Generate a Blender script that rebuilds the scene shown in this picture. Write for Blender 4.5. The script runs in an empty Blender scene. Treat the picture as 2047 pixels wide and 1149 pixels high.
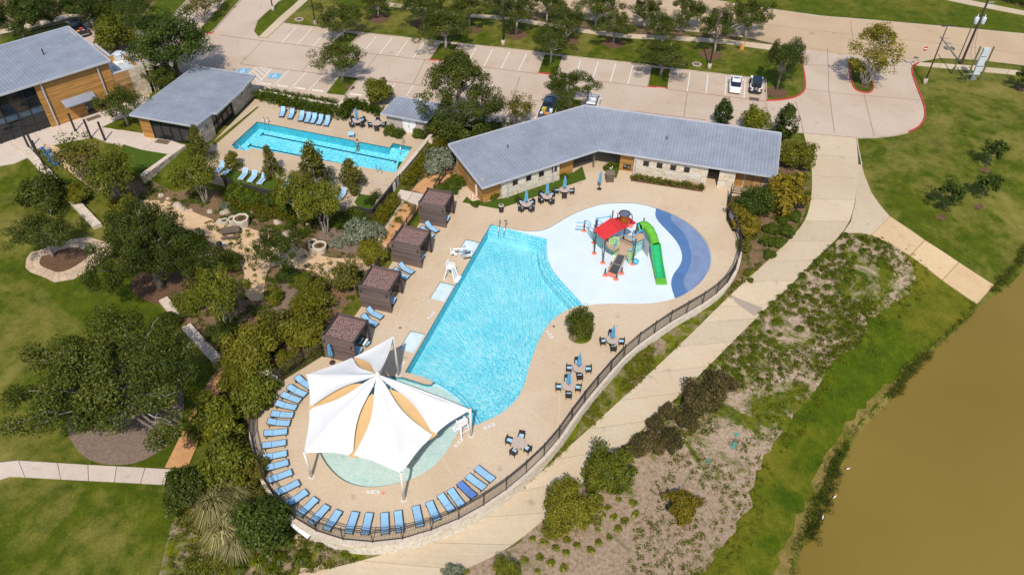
import bpy, bmesh, math, random
import numpy as np
from mathutils import Vector, Matrix, geometry, noise as mnoise

C = bpy.context.scene.collection
RND = random.Random(11)
rad = math.radians
# ------------------------------------------------------------------ camera, sky, sun
FOC, PITCH, ROLL, CAMH = 1573.8, rad(42.81), rad(0.728), 57.67
cam = bpy.data.cameras.new('camera')
cam.sensor_fit = 'HORIZONTAL'; cam.sensor_width = 36.0; cam.lens = 36.0 * FOC / 2047.0
cam.clip_start = 0.5; cam.clip_end = 3000
camo = bpy.data.objects.new('camera', cam); C.objects.link(camo)
camo.matrix_world = Matrix.Translation((0, 0, CAMH)) @ Matrix.Rotation(math.pi / 2 - PITCH, 4, 'X') @ Matrix.Rotation(ROLL, 4, 'Z')
bpy.context.scene.camera = camo

SUN_EL, SUN_AZ = rad(52.5), rad(183.0)          # the sun stands behind the camera, shadows fall away from it
world = bpy.data.worlds.new('World'); bpy.context.scene.world = world; world.use_nodes = True
wn = world.node_tree; wn.nodes.clear()
sky = wn.nodes.new('ShaderNodeTexSky'); sky.sky_type = 'NISHITA'; sky.sun_disc = False
sky.sun_elevation = SUN_EL; sky.sun_rotation = SUN_AZ
bg = wn.nodes.new('ShaderNodeBackground'); bg.inputs['Strength'].default_value = 0.15
wo = wn.nodes.new('ShaderNodeOutputWorld')
wn.links.new(sky.outputs[0], bg.inputs[0]); wn.links.new(bg.outputs[0], wo.inputs[0])
sun = bpy.data.lights.new('sun', 'SUN'); sun.energy = 3.7; sun.angle = rad(0.53); sun.color = (1.0, 0.93, 0.82)
suno = bpy.data.objects.new('sun', sun); C.objects.link(suno)
suno.rotation_euler = (math.pi / 2 - SUN_EL, 0, math.pi - SUN_AZ)
suno.location = (0, -40, 90)
vs = bpy.context.scene.view_settings
bpy.context.scene.display_settings.display_device = 'sRGB'
vs.view_transform = 'Standard'; vs.look = 'None'; vs.gamma = 1.0; vs.use_curve_mapping = False
vs.exposure = 0.12
bpy.context.scene.cycles.transparent_max_bounces = 12
bpy.context.scene.cycles.max_bounces = 6

# ------------------------------------------------------------------ survey: photo point -> place on the site
_c, _s = math.cos(ROLL), math.sin(ROLL)
def ray(px, py):
    x, y = px - 1023.5, py - 574.5
    x, y = _c * x + _s * y, -_s * x + _c * y
    return (x, FOC * math.cos(PITCH) - y * math.sin(PITCH), -FOC * math.sin(PITCH) - y * math.cos(PITCH))
def W(px, py, z=0.0):
    d = ray(px, py); t = (z - CAMH) / d[2]
    return Vector((d[0] * t, d[1] * t, z))
def depth(p):
    return p.y * math.cos(PITCH) + (CAMH - p.z) * math.sin(PITCH)
def WL(pts, z=0.0): return [W(x, y, z) for x, y in pts]

# terrain levels: (px, py, z)
CTRL = [(0,0,0),(500,0,0),(1000,0,0),(1500,0,0),(2047,0,0),(2047,150,0),(1750,280,0),(1900,250,0),(2047,300,-.1),
 (1640,300,0),(1700,400,-.05),(1620,420,-.1),(1560,500,-.35),(1500,560,-.5),(1440,620,-.75),(1360,680,-1.0),(1280,770,-1.2),
 (1180,860,-1.3),(1080,950,-1.4),(980,1040,-1.5),(860,1095,-1.5),(740,1120,-1.5),(620,1149,-1.6),(640,1080,-1.35),(560,1030,-1.2),
 (1780,440,-.3),(1860,510,-1.2),(1955,590,-2.8),(2010,540,-2.7),(2047,470,-2.6),(1960,400,-1.0),(2047,380,-1.2),(1850,350,-.2),
 (1700,520,-.6),(1640,600,-.9),(1540,720,-1.3),(1420,850,-1.6),(1280,980,-1.8),(1100,1100,-1.8),(950,1149,-1.7),
 (1800,620,-1.9),(1700,730,-2.0),(1600,850,-2.15),(1520,960,-2.25),(1420,1120,-2.3),(1200,1149,-2.0),
 (1895,665,-2.95),(1820,735,-2.95),(1705,865,-2.95),(1640,1000,-2.95),(1585,1120,-2.95),(2047,700,-4),(1900,900,-4),(1800,1100,-4),(2047,1149,-4),
 (1450,440,-.1),(1200,600,-.1),(1000,600,-.1),(900,800,-.3),(800,900,-.4),(1000,300,0),(1300,300,0),(870,300,-.1),(850,340,-.2),
 (780,440,-.5),(745,445,-.8),(700,500,-.9),(640,450,-1.2),(560,400,-1.25),(450,380,-1.2),(480,460,-1.2),(560,540,-1.1),(650,560,-.9),
 (600,640,-.9),(560,720,-1.0),(500,820,-1.1),(470,950,-1.2),(480,1080,-1.4),(380,1000,-1.1),(300,940,-1.0),(100,930,-1.0),(150,1100,-1.2),(-100,1149,-1.2),
 (150,650,-1.0),(0,500,-.9),(-100,700,-1.0),(330,570,-1.0),(300,760,-1.0),(420,780,-1.05),(430,600,-1.05),(300,420,-1.1),(120,520,-.95),
 (170,420,-.8),(60,330,-.15),(-80,340,-.1),(100,290,0),(200,330,-.7),(250,400,-1.0),(300,300,0),(400,300,0),(600,260,0),(700,230,0),(600,340,-.1)]
_P = np.array([[W(x, y, z).x, W(x, y, z).y] for x, y, z in CTRL]) / 50.0
_Z = np.array([c[2] for c in CTRL])
def _phi(r2): return 0.5 * r2 * np.log(r2 + 1e-9)
_n = len(_P); _A = np.zeros((_n + 3, _n + 3))
_A[:_n, :_n] = _phi(((_P[:, None] - _P[None]) ** 2).sum(-1)) + np.eye(_n) * 0.003
_A[:_n, _n] = 1; _A[:_n, _n + 1:] = _P; _A[_n, :_n] = 1; _A[_n + 1:, :_n] = _P.T
_w = np.linalg.solve(_A, np.concatenate([_Z, [0, 0, 0]]))
GX0, GY0, GS, GNX, GNY = -140.0, 0.0, 1.25, 225, 161
_gx = GX0 + GS * np.arange(GNX); _gy = GY0 + GS * np.arange(GNY)
_q = np.stack(np.meshgrid(_gx, _gy), -1).reshape(-1, 2) / 50.0
_v = np.zeros(len(_q))
for i in range(0, len(_q), 4000):
    qq = _q[i:i + 4000]
    _v[i:i + 4000] = _phi(((qq[:, None] - _P[None]) ** 2).sum(-1)) @ _w[:_n] + _w[_n] + qq @ _w[_n + 1:]
GRID = np.clip(_v, -4.2, -0.06).reshape(GNY, GNX)
GRID[:, :] = np.where(_gy[:, None] > 112, np.clip(GRID, -0.3, -0.06), GRID)
def hz(x, y):
    fx = min(max((x - GX0) / GS, 0), GNX - 1.001); fy = min(max((y - GY0) / GS, 0), GNY - 1.001)
    i, j = int(fx), int(fy); a, b = fx - i, fy - j
    g = GRID
    return (g[j, i] * (1 - a) + g[j, i + 1] * a) * (1 - b) + (g[j + 1, i] * (1 - a) + g[j + 1, i + 1] * a) * b
def WT(px, py, dz=0.0):
    z = -0.5
    for _ in range(7):
        p = W(px, py, z + dz); z = hz(p.x, p.y)
    return Vector((p.x, p.y, z + dz))

# ------------------------------------------------------------------ materials
MATS = {}
def node_mat(name):
    m = bpy.data.materials.new(name); m.use_nodes = True
    nt = m.node_tree; b = nt.nodes['Principled BSDF']
    MATS[name] = m
    return m, nt, b
def noise(nt, scale, detail=4.0, rough=0.55, vec=None, dist=0.0):
    n = nt.nodes.new('ShaderNodeTexNoise'); n.inputs['Scale'].default_value = scale
    n.inputs['Detail'].default_value = detail; n.inputs['Roughness'].default_value = rough
    n.inputs['Distortion'].default_value = dist
    if vec is not None: nt.links.new(vec, n.inputs['Vector'])
    return n
def ramp(nt, fac, stops):
    r = nt.nodes.new('ShaderNodeValToRGB'); nt.links.new(fac, r.inputs[0])
    e = r.color_ramp.elements
    while len(e) < len(stops): e.new(0.5)
    for k, (p, c) in enumerate(stops):
        e[k].position = p; e[k].color = (*c, 1) if len(c) == 3 else c
    return r
def mixc(nt, fac, a, b, mode='MIX'):
    m = nt.nodes.new('ShaderNodeMix'); m.data_type = 'RGBA'; m.blend_type = mode
    for i, v in ((0, fac), (6, a), (7, b)):
        if hasattr(v, 'is_output'): nt.links.new(v, m.inputs[i])
        elif i == 0: m.inputs[0].default_value = v
        else: m.inputs[i].default_value = (*v, 1)
    return m.outputs[2]
def wpos(nt):
    g = nt.nodes.new('ShaderNodeNewGeometry'); return g.outputs['Position']
def opos(nt):
    g = nt.nodes.new('ShaderNodeTexCoord'); return g.outputs['Object']
def bump(nt, b, h, strength=0.3, dist=0.02):
    n = nt.nodes.new('ShaderNodeBump'); n.inputs['Strength'].default_value = strength; n.inputs['Distance'].default_value = dist
    nt.links.new(h, n.inputs['Height']); nt.links.new(n.outputs[0], b.inputs['Normal'])
def M(name, c, var=0.15, scale=2.0, rough=0.7, metal=0.0, fine=None, bmp=0.0, objvar=0.0, world_=True, spec=0.4):
    """plain material with two scales of tone variation"""
    m, nt, b = node_mat(name)
    v = wpos(nt) if world_ else opos(nt)
    n1 = noise(nt, scale, 5, 0.6, v)
    lo = tuple(max(0, x * (1 - var)) for x in c); hi = tuple(min(1, x * (1 + var)) for x in c)
    col = ramp(nt, n1.outputs[0], [(0.3, lo), (0.7, hi)]).outputs[0]
    if fine:
        n2 = noise(nt, fine, 3, 0.6, v)
        col = mixc(nt, 1.0, col, ramp(nt, n2.outputs[0], [(0.3, (1 - var,) * 3), (0.7, (1.0,) * 3)]).outputs[0], 'MULTIPLY')
    if objvar:
        oi = nt.nodes.new('ShaderNodeObjectInfo')
        col = mixc(nt, 1.0, col, ramp(nt, oi.outputs['Random'], [(0.0, (1 - objvar,) * 3), (1.0, (1.0,) * 3)]).outputs[0], 'MULTIPLY')
    nt.links.new(col, b.inputs['Base Color'])
    b.inputs['Roughness'].default_value = rough; b.inputs['Metallic'].default_value = metal
    b.inputs['Specular IOR Level'].default_value = spec
    if bmp: bump(nt, b, n1.outputs[0] if not fine else n2.outputs[0], bmp, 0.02)
    return m

def grass_mat(name, dark, light, dry, dryness=0.5, patch=0.09):
    m, nt, b = node_mat(name); p = wpos(nt)
    n1 = noise(nt, patch, 5, 0.65, p, 0.6); n2 = noise(nt, 0.55, 6, 0.7, p); n3 = noise(nt, 6.0, 4, 0.75, p)
    col = mixc(nt, ramp(nt, n2.outputs[0], [(0.32, (0, 0, 0)), (0.68, (1, 1, 1))]).outputs[0], dark, light)
    lo = 0.78 - 0.4 * dryness
    mk = nt.nodes.new('ShaderNodeMath'); mk.operation = 'ADD'; nt.links.new(n1.outputs[0], mk.inputs[0])
    mm = nt.nodes.new('ShaderNodeMath'); mm.operation = 'MULTIPLY'; mm.inputs[1].default_value = 0.35; nt.links.new(n2.outputs[0], mm.inputs[0])
    nt.links.new(mm.outputs[0], mk.inputs[1])
    col = mixc(nt, ramp(nt, mk.outputs[0], [(lo, (0, 0, 0)), (lo + 0.26, (0.85,) * 3)]).outputs[0], col, dry)
    col = mixc(nt, 1.0, col, ramp(nt, n3.outputs[0], [(0.25, (0.55,) * 3), (0.75, (1.32,) * 3)]).outputs[0], 'MULTIPLY')
    nt.links.new(col, b.inputs['Base Color']); b.inputs['Roughness'].default_value = 0.9
    b.inputs['Specular IOR Level'].default_value = 0.1
    bump(nt, b, n3.outputs[0], 0.6, 0.06)
    return m
def mixed_mat(name, a1, a2, b1, b2, scale, lo, hi, fscale=5.0, bmp=0.5, c1=None, c2=None):
    """two kinds of cover in irregular patches, e.g. mulch with ground cover, bare soil with weeds"""
    m, nt, b = node_mat(name); p = wpos(nt)
    n1 = noise(nt, scale, 7, 0.68, p, 0.8); n2 = noise(nt, fscale, 5, 0.7, p); n3 = noise(nt, scale * 2.7, 4, 0.6, p)
    ca = mixc(nt, ramp(nt, n2.outputs[0], [(0.33, (0, 0, 0)), (0.67, (1, 1, 1))]).outputs[0], a1, a2)
    if c1:      # towards the picture's foot the bare soil gives way to mulch
        sp = nt.nodes.new('ShaderNodeSeparateXYZ'); nt.links.new(p, sp.inputs[0]); q = nt.nodes.new('ShaderNodeMath'); q.operation = 'MULTIPLY_ADD'; q.inputs[1].default_value = 0.06; q.inputs[2].default_value = -2.6; nt.links.new(sp.outputs[1], q.inputs[0])
        q2 = nt.nodes.new('ShaderNodeMath'); q2.operation = 'MULTIPLY_ADD'; q2.inputs[1].default_value = 1.4; nt.links.new(n1.outputs[0], q2.inputs[0]); nt.links.new(q.outputs[0], q2.inputs[2])
        fy = ramp(nt, q2.outputs[0], [(0.2, (0, 0, 0)), (0.9, (1, 1, 1))]).outputs[0]
        ca = mixc(nt, fy, mixc(nt, ramp(nt, n2.outputs[0], [(0.33, (0, 0, 0)), (0.67, (1, 1, 1))]).outputs[0], c1, c2), ca)
    cb = mixc(nt, ramp(nt, n3.outputs[0], [(0.35, (0, 0, 0)), (0.65, (1, 1, 1))]).outputs[0], b1, b2)
    cb = mixc(nt, 1.0, cb, ramp(nt, n2.outputs[0], [(0.3, (0.6,) * 3), (0.7, (1.2,) * 3)]).outputs[0], 'MULTIPLY')
    msk = n1.outputs[0]
    if c1: k1 = nt.nodes.new('ShaderNodeMath'); k1.operation = 'MULTIPLY_ADD'; k1.inputs[1].default_value = .13; nt.links.new(fy, k1.inputs[0]); nt.links.new(msk, k1.inputs[2]); k2 = nt.nodes.new('ShaderNodeMath'); k2.operation = 'SUBTRACT'; k2.inputs[1].default_value = .14; nt.links.new(k1.outputs[0], k2.inputs[0]); msk = k2.outputs[0]
    col = mixc(nt, ramp(nt, msk, [(lo, (0, 0, 0)), (hi, (1, 1, 1))]).outputs[0], ca, cb)
    nt.links.new(col, b.inputs['Base Color']); b.inputs['Roughness'].default_value = 0.95
    b.inputs['Specular IOR Level'].default_value = 0.1
    bump(nt, b, n2.outputs[0], bmp, 0.06)
    return m
def concrete(name, c, stain=(0.6, 0.5, 0.42), amt=0.25, scale=0.22):
    m, nt, b = node_mat(name); p = wpos(nt)
    n1 = noise(nt, scale, 6, 0.6, p, 0.5); n2 = noise(nt, 3.0, 5, 0.7, p); n3 = noise(nt, 14.0, 3, 0.7, p)
    st = tuple(x * y for x, y in zip(c, stain))
    col = mixc(nt, ramp(nt, n1.outputs[0], [(0.42, (0, 0, 0)), (0.8, (amt * 2,) * 3)]).outputs[0], c, st)
    col = mixc(nt, 1.0, col, ramp(nt, n2.outputs[0], [(0.25, (0.88,) * 3), (0.75, (1.06,) * 3)]).outputs[0], 'MULTIPLY')
    col = mixc(nt, 1.0, col, ramp(nt, n3.outputs[0], [(0.25, (0.93,) * 3), (0.75, (1.04,) * 3)]).outputs[0], 'MULTIPLY')
    n4 = noise(nt, 0.8, 2, 0.5, p, 0.3); col = mixc(nt, 1.0, col, ramp(nt, n4.outputs[0], [(0.66, (1.0,) * 3), (0.78, (0.74,) * 3)]).outputs[0], 'MULTIPLY')
    oi = nt.nodes.new('ShaderNodeObjectInfo')
    col = mixc(nt, 1.0, col, ramp(nt, oi.outputs['Random'], [(0, (0.90,) * 3), (1, (1.03,) * 3)]).outputs[0], 'MULTIPLY')
    nt.links.new(col, b.inputs['Base Color']); b.inputs['Roughness'].default_value = 0.85
    b.inputs['Specular IOR Level'].default_value = 0.2
    bump(nt, b, n3.outputs[0], 0.15, 0.01)
    return m
def wood(name, c, c2, scale=1.0, objvar=0.25, axis=(0.6, 0.6, 14.0)):
    m, nt, b = node_mat(name); o = wpos(nt)
    mp = nt.nodes.new('ShaderNodeMapping'); nt.links.new(o, mp.inputs[0]); mp.inputs['Scale'].default_value = axis
    n1 = noise(nt, scale, 5, 0.65, mp.outputs[0], 0.4)
    col = ramp(nt, n1.outputs[0], [(0.3, c), (0.7, c2)]).outputs[0]
    oi = nt.nodes.new('ShaderNodeObjectInfo')
    col = mixc(nt, 1.0, col, ramp(nt, oi.outputs['Random'], [(0, (1 - objvar,) * 3), (1, (1.1,) * 3)]).outputs[0], 'MULTIPLY')
    nt.links.new(col, b.inputs['Base Color']); b.inputs['Roughness'].default_value = 0.7
    bump(nt, b, n1.outputs[0], 0.2, 0.01)
    return m
def stone_mat(name, cols, objvar=0.2):
    m, nt, b = node_mat(name); p = wpos(nt)
    oi = nt.nodes.new('ShaderNodeObjectInfo')
    g = nt.nodes.new('ShaderNodeNewGeometry')
    n1 = noise(nt, 3.0, 5, 0.65, p); n2 = noise(nt, 22.0, 3, 0.6, p)
    ad = nt.nodes.new('ShaderNodeMath'); ad.operation = 'FRACT'
    a2 = nt.nodes.new('ShaderNodeMath'); a2.operation = 'ADD'
    nt.links.new(oi.outputs['Random'], a2.inputs[0]); nt.links.new(g.outputs['Random Per Island'], a2.inputs[1]); nt.links.new(a2.outputs[0], ad.inputs[0])
    k = len(cols) - 1
    col = ramp(nt, ad.outputs[0], [(i / k, c) for i, c in enumerate(cols)]).outputs[0]
    col = mixc(nt, 1.0, col, ramp(nt, n1.outputs[0], [(0.3, (0.82,) * 3), (0.7, (1.1,) * 3)]).outputs[0], 'MULTIPLY')
    nt.links.new(col, b.inputs['Base Color']); b.inputs['Roughness'].default_value = 0.9
    b.inputs['Specular IOR Level'].default_value = 0.15
    bump(nt, b, n2.outputs[0], 0.5, 0.02)
    return m
def leaf_mat(name, dark, light, tip=None, trans=0.3):
    m, nt, b = node_mat(name)
    out = nt.nodes['Material Output']
    at = nt.nodes.new('ShaderNodeAttribute'); at.attribute_name = 'tone'
    oi = nt.nodes.new('ShaderNodeObjectInfo')
    stops = [(0.0, dark), (0.75, light)]
    if tip: stops.append((1.0, tip))
    col = ramp(nt, at.outputs['Fac'], stops).outputs[0]
    col = mixc(nt, 1.0, col, ramp(nt, oi.outputs['Random'], [(0, (0.78, 0.8, 0.75)), (1, (1.15, 1.1, 1.0))]).outputs[0], 'MULTIPLY')
    d = nt.nodes.new('ShaderNodeBsdfDiffuse'); t = nt.nodes.new('ShaderNodeBsdfTranslucent'); mx = nt.nodes.new('ShaderNodeMixShader')
    gl = nt.nodes.new('ShaderNodeBsdfGlossy'); gl.inputs['Roughness'].default_value = 0.45; gl.inputs['Color'].default_value = (1, 1, 1, 1)
    mg = nt.nodes.new('ShaderNodeMixShader'); mg.inputs[0].default_value = 0.012
    mx.inputs[0].default_value = trans
    nt.links.new(col, d.inputs[0]); nt.links.new(col, t.inputs[0])
    nt.links.new(d.outputs[0], mx.inputs[1]); nt.links.new(t.outputs[0], mx.inputs[2])
    nt.links.new(mx.outputs[0], mg.inputs[1]); nt.links.new(gl.outputs[0], mg.inputs[2])
    nt.links.new(mg.outputs[0], out.inputs[0])
    nt.nodes.remove(b)
    return m
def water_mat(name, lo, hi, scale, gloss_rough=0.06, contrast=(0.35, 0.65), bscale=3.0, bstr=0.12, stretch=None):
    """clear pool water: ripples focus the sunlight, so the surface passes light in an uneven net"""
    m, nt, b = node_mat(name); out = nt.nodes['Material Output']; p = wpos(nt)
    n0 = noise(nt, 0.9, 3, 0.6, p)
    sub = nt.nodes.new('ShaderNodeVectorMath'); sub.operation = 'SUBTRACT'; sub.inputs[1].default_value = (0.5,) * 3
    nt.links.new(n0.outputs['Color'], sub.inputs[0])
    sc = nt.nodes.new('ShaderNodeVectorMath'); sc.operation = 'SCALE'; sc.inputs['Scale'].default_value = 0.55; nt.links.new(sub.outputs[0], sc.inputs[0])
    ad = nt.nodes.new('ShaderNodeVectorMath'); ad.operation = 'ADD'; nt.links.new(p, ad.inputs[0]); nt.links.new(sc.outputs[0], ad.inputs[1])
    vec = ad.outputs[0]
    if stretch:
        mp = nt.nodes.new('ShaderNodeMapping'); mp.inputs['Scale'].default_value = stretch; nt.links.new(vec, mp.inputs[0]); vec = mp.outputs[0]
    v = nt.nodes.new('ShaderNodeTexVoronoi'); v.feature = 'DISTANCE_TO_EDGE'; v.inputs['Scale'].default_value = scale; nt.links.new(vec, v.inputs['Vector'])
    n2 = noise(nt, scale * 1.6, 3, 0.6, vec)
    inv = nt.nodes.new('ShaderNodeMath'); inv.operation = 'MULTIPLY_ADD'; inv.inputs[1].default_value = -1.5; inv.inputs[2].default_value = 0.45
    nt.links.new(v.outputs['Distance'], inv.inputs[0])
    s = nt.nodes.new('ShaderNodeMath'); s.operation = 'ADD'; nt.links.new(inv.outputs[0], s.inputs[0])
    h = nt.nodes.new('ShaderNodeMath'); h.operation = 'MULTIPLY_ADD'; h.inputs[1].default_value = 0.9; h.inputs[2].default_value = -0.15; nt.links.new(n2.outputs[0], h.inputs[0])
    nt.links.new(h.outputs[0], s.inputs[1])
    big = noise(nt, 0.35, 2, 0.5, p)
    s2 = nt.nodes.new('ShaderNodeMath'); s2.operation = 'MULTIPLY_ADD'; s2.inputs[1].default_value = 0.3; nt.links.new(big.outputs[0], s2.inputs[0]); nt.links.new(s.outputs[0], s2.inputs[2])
    col = ramp(nt, s2.outputs[0], [(contrast[0], lo), (contrast[1], hi)]).outputs[0]  # bright and dark of the caustics are put into the tint by this pattern
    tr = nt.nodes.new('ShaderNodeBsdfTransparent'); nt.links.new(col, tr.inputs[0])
    gl = nt.nodes.new('ShaderNodeBsdfGlossy'); gl.inputs['Roughness'].default_value = gloss_rough
    fr = nt.nodes.new('ShaderNodeFresnel'); fr.inputs['IOR'].default_value = 1.33
    bn = nt.nodes.new('ShaderNodeBump'); bn.inputs['Strength'].default_value = bstr; bn.inputs['Distance'].default_value = 0.1
    n3 = noise(nt, bscale, 3, 0.6, p); nt.links.new(n3.outputs[0], bn.inputs['Height'])
    nt.links.new(bn.outputs[0], gl.inputs['Normal']); nt.links.new(bn.outputs[0], fr.inputs['Normal'])
    mx = nt.nodes.new('ShaderNodeMixShader'); nt.links.new(fr.outputs[0], mx.inputs[0])
    nt.links.new(tr.outputs[0], mx.inputs[1]); nt.links.new(gl.outputs[0], mx.inputs[2]); nt.links.new(mx.outputs[0], out.inputs[0])
    nt.nodes.remove(b)
    return m

grass_mat('lawn_grass', (0.042, 0.066, 0.003), (0.098, 0.116, 0.006), (0.24, 0.195, 0.05), 0.45)
grass_mat('lawn_lush', (0.044, 0.070, 0.003), (0.098, 0.117, 0.006), (0.17, 0.15, 0.02), 0.32)
grass_mat('bank_grass', (0.036, 0.064, 0.002), (0.086, 0.118, 0.003), (0.18, 0.145, 0.016), 0.33, 0.07)
grass_mat('dry_bank', (0.055, 0.072, 0.003), (0.115, 0.112, 0.008), (0.26, 0.18, 0.06), 0.6, 0.3)
M('turf', (0.065, 0.105, 0.012), 0.2, 3, 0.95, fine=30, spec=0.1)
mixed_mat('garden_bed_mat', (0.13, 0.075, 0.038), (0.24, 0.155, 0.095), (0.035, 0.05, 0.006), (0.09, 0.105, 0.012), 0.35, 0.48, 0.58)
mixed_mat('slope_mat', (0.26, 0.175, 0.115), (0.46, 0.36, 0.26), (0.050, 0.078, 0.003), (0.13, 0.135, 0.012), 0.26, 0.41, 0.54, 3.5, .5, (0.20, 0.128, 0.082), (0.37, 0.28, 0.195))
mixed_mat('mulch_plant_mat', (0.20, 0.14, 0.10), (0.38, 0.30, 0.23), (0.07, 0.09, 0.008), (0.14, 0.13, 0.03), 0.3, 0.53, 0.64, 4.5)
mixed_mat('wild_bed_mat', (0.17, 0.115, 0.075), (0.33, 0.25, 0.17), (0.06, 0.085, 0.005), (0.17, 0.17, 0.01), 0.45, 0.40, 0.54, 3.0)
M('mulch', (0.15, 0.085, 0.05), 0.3, 4, 0.95, fine=18, bmp=0.6, spec=0.1)
M('mulch_grey', (0.23, 0.165, 0.125), 0.25, 4, 0.95, fine=18, bmp=0.6, spec=0.1)
M('decomposed_granite', (0.62, 0.425, 0.25), 0.12, 0.8, 0.95, fine=12, bmp=0.2, spec=0.1)
M('brick_walk', (0.55, 0.29, 0.13), 0.15, 1.2, 0.9, fine=9, bmp=0.2, spec=0.1)
M('flagstone', (0.60, 0.43, 0.29), 0.14, 1.0, 0.9, fine=6, bmp=0.2, objvar=0.18)
concrete('road_concrete', (0.54, 0.43, 0.335), (0.80, 0.70, 0.6), 0.35, 0.12)
concrete('road_tan', (0.56, 0.41, 0.265), (0.82, 0.74, 0.66), 0.35, 0.12)
concrete('stall_concrete', (0.42, 0.34, 0.27), (0.78, 0.72, 0.66), 0.4, 0.2)
concrete('walk_concrete', (0.57, 0.46, 0.32), (0.86, 0.78, 0.68), 0.3, 0.15)
concrete('ramp_concrete', (0.60, 0.435, 0.25), (0.85, 0.75, 0.62), 0.35, 0.25)
concrete('plaza_concrete', (0.60, 0.50, 0.42), (0.8, 0.75, 0.7), 0.2, 0.3)
concrete('deck_concrete', (0.57, 0.445, 0.31), (0.82, 0.74, 0.64), 0.42, 0.13)
concrete('deck_joint', (0.62, 0.49, 0.33), (0.9, 0.9, 0.9), 0.2)
concrete('kerb_concrete', (0.48, 0.40, 0.32), (0.7, 0.65, 0.6), 0.4, 0.6)
M('dark_joint', (0.17, 0.12, 0.09), 0.3, 0.5, 0.9)
M('joint_sealant', (0.30, 0.23, 0.165), 0.3, 0.5, 0.9)
M('red_paint', (0.50, 0.055, 0.05), 0.25, 0.8, 0.7, fine=5)
M('red_line_worn', (0.33, 0.13, 0.10), 0.3, 0.6, 0.85, fine=3)
M('white_paint', (0.74, 0.71, 0.66), 0.12, 1.5, 0.7, fine=6)
M('blue_paint', (0.16, 0.42, 0.62), 0.15, 2, 0.7, fine=6)
M('metal_roof', (0.275, 0.30, 0.355), 0.13, 0.4, 0.55, 0.0, fine=3, spec=0.3, objvar=0.05)
M('seam_dark', (0.14, 0.155, 0.185), 0.1, 1, 0.6)
M('metal_trim', (0.42, 0.43, 0.45), 0.08, 1, 0.5)
M('dark_metal', (0.030, 0.026, 0.026), 0.2, 2, 0.5)
M('bronze_pole', (0.055, 0.035, 0.028), 0.2, 2, 0.5)
M('black_wicker', (0.028, 0.022, 0.02), 0.3, 20, 0.6)
wood('cedar', (0.32, 0.145, 0.03), (0.52, 0.27, 0.07), 0.8, 0.3)
wood('cedar_old', (0.30, 0.16, 0.06), (0.46, 0.26, 0.10), 0.8, 0.35)
wood('grey_plank', (0.105, 0.070, 0.060), (0.20, 0.145, 0.125), 1.5, 0.35)
wood('dark_plank', (0.04, 0.026, 0.022), (0.085, 0.06, 0.05), 1.5, 0.35)
M('dark_post', (0.035, 0.03, 0.034), 0.25, 6, 0.7)
M('perforated_panel', (0.225, 0.135, 0.115), 0.15, 3, 0.7)
M('panel_hole', (0.05, 0.022, 0.02), 0.2, 3, 0.8)
stone_mat('limestone', [(0.52, 0.42, 0.29), (0.62, 0.53, 0.41), (0.55, 0.41, 0.25), (0.66, 0.59, 0.48), (0.50, 0.40, 0.30)])
stone_mat('limestone_pale', [(0.60, 0.52, 0.40), (0.66, 0.60, 0.50), (0.60, 0.48, 0.33), (0.68, 0.63, 0.55), (0.58, 0.51, 0.42)])
stone_mat('limestone_grey', [(0.40, 0.34, 0.27), (0.52, 0.46, 0.37), (0.35, 0.28, 0.21), (0.50, 0.43, 0.34)])
M('stone_cap', (0.60, 0.50, 0.40), 0.12, 1.5, 0.9, fine=8, bmp=0.2)
M('mortar', (0.40, 0.34, 0.26), 0.15, 2, 0.95)
M('garden_rock', (0.50, 0.40, 0.31), 0.25, 1.2, 0.95, fine=7, bmp=0.4)
M('wall_plaster', (0.46, 0.39, 0.34), 0.1, 0.6, 0.9, fine=8)
M('glass_dark', (0.012, 0.016, 0.02), 0.2, 0.6, 0.06, spec=0.6)
M('glass_band', (0.055, 0.09, 0.125), 0.3, 0.8, 0.15, spec=0.6)
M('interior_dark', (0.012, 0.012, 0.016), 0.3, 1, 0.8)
M('white_plastic', (0.80, 0.80, 0.78), 0.04, 3, 0.4)
M('white_steel', (0.66, 0.60, 0.53), 0.06, 3, 0.45)
M('sling_blue', (0.30, 0.53, 0.74), 0.08, 1.5, 0.75, fine=30, objvar=0.12)
M('sling_deep_blue', (0.10, 0.21, 0.52), 0.10, 1.5, 0.75, fine=30)
M('chair_blue', (0.02, 0.22, 0.55), 0.12, 3, 0.45)
M('cushion_blue', (0.36, 0.60, 0.76), 0.10, 5, 0.85)
M('umbrella_blue', (0.13, 0.36, 0.55), 0.2, 4, 0.85, fine=12)
M('towel_teal', (0.01, 0.11, 0.14), 0.4, 6, 0.9)
M('table_stone', (0.48, 0.38, 0.32), 0.10, 6, 0.6, fine=25)
M('stainless', (0.55, 0.56, 0.58), 0.05, 3, 0.25, 0.9)
M('lift_grey', (0.34, 0.37, 0.40), 0.1, 3, 0.45)
M('play_red', (0.62, 0.045, 0.05), 0.10, 1.5, 0.45, fine=10)
M('play_coral', (0.78, 0.20, 0.13), 0.10, 3, 0.5)
M('play_green', (0.12, 0.42, 0.03), 0.12, 1.5, 0.35, fine=8)
M('flume_teal', (0.03, 0.40, 0.16), 0.2, 4, 0.2)
M('play_blue', (0.09, 0.40, 0.62), 0.15, 3, 0.4)
M('play_tan', (0.50, 0.35, 0.23), 0.12, 2, 0.7, fine=20)
M('play_dark', (0.035, 0.037, 0.04), 0.2, 4, 0.5)
M('play_bronze', (0.085, 0.055, 0.045), 0.2, 3, 0.45)
M('lid_green', (0.10, 0.26, 0.21), 0.2, 3, 0.6)
M('net_pale', (0.38, 0.56, 0.26), 0.2, 3, 0.6)
M('net_aqua', (0.30, 0.58, 0.56), 0.2, 3, 0.6)
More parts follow.
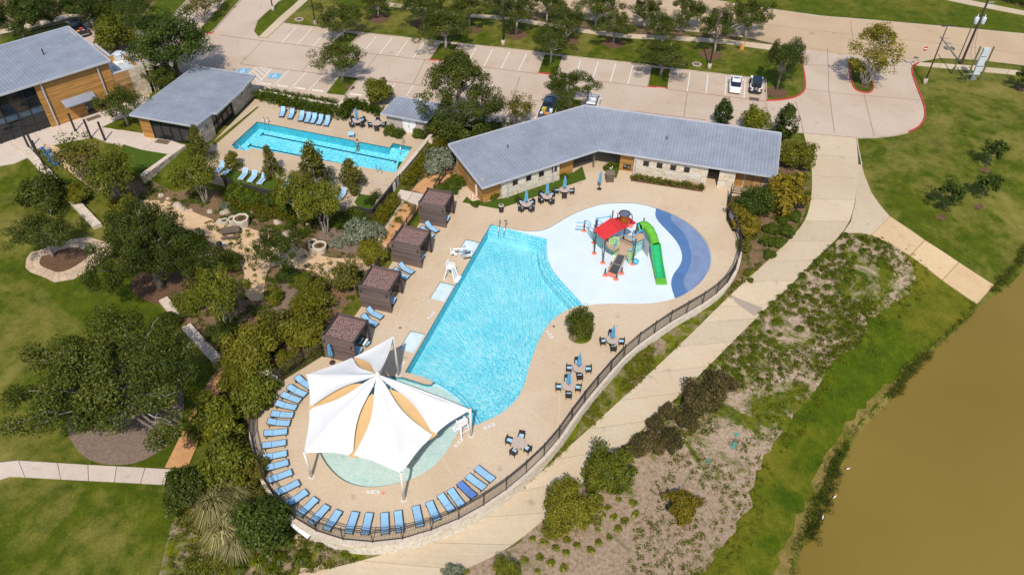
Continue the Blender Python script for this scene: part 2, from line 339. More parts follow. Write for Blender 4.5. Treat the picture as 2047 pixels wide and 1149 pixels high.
M('bucket_gold', (0.42, 0.27, 0.04), 0.35, 6, 0.35, 0.5)
M('car_white', (0.78, 0.78, 0.78), 0.02, 1, 0.22, spec=0.6)
M('car_navy', (0.03, 0.07, 0.13), 0.1, 1, 0.2, spec=0.6)
M('car_black', (0.015, 0.016, 0.02), 0.1, 1, 0.22, spec=0.6)
M('car_glass', (0.015, 0.022, 0.035), 0.2, 1, 0.08, spec=0.6)
M('soft_top', (0.012, 0.028, 0.05), 0.2, 2, 0.5)
M('rubber', (0.018, 0.018, 0.019), 0.2, 3, 0.85)
M('wheel_alloy', (0.4, 0.4, 0.42), 0.1, 3, 0.35, 0.7)
M('lamp_red', (0.35, 0.02, 0.02), 0.1, 3, 0.3)
M('lamp_clear', (0.75, 0.76, 0.78), 0.05, 3, 0.15)
M('box_yellow', (0.62, 0.40, 0.04), 0.15, 3, 0.7)
M('box_orange', (0.60, 0.25, 0.04), 0.15, 3, 0.7)
M('orange_steel', (0.55, 0.27, 0.05), 0.08, 2, 0.6)
M('roof_white', (0.72, 0.72, 0.70), 0.06, 2, 0.6)
M('green_post', (0.10, 0.115, 0.05), 0.2, 3, 0.7)
M('utility_grey', (0.50, 0.55, 0.58), 0.1, 2, 0.5)
M('pole_wood', (0.055, 0.035, 0.03), 0.25, 4, 0.85)
M('bark_grey', (0.22, 0.18, 0.14), 0.3, 3, 0.9, fine=15, bmp=0.4)
M('bark_pale', (0.42, 0.36, 0.29), 0.25, 4, 0.85, fine=15, bmp=0.3)
M('bark_tan', (0.30, 0.21, 0.14), 0.25, 4, 0.9, fine=15, bmp=0.3)
M('bark_dead', (0.38, 0.35, 0.30), 0.2, 4, 0.9)
M('iron_lid', (0.13, 0.10, 0.08), 0.2, 3, 0.7)
M('weathered_wood', (0.16, 0.115, 0.08), 0.25, 3, 0.85, fine=12)
M('planter_stone', (0.62, 0.55, 0.44), 0.10, 2, 0.9, fine=10)
M('skin', (0.50, 0.27, 0.17), 0.06, 6, 0.5)
M('hair_dark', (0.05, 0.025, 0.018), 0.2, 10, 0.6)
M('swim_suit', (0.02, 0.03, 0.06), 0.1, 5, 0.7)
M('pool_plaster', (0.62, 0.78, 0.82), 0.05, 0.8, 0.7, fine=8)
M('pool_wall_tile', (0.16, 0.50, 0.60), 0.12, 1, 0.35, fine=9)
M('wade_plaster', (0.66, 0.69, 0.66), 0.06, 0.8, 0.7, fine=8)
M('tile_line', (0.035, 0.10, 0.13), 0.2, 3, 0.35)
M('lane_tile', (0.005, 0.045, 0.10), 0.2, 3, 0.4)
M('pad_plaster', (0.62, 0.72, 0.76), 0.08, 1.2, 0.6, fine=20)
M('step_edge', (0.30, 0.58, 0.68), 0.1, 1, 0.5)
M('splash_plaster', (0.65, 0.735, 0.775), 0.06, 0.25, 0.45, fine=8)
M('splash_blue', (0.08, 0.17, 0.36), 0.12, 0.8, 0.8, fine=14)
M('splash_pale', (0.185, 0.25, 0.40), 0.14, 0.8, 0.8, fine=14)
leaf_mat('leaf_oak', (0.031, 0.046, 0.006), (0.096, 0.118, 0.013), (0.243, 0.243, 0.051))
leaf_mat('leaf_dark', (0.023, 0.044, 0.006), (0.070, 0.102, 0.012), (0.154, 0.186, 0.028))
leaf_mat('leaf_olive', (0.083, 0.088, 0.007), (0.204, 0.196, 0.015), (0.330, 0.297, 0.044))
leaf_mat('leaf_bright', (0.071, 0.087, 0.007), (0.178, 0.190, 0.015), (0.322, 0.310, 0.040))
leaf_mat('leaf_yellow', (0.10, 0.085, 0.008), (0.26, 0.20, 0.015), (0.42, 0.28, 0.02))
leaf_mat('leaf_myrtle', (0.07, 0.07, 0.012), (0.17, 0.16, 0.022), (0.30, 0.24, 0.04))
leaf_mat('leaf_silver', (0.12, 0.145, 0.095), (0.27, 0.30, 0.21), (0.42, 0.45, 0.36))
leaf_mat('leaf_maroon', (0.040, 0.044, 0.014), (0.121, 0.098, 0.032), (0.230, 0.115, 0.069))
leaf_mat('leaf_gold', (0.12, 0.105, 0.010), (0.28, 0.235, 0.025), (0.44, 0.35, 0.05))
leaf_mat('leaf_straw', (0.15, 0.14, 0.045), (0.34, 0.30, 0.13), (0.52, 0.46, 0.25))
leaf_mat('leaf_weed', (0.062, 0.090, 0.004), (0.145, 0.165, 0.008), (0.26, 0.25, 0.04))
leaf_mat('leaf_tuft', (0.070, 0.082, 0.010), (0.165, 0.165, 0.028), (0.29, 0.26, 0.08))
leaf_mat('leaf_hedge', (0.036, 0.062, 0.006), (0.102, 0.144, 0.010), (0.192, 0.216, 0.024))
leaf_mat('leaf_reed', (0.041, 0.061, 0.008), (0.101, 0.115, 0.016), (0.176, 0.162, 0.041))
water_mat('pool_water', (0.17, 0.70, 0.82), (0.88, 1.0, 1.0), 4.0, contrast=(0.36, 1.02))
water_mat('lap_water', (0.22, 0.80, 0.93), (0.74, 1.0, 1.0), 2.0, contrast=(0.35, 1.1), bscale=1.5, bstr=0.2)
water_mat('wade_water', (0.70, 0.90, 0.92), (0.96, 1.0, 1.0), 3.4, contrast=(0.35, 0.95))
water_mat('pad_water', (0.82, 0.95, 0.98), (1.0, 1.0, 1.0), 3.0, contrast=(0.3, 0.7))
# sail cloth
m, nt, b = node_mat('sail_cloth'); out = nt.nodes['Material Output']
n1 = noise(nt, 0.5, 3, 0.5, wpos(nt))
col = ramp(nt, n1.outputs[0], [(0.3, (0.70, 0.69, 0.67)), (0.7, (0.76, 0.75, 0.73))]).outputs[0]
d = nt.nodes.new('ShaderNodeBsdfDiffuse'); t = nt.nodes.new('ShaderNodeBsdfTranslucent'); mx = nt.nodes.new('ShaderNodeMixShader'); mx.inputs[0].default_value = 0.06
nt.links.new(col, d.inputs[0]); nt.links.new(col, t.inputs[0]); nt.links.new(d.outputs[0], mx.inputs[1]); nt.links.new(t.outputs[0], mx.inputs[2]); nt.links.new(mx.outputs[0], out.inputs[0])
nt.nodes.remove(b)
M('sail_sand', (0.60, 0.40, 0.19), 0.06, 1.0, 0.9, fine=8)
# lake
m, nt, b = node_mat('lake_water'); p = wpos(nt)
n1 = noise(nt, 0.05, 3, 0.5, p); n2 = noise(nt, 3.0, 4, 0.7, p)
nt.links.new(ramp(nt, n1.outputs[0], [(0.3, (0.178, 0.122, 0.022)), (0.7, (0.21, 0.148, 0.030))]).outputs[0], b.inputs['Base Color'])
b.inputs['Roughness'].default_value = 0.2; b.inputs['Specular IOR Level'].default_value = 0.35; b.inputs['IOR'].default_value = 1.33; bump(nt, b, n2.outputs[0], 0.4, 0.06)
# brown tipped reed etc share leaf materials

# ------------------------------------------------------------------ mesh building
class MB:
    """collects simple solids into one mesh"""
    def __init__(s): s.v = []; s.f = []; s.m = []; s.sm = []; s.mi = 0; s.smooth = False
    def add(s, vs, fs):
        o = len(s.v); s.v += [tuple(p) for p in vs]
        for f in fs: s.f.append(tuple(o + i for i in f)); s.m.append(s.mi); s.sm.append(s.smooth)
    def box(s, c, size, rz=0.0, mat=None):
        hx, hy, hz_ = size[0] / 2, size[1] / 2, size[2] / 2
        mt = mat or (Matrix.Translation(c) @ Matrix.Rotation(rz, 4, 'Z'))
        vs = [mt @ Vector((x * hx, y * hy, z * hz_)) for z in (-1, 1) for x, y in ((-1, -1), (1, -1), (1, 1), (-1, 1))]
        s.add(vs, [(3, 2, 1, 0), (4, 5, 6, 7), (0, 1, 5, 4), (1, 2, 6, 5), (2, 3, 7, 6), (3, 0, 4, 7)])
    def beam(s, a, b, w, h, up=Vector((0, 0, 1))):
        a, b = Vector(a), Vector(b); d = b - a; L = d.length
        if L < 1e-6: return
        x = d / L; y = up.cross(x)
        if y.length < 1e-3: y = Vector((1, 0, 0)).cross(x)
        y.normalize(); z = x.cross(y)
        mt = Matrix((x, y, z)).transposed().to_4x4(); mt.translation = (a + b) / 2
        s.box((0, 0, 0), (L, w, h), mat=mt)
    def prism(s, poly, z0, z1, top=True):
        n = len(poly); a = sum(poly[i][0] * poly[(i + 1) % n][1] - poly[(i + 1) % n][0] * poly[i][1] for i in range(n))
        P = list(poly) if a > 0 else list(poly)[::-1]
        vs = [(p[0], p[1], z0) for p in P] + [(p[0], p[1], z1) for p in P]
        fs = [(i, (i + 1) % n, n + (i + 1) % n, n + i) for i in range(n)]
        fs += [tuple(range(n, 2 * n)), tuple(range(n - 1, -1, -1))]
        s.add(vs, fs)
    def tube(s, pts, r, seg=8, cap=True):
        pts = [Vector(p) for p in pts]; n = len(pts)
        rs = list(r) if isinstance(r, (list, tuple)) else [r] * n
        vs = []; fs = []; ref = None
        for i in range(n):
            t = (pts[min(i + 1, n - 1)] - pts[max(i - 1, 0)])
            t = t.normalized() if t.length > 1e-7 else Vector((0, 0, 1))
            if ref is None or abs(ref.dot(t)) > 0.95: ref = Vector((1, 0, 0)) if abs(t.x) < 0.8 else Vector((0, 1, 0))
            u = (ref - t * ref.dot(t)).normalized(); w = t.cross(u); ref = u
            for k in range(seg):
                a = 2 * math.pi * k / seg; vs.append(pts[i] + (u * math.cos(a) + w * math.sin(a)) * rs[i])
        for i in range(n - 1):
            for k in range(seg):
                k2 = (k + 1) % seg; fs.append((i * seg + k, i * seg + k2, (i + 1) * seg + k2, (i + 1) * seg + k))
        if cap: fs.append(tuple(range(seg - 1, -1, -1))); fs.append(tuple((n - 1) * seg + k for k in range(seg)))
        s.add(vs, fs)
    def cyl(s, c, r, h, seg=12, r2=None):
        c = Vector(c); s.tube([c, c + Vector((0, 0, h))], [r, r if r2 is None else r2], seg)
    def lathe(s, prof, c=(0, 0, 0), seg=14):
        n = len(prof); vs = []; fs = []
        for r, z in prof:
            for k in range(seg):
                a = 2 * math.pi * k / seg; vs.append((c[0] + r * math.cos(a), c[1] + r * math.sin(a), c[2] + z))
        for i in range(n - 1):
            for k in range(seg):
                k2 = (k + 1) % seg; fs.append((i * seg + k, i * seg + k2, (i + 1) * seg + k2, (i + 1) * seg + k))
        fs.append(tuple(range(seg - 1, -1, -1))); fs.append(tuple((n - 1) * seg + k for k in range(seg)))
        s.add(vs, fs)
    def quad(s, a, b, c, d): s.add([a, b, c, d], [(0, 1, 2, 3)])
    def slab(s, a, b, c, d, t):
        """four corners of a top face, t thick downwards along the normal"""
        a, b, c, d = (Vector(p) for p in (a, b, c, d))
        n = (b - a).cross(d - a).normalized()
        if n.z < 0: n = -n; a, b, c, d = d, c, b, a
        vs = [a, b, c, d] + [p - n * t for p in (a, b, c, d)]
        s.add(vs, [(0, 1, 2, 3), (7, 6, 5, 4), (1, 0, 4, 5), (2, 1, 5, 6), (3, 2, 6, 7), (0, 3, 7, 4)])
    def mesh(s, name, mats):
        me = bpy.data.meshes.new(name); me.from_pydata(s.v, [], s.f)
        for k in (mats if isinstance(mats, (list, tuple)) else [mats]): me.materials.append(MATS[k])
        me.polygons.foreach_set('material_index', s.m); me.polygons.foreach_set('use_smooth', s.sm)
        me.update(); return me
def link(name, me, parent=None, loc=None, rz=None):
    o = bpy.data.objects.new(name, me); C.objects.link(o)
    if parent is not None: o.parent = parent
    if loc is not None: o.location = loc
    if rz is not None: o.rotation_euler = (0, 0, rz)
    return o
def obj(name, mb, mats, parent=None, **k): return link(name, mb.mesh(name, mats), parent, **k)
def tag(o, label=None, cat=None, group=None, kind=None):
    if label: o['label'] = label
    if cat: o['category'] = cat
    if group: o['group'] = group
    if kind: o['kind'] = kind
    return o
def thing(name, label, cat, loc=(0, 0, 0), rz=0.0, group=None):
    o = bpy.data.objects.new(name, None); C.objects.link(o); o.empty_display_size = 0.3
    o.location = loc; o.rotation_euler = (0, 0, rz)
    return tag(o, label, cat, group)
def dup(root, loc, rz, label, group=None, scale=None):
    r = root.copy(); C.objects.link(r); r.location = loc; r.rotation_euler = (0, 0, rz); r['label'] = label
    if group: r['group'] = group
    if scale: r.scale = (scale,) * 3
    for ch in list(root.children):
        c = ch.copy(); C.objects.link(c); c.parent = r
        for g in list(ch.children):
            d = g.copy(); C.objects.link(d); d.parent = c
    return r
def inside(poly, X, Y):
    n = len(poly); r = np.zeros(X.shape, bool); j = n - 1
    for i in range(n):
        xi, yi, xj, yj = poly[i][0], poly[i][1], poly[j][0], poly[j][1]
        c = ((yi > Y) != (yj > Y)) & (X < (xj - xi) * (Y - yi) / (yj - yi + 1e-12) + xi)
        r ^= c; j = i
    return r
def area2(p): return sum(p[i][0] * p[(i + 1) % len(p)][1] - p[(i + 1) % len(p)][0] * p[i][1] for i in range(len(p)))
def dens(poly, step, closed=True):
    out = []; n = len(poly)
    for i in range(n if closed else n - 1):
        a = Vector(poly[i][:2]); b = Vector(poly[(i + 1) % n][:2]); k = max(1, int((b - a).length / step))
        out += [a.lerp(b, t / k) for t in range(k)]
    if not closed: out.append(Vector(poly[-1][:2]))
    return out
def smooth_poly(poly, n=2, closed=True):
    P = [Vector(p[:2]) for p in poly]
    for _ in range(n):
        Q = []; m = len(P)
        if not closed: Q.append(P[0])
        for i in range(m if closed else m - 1):
            a, b = P[i], P[(i + 1) % m]; Q += [a.lerp(b, .25), a.lerp(b, .75)]
        if not closed: Q.append(P[-1])
        P = Q
    return P
def tri(outer, holes=(), extra=()):
    vs = []; ed = []
    for loop in (outer, *holes):
        o = len(vs); n = len(loop); vs += [Vector(p[:2]) for p in loop]; ed += [(o + i, o + (i + 1) % n) for i in range(n)]
    vs += [Vector(p[:2]) for p in extra]
    r = geometry.delaunay_2d_cdt(vs, ed, [], 0, 1e-5)
    V, F = r[0], r[2]
    cx = np.array([sum(V[i].x for i in f) / 3 for f in F]); cy = np.array([sum(V[i].y for i in f) / 3 for f in F])
    k = inside(outer, cx, cy)
    for h in holes: k &= ~inside(h, cx, cy)
    fs = []
    for f, ok in zip(F, k):
        if not ok: continue
        a, b, c = (V[i] for i in f)
        fs.append(tuple(f) if (b.x - a.x) * (c.y - a.y) - (c.x - a.x) * (b.y - a.y) > 0 else tuple(f)[::-1])
    return V, fs
def flat(name, outer, z, mat, holes=(), skirt=0.0, hskirt=0.0, parent=None, kind='structure'):
    V, F = tri(outer, holes)
    mb = MB(); mb.add([(p.x, p.y, z) for p in V], F)
    def wall(loop, d):
        n = len(loop); s = 1 if area2(loop) > 0 else -1
        for i in range(n):
            a, b = loop[i], loop[(i + 1) % n]
            if s < 0: a, b = b, a
            mb.quad((a[0], a[1], z - d), (b[0], b[1], z - d), (b[0], b[1], z), (a[0], a[1], z))
    if skirt: wall(outer, skirt)
    if hskirt:
        for h in holes: wall(h[::-1] if False else list(h), hskirt)
    o = obj(name, mb, mat, parent)
    if kind and parent is None: o['kind'] = kind
    return o
def drape(name, outer, off, mat, kind='structure', parent=None, grid=1.25, skirt=0.0):
    o2 = dens(outer, grid)
    xs = [p[0] for p in o2]; ys = [p[1] for p in o2]
    gx, gy = np.meshgrid(np.arange(math.floor(min(xs) / grid) * grid, max(xs), grid), np.arange(math.floor(min(ys) / grid) * grid, max(ys), grid))
    gx, gy = gx.ravel(), gy.ravel(); k = inside(o2, gx, gy)
    bx = np.array(xs); by = np.array(ys)
    ex = []
    for x, y in zip(gx[k], gy[k]):
        if ((bx - x) ** 2 + (by - y) ** 2).min() > (0.35 * grid) ** 2: ex.append((x, y))
    V, F = tri(o2, (), ex)
    mb = MB(); mb.smooth = True
    mb.add([(p.x, p.y, hz(p.x, p.y) + off) for p in V], F)
    if skirt:
        n = len(o2); s = 1 if area2(o2) > 0 else -1; mb.smooth = False
        for i in range(n):
            a, b = o2[i], o2[(i + 1) % n]
            if s < 0: a, b = b, a
            za, zb = hz(*a) + off, hz(*b) + off
            mb.quad((a[0], a[1], za - skirt), (b[0], b[1], zb - skirt), (b[0], b[1], zb), (a[0], a[1], za))
    o = obj(name, mb, mat, parent)
    if kind and parent is None: o['kind'] = kind
    return o
def offset_line(P, d, closed=False):
    P = [Vector(p[:2]) for p in P]; n = len(P); out = []
    for i in range(n):
        a = P[i - 1] if (closed or i > 0) else P[i]; b = P[(i + 1) % n] if (closed or i < n - 1) else P[i]
        t = (b - a).normalized(); out.append(P[i] + Vector((-t.y, t.x)) * d)
    return out
def strip(mb, P, w, z, h=None):
    """ribbon of width w along a line; h gives it height (a kerb)"""
    L, R_ = offset_line(P, w / 2), offset_line(P, -w / 2)
    zf = z if callable(z) else (lambda x, y: z)
    for i in range(len(P) - 1):
        a, b, c, d = R_[i], R_[i + 1], L[i + 1], L[i]
        if h is None: mb.quad(*[(p.x, p.y, zf(p.x, p.y)) for p in (a, b, c, d)])
        else:
            q = [(p.x, p.y, zf(p.x, p.y) + h) for p in (a, b, c, d)]; r = [(p.x, p.y, zf(p.x, p.y) - 0.1) for p in (a, b, c, d)]
            mb.add(q + r, [(0, 1, 2, 3), (4, 5, 1, 0), (6, 7, 3, 2), (5, 6, 2, 1), (7, 4, 0, 3)])
def XY(pts, z=0.0): return [W(x, y, z).to_2d() for x, y in pts]
def XYT(pts): return [WT(x, y).to_2d() for x, y in pts]
# ------------------------------------------------------------------ ground
mb = MB(); mb.smooth = True
ii, jj = np.meshgrid(np.arange(GNX), np.arange(GNY))
mb.v = [(float(GX0 + GS * i), float(GY0 + GS * j), float(GRID[j, i])) for j in range(GNY) for i in range(GNX)]
LAPDECK = XY([(508, 198), (690, 214), (760, 226), (862, 262), (797, 352.5), (743, 421), (716, 416), (600, 399), (547, 385), (446, 359), (372, 345), (388, 316), (425, 285)])
MAIN_FENCE = XY([(1455, 392), (1451, 440), (1468, 467), (1475, 496), (1473, 521), (1460, 554), (1435, 583), (1391, 613), (1344, 638), (1300, 668), (1250, 704), (1197.7, 763), (1150, 821), (1102, 893), (1033.5, 958), (992.5, 988.6), (948, 1017.6), (903.6, 1040), (852, 1060), (797.5, 1075.8), (741, 1081), (686.4, 1075.8), (636.8, 1060), (595.8, 1036), (558, 1002), (530.8, 958), (517, 910), (508.6, 869), (510, 838), (524, 800), (561.6, 763)])
FENCE = [MAIN_FENCE[0]] + smooth_poly(MAIN_FENCE[1:], 2, False)
CABTOP = [[(-18.19, 51.91), (-14.94, 50.9), (-14.02, 53.93), (-17.15, 55.04)], [(-15.74, 59.02), (-12.45, 58.09), (-11.53, 61.18), (-14.68, 62.13)],
          [(-13.33, 66.27), (-9.98, 65.15), (-9.19, 68.18), (-12.34, 69.13)], [(-10.98, 73.27), (-7.79, 72.36), (-6.81, 75.18), (-9.96, 76.09)]]
DECK_W = [W(644, 712).to_2d(), W(649, 714).to_2d()] + [Vector(p) for c in CABTOP for p in (c[0], c[3])] + XY([(880, 372), (912, 386), (926, 360), (975, 330), (1190, 250), (1558, 292), (1513, 372), (1500, 388)])
DECK_OUT = FENCE + DECK_W
faces = []
cx = np.array([GX0 + GS * (i + .5) for i in range(GNX - 1)]); cy = np.array([GY0 + GS * (j + .5) for j in range(GNY - 1)])
X_, Y_ = np.meshgrid(cx, cy)
skip = np.zeros(X_.shape, bool)
_in = lambda poly: np.logical_and.reduce([inside(poly, X_ + dx * GS * .5, Y_ + dy * GS * .5) for dx in (-1, 1) for dy in (-1, 1)])
skip = _in(DECK_OUT) | _in(LAPDECK)
for j in range(GNY - 1):
    for i in range(GNX - 1):
        if not skip[j, i]: faces.append((j * GNX + i, j * GNX + i + 1, (j + 1) * GNX + i + 1, (j + 1) * GNX + i))
mb.f = faces; mb.m = [0] * len(faces); mb.sm = [True] * len(faces)
# the same sheet goes on, level, to the horizon
x0, x1, y0, y1 = GX0, GX0 + GS * (GNX - 1), GY0, GY0 + GS * (GNY - 1)
BIG = 900
o = len(mb.v)
mb.v += [(-BIG, -BIG, -4.25), (BIG, -BIG, -4.25), (BIG, y0, -4.25), (-BIG, y0, -4.25), (-BIG, y1, -.2), (BIG, y1, -.2), (BIG, BIG, -.2), (-BIG, BIG, -.2)]
mb.f += [(o, o + 1, o + 2, o + 3), (o + 4, o + 5, o + 6, o + 7), (o + 3, *[0], *[(GNY - 1) * GNX], o + 4), (GNX - 1, o + 2, o + 5, GNY * GNX - 1)]
mb.m += [0] * 4; mb.sm += [True] * 4
g = obj('ground', mb, 'lawn_grass'); g['kind'] = 'structure'

lake = XY([(2300, 380), (2047, 492), (2040, 515), (2000, 560), (1986, 574), (1953, 609), (1925, 640), (1898, 660), (1847, 708), (1822, 730), (1798, 770), (1757, 807), (1706, 862), (1669, 913), (1641, 997), (1613, 1057), (1590, 1112), (1581, 1149), (1560, 1230), (1500, 1400), (2600, 1400), (2900, 700)], -3.0)
lk = [p for p in smooth_poly(lake, 1)]
# the shore is where the bank dips below the water sheet; the sheet itself is set a little inland
flat('lake', lk, -3.0, 'lake_water')
drape('lake_bank_grass', XYT([(1741, 470), (1815, 509), (1884, 562), (1953, 609), (1925, 640), (1898, 660), (1847, 708), (1822, 730), (1798, 770), (1757, 807), (1706, 862), (1669, 913), (1641, 997), (1613, 1057), (1590, 1112), (1581, 1149), (1575, 1220), (1340, 1220), (1387, 1160), (1424, 1117), (1470, 1057), (1498, 997), (1526, 909), (1567, 848), (1618, 800), (1653, 726), (1718, 682), (1736, 638), (1789, 602), (1822, 573), (1828, 531), (1795, 499), (1760, 475)]), 0.03, 'bank_grass')

drape('shore_strip', [q + Vector((mnoise.noise(Vector((q.x, q.y, 3))), mnoise.noise(Vector((q.x, q.y, 9))))) * .7 for q in dens(XYT([(1830, 708), (1790, 758), (1740, 795), (1690, 850), (1645, 915), (1615, 985), (1588, 1050), (1560, 1110), (1545, 1160), (1575, 1160), (1598, 1085), (1632, 1010), (1660, 925), (1700, 866), (1752, 810), (1795, 772)]), .8)], .05, 'dry_bank')
# bare slope above the lake with weeds and the mulched shrub bed
SLOPE = XYT([(1690, 470), (1741, 471), (1762, 476), (1797, 500), (1830, 532), (1824, 574), (1790, 603), (1738, 640), (1720, 683), (1655, 728), (1620, 801), (1569, 850), (1528, 910), (1500, 998), (1472, 1058), (1426, 1118), (1389, 1160), (1360, 1230), (800, 1230), (941, 1130), (992, 1110), (1081, 1046), (1200, 929), (1319, 829), (1415, 733), (1480, 668), (1531, 617), (1589, 562), (1628, 520), (1661, 488), (1676, 475)])
drape('bare_slope', [q + Vector((mnoise.noise(Vector((q.x * .9, q.y * .9, 1))), mnoise.noise(Vector((q.x * .9, q.y * .9, 7))))) * .9 for q in dens(SLOPE, .7)], 0.06, 'slope_mat')
drape('wild_bed', XYT([(500, 900), (515, 960), (545, 1010), (600, 1050), (640, 1078), (700, 1100), (741, 1105), (800, 1099), (700, 1125), (606, 1149), (560, 1200), (330, 1200), (318, 1149), (345, 1040), (400, 975), (430, 900)]), 0.05, 'wild_bed_mat')
drape('verge', XYT([(1430, 622), (1470, 560), (1538, 520), (1480, 572), (1440, 612), (1390, 660), (1296, 750), (1209, 829), (1200, 841), (1109, 920), (1040, 982), (911, 1053), (850, 1085), (880, 1045), (1000, 990), (1040, 960), (1110, 895), (1160, 820), (1205, 765), (1260, 708), (1310, 672), (1400, 618)]), 0.05, 'wild_bed_mat')
drape('shrub_border', XYT([(1506, 385), (1560, 300), (1600, 300), (1612, 330), (1616, 380), (1612, 414), (1602, 444), (1580, 472), (1532, 520), (1475, 572), (1440, 610), (1466, 555), (1478, 500), (1470, 466), (1455, 440), (1460, 395)]), 0.05, 'garden_bed_mat')
GARDEN = XYT([(300, 360), (350, 385), (446, 378), (547, 405), (600, 418), (716, 436), (745, 446), (800, 381), (868, 290), (905, 300), (925, 350), (880, 378), (838, 420), (782, 485), (718, 575), (640, 690), (560, 758), (522, 800), (505, 860), (500, 905), (430, 900), (400, 870), (440, 760), (400, 690), (340, 610), (410, 560), (440, 520), (400, 470), (300, 440), (230, 410), (150, 330), (100, 305), (180, 300), (240, 345)])
drape('garden_bed', GARDEN, 0.04, 'garden_bed_mat')
drape('gravel_path', smooth_poly(XYT([(250, 396), (300, 402), (340, 402), (393, 428), (442, 445), (495, 455), (560, 478), (634, 511), (680, 519), (720, 513), (764, 482), (780, 497), (742, 540), (705, 545), (690, 560), (663, 562), (641, 577), (649, 560), (628, 543), (590, 537), (545, 530), (533, 545), (529, 568), (528, 602), (494, 602), (485, 565), (491, 548), (477, 527), (458, 503), (430, 490), (400, 470), (330, 440), (270, 420)]), 1), 0.09, 'decomposed_granite')
drape('gravel_patio', smooth_poly(XYT([(80, 292), (110, 290), (150, 320), (190, 350), (215, 375), (190, 385), (160, 360), (120, 330)]), 1), 0.09, 'decomposed_granite')
drape('mulch_ring', smooth_poly(XYT([(256, 575), (275, 545), (330, 532), (385, 545), (398, 575), (375, 600), (330, 612), (285, 600)]), 2), 0.05, 'mulch')
drape('mulch_bed', smooth_poly(XYT([(147, 893), (185, 927), (267, 931), (325, 900), (356, 869), (374, 800), (345, 740), (290, 720), (215, 740), (150, 800), (130, 850)]), 2), 0.05, 'mulch_grey')
for pts in ([(540, 575), (585, 558), (620, 575), (632, 620), (600, 650), (550, 640)], [(665, 478), (720, 470), (740, 492), (700, 510), (665, 500)], [(628, 470), (668, 452), (690, 470), (650, 485)]):
    drape('mulch_ring', smooth_poly(XYT(pts), 2), 0.075, 'mulch_grey')

# stone ring and its mulch
RING = XYT([(53, 517), (62, 505), (79, 502), (137, 480), (178, 474), (219, 487), (228, 505), (190, 535), (147, 559), (109, 565), (89, 555), (61, 545), (51, 535)])
ringo = drape('flagstone_ring', RING, 0.05, 'mortar')
cen = sum(RING, Vector((0, 0))) / len(RING)
core = [cen + (p - cen) * 0.56 + Vector((-1.0, -.4)) * 0.15 for p in smooth_poly(RING, 1)]
rr = smooth_poly(RING, 1)
for i in range(len(rr)):
    a, b = rr[i], rr[(i + 1) % len(rr)]; c, d = core[(i + 1) % len(rr)], core[i]
    for s0, s1 in ((0.02, 0.47), (0.52, 0.98)):
        jit = RND.uniform(-.04, .04)
        s0_, s1_ = max(0.01, s0 + (jit if s0 > .3 else 0)), s1 + (jit if s1 < .7 else 0)
        q = [a.lerp(d, s0_), b.lerp(c, s0_), b.lerp(c, s1_), a.lerp(d, s1_)]
        m_ = sum(q, Vector((0, 0))) / 4; q = [m_ + (p - m_) * 0.96 for p in q]
        st = MB(); st.prism(q, hz(*m_), hz(*m_) + 0.09 + RND.uniform(0, .02)); obj('flagstone', st, 'flagstone', ringo)
drape('mulch_ring', core, 0.075, 'mulch')

# ------------------------------------------------------------------ pavement of the car park and the roads
PAVE = XY([(120, 78), (188, 36), (330, 40), (345, 31), (376, -3), (420, -50), (2400, -60), (2400, 190), (2047, 130.5), (1959, 120), (1879, 115.6), (1841, 123.5), (1828, 130), (1822, 138), (1824, 152), (1833, 176), (1842, 198), (1849.5, 222), (1847, 240), (1836, 254), (1815, 264), (1790, 270), (1750, 274), (1712, 275), (1606, 266), (1420, 246), (1190, 242), (1080, 265), (985, 263), (895, 246), (760, 222), (690, 207), (505, 182), (470, 190), (380, 150), (340, 138), (250, 118), (200, 100)])
flat('car_park', PAVE, 0.0, 'road_concrete', skirt=0.3)
flat('road', XY([(880, -45), (2400, -45), (2400, 186), (2047, 130), (1959, 119.5), (1880, 115), (1842, 123), (1700, 112), (1585, 96), (1500, 76), (1420, 67), (1300, 54), (1180, 40), (1040, 19), (950, 0)]), 0.005, 'road_tan')
def line(mb, a, b, w, z=0.012, tz=None):
    a, b = W(*a), W(*b); strip(mb, [a.to_2d(), b.to_2d()], w, z)
STALLS_FAR = [((592.3, 54.8), (563, 85.6)), ((623.5, 57.6), (594, 89.5)), ((654.5, 61.6), (625.3, 93.4)), ((752.5, 72.8), (725.7, 105.1)), ((784, 76), (758.5, 108.5)), ((816, 80.3), (792.5, 112.5)), ((848, 84.3), (825.5, 116.8)),
 ((951.8, 96), (932.6, 129.3)), ((985, 99), (967, 133.5)), ((1019, 103.5), (1001.5, 138)), ((1053, 107.2), (1036.4, 141.4)), ((1161, 120), (1150, 155)), ((1196, 124), (1184, 160)), ((1230.5, 127.5), (1220, 164)), ((1264.8, 132), (1255.3, 168.5)),
 ((1379.2, 145.3), (1373.7, 183.1)), ((1415.3, 149.5), (1411.2, 187.5)), ((1452.4, 153.5), (1449.5, 191.7)), ((1489.8, 157.7), (1487.3, 196.5))]
STALLS_NEAR = [((577.5, 140.8), (545.5, 174.2)), ((612, 145), (580, 179)), ((647, 148.8), (615.6, 183.4)), ((752, 160), (733, 180)), ((790.5, 166.5), (769, 195)), ((827, 171), (812, 192)), ((1012, 194), (992, 232)), ((1086, 203), (1066, 244))]
mk = bpy.data.objects.new('parking_marking', None)
for a, b in STALLS_FAR + STALLS_NEAR:
    m1 = MB(); line(m1, a, b, 0.13); o = obj('parking_line', m1, 'white_paint'); o['kind'] = 'structure'
bpy.data.objects.remove(mk)
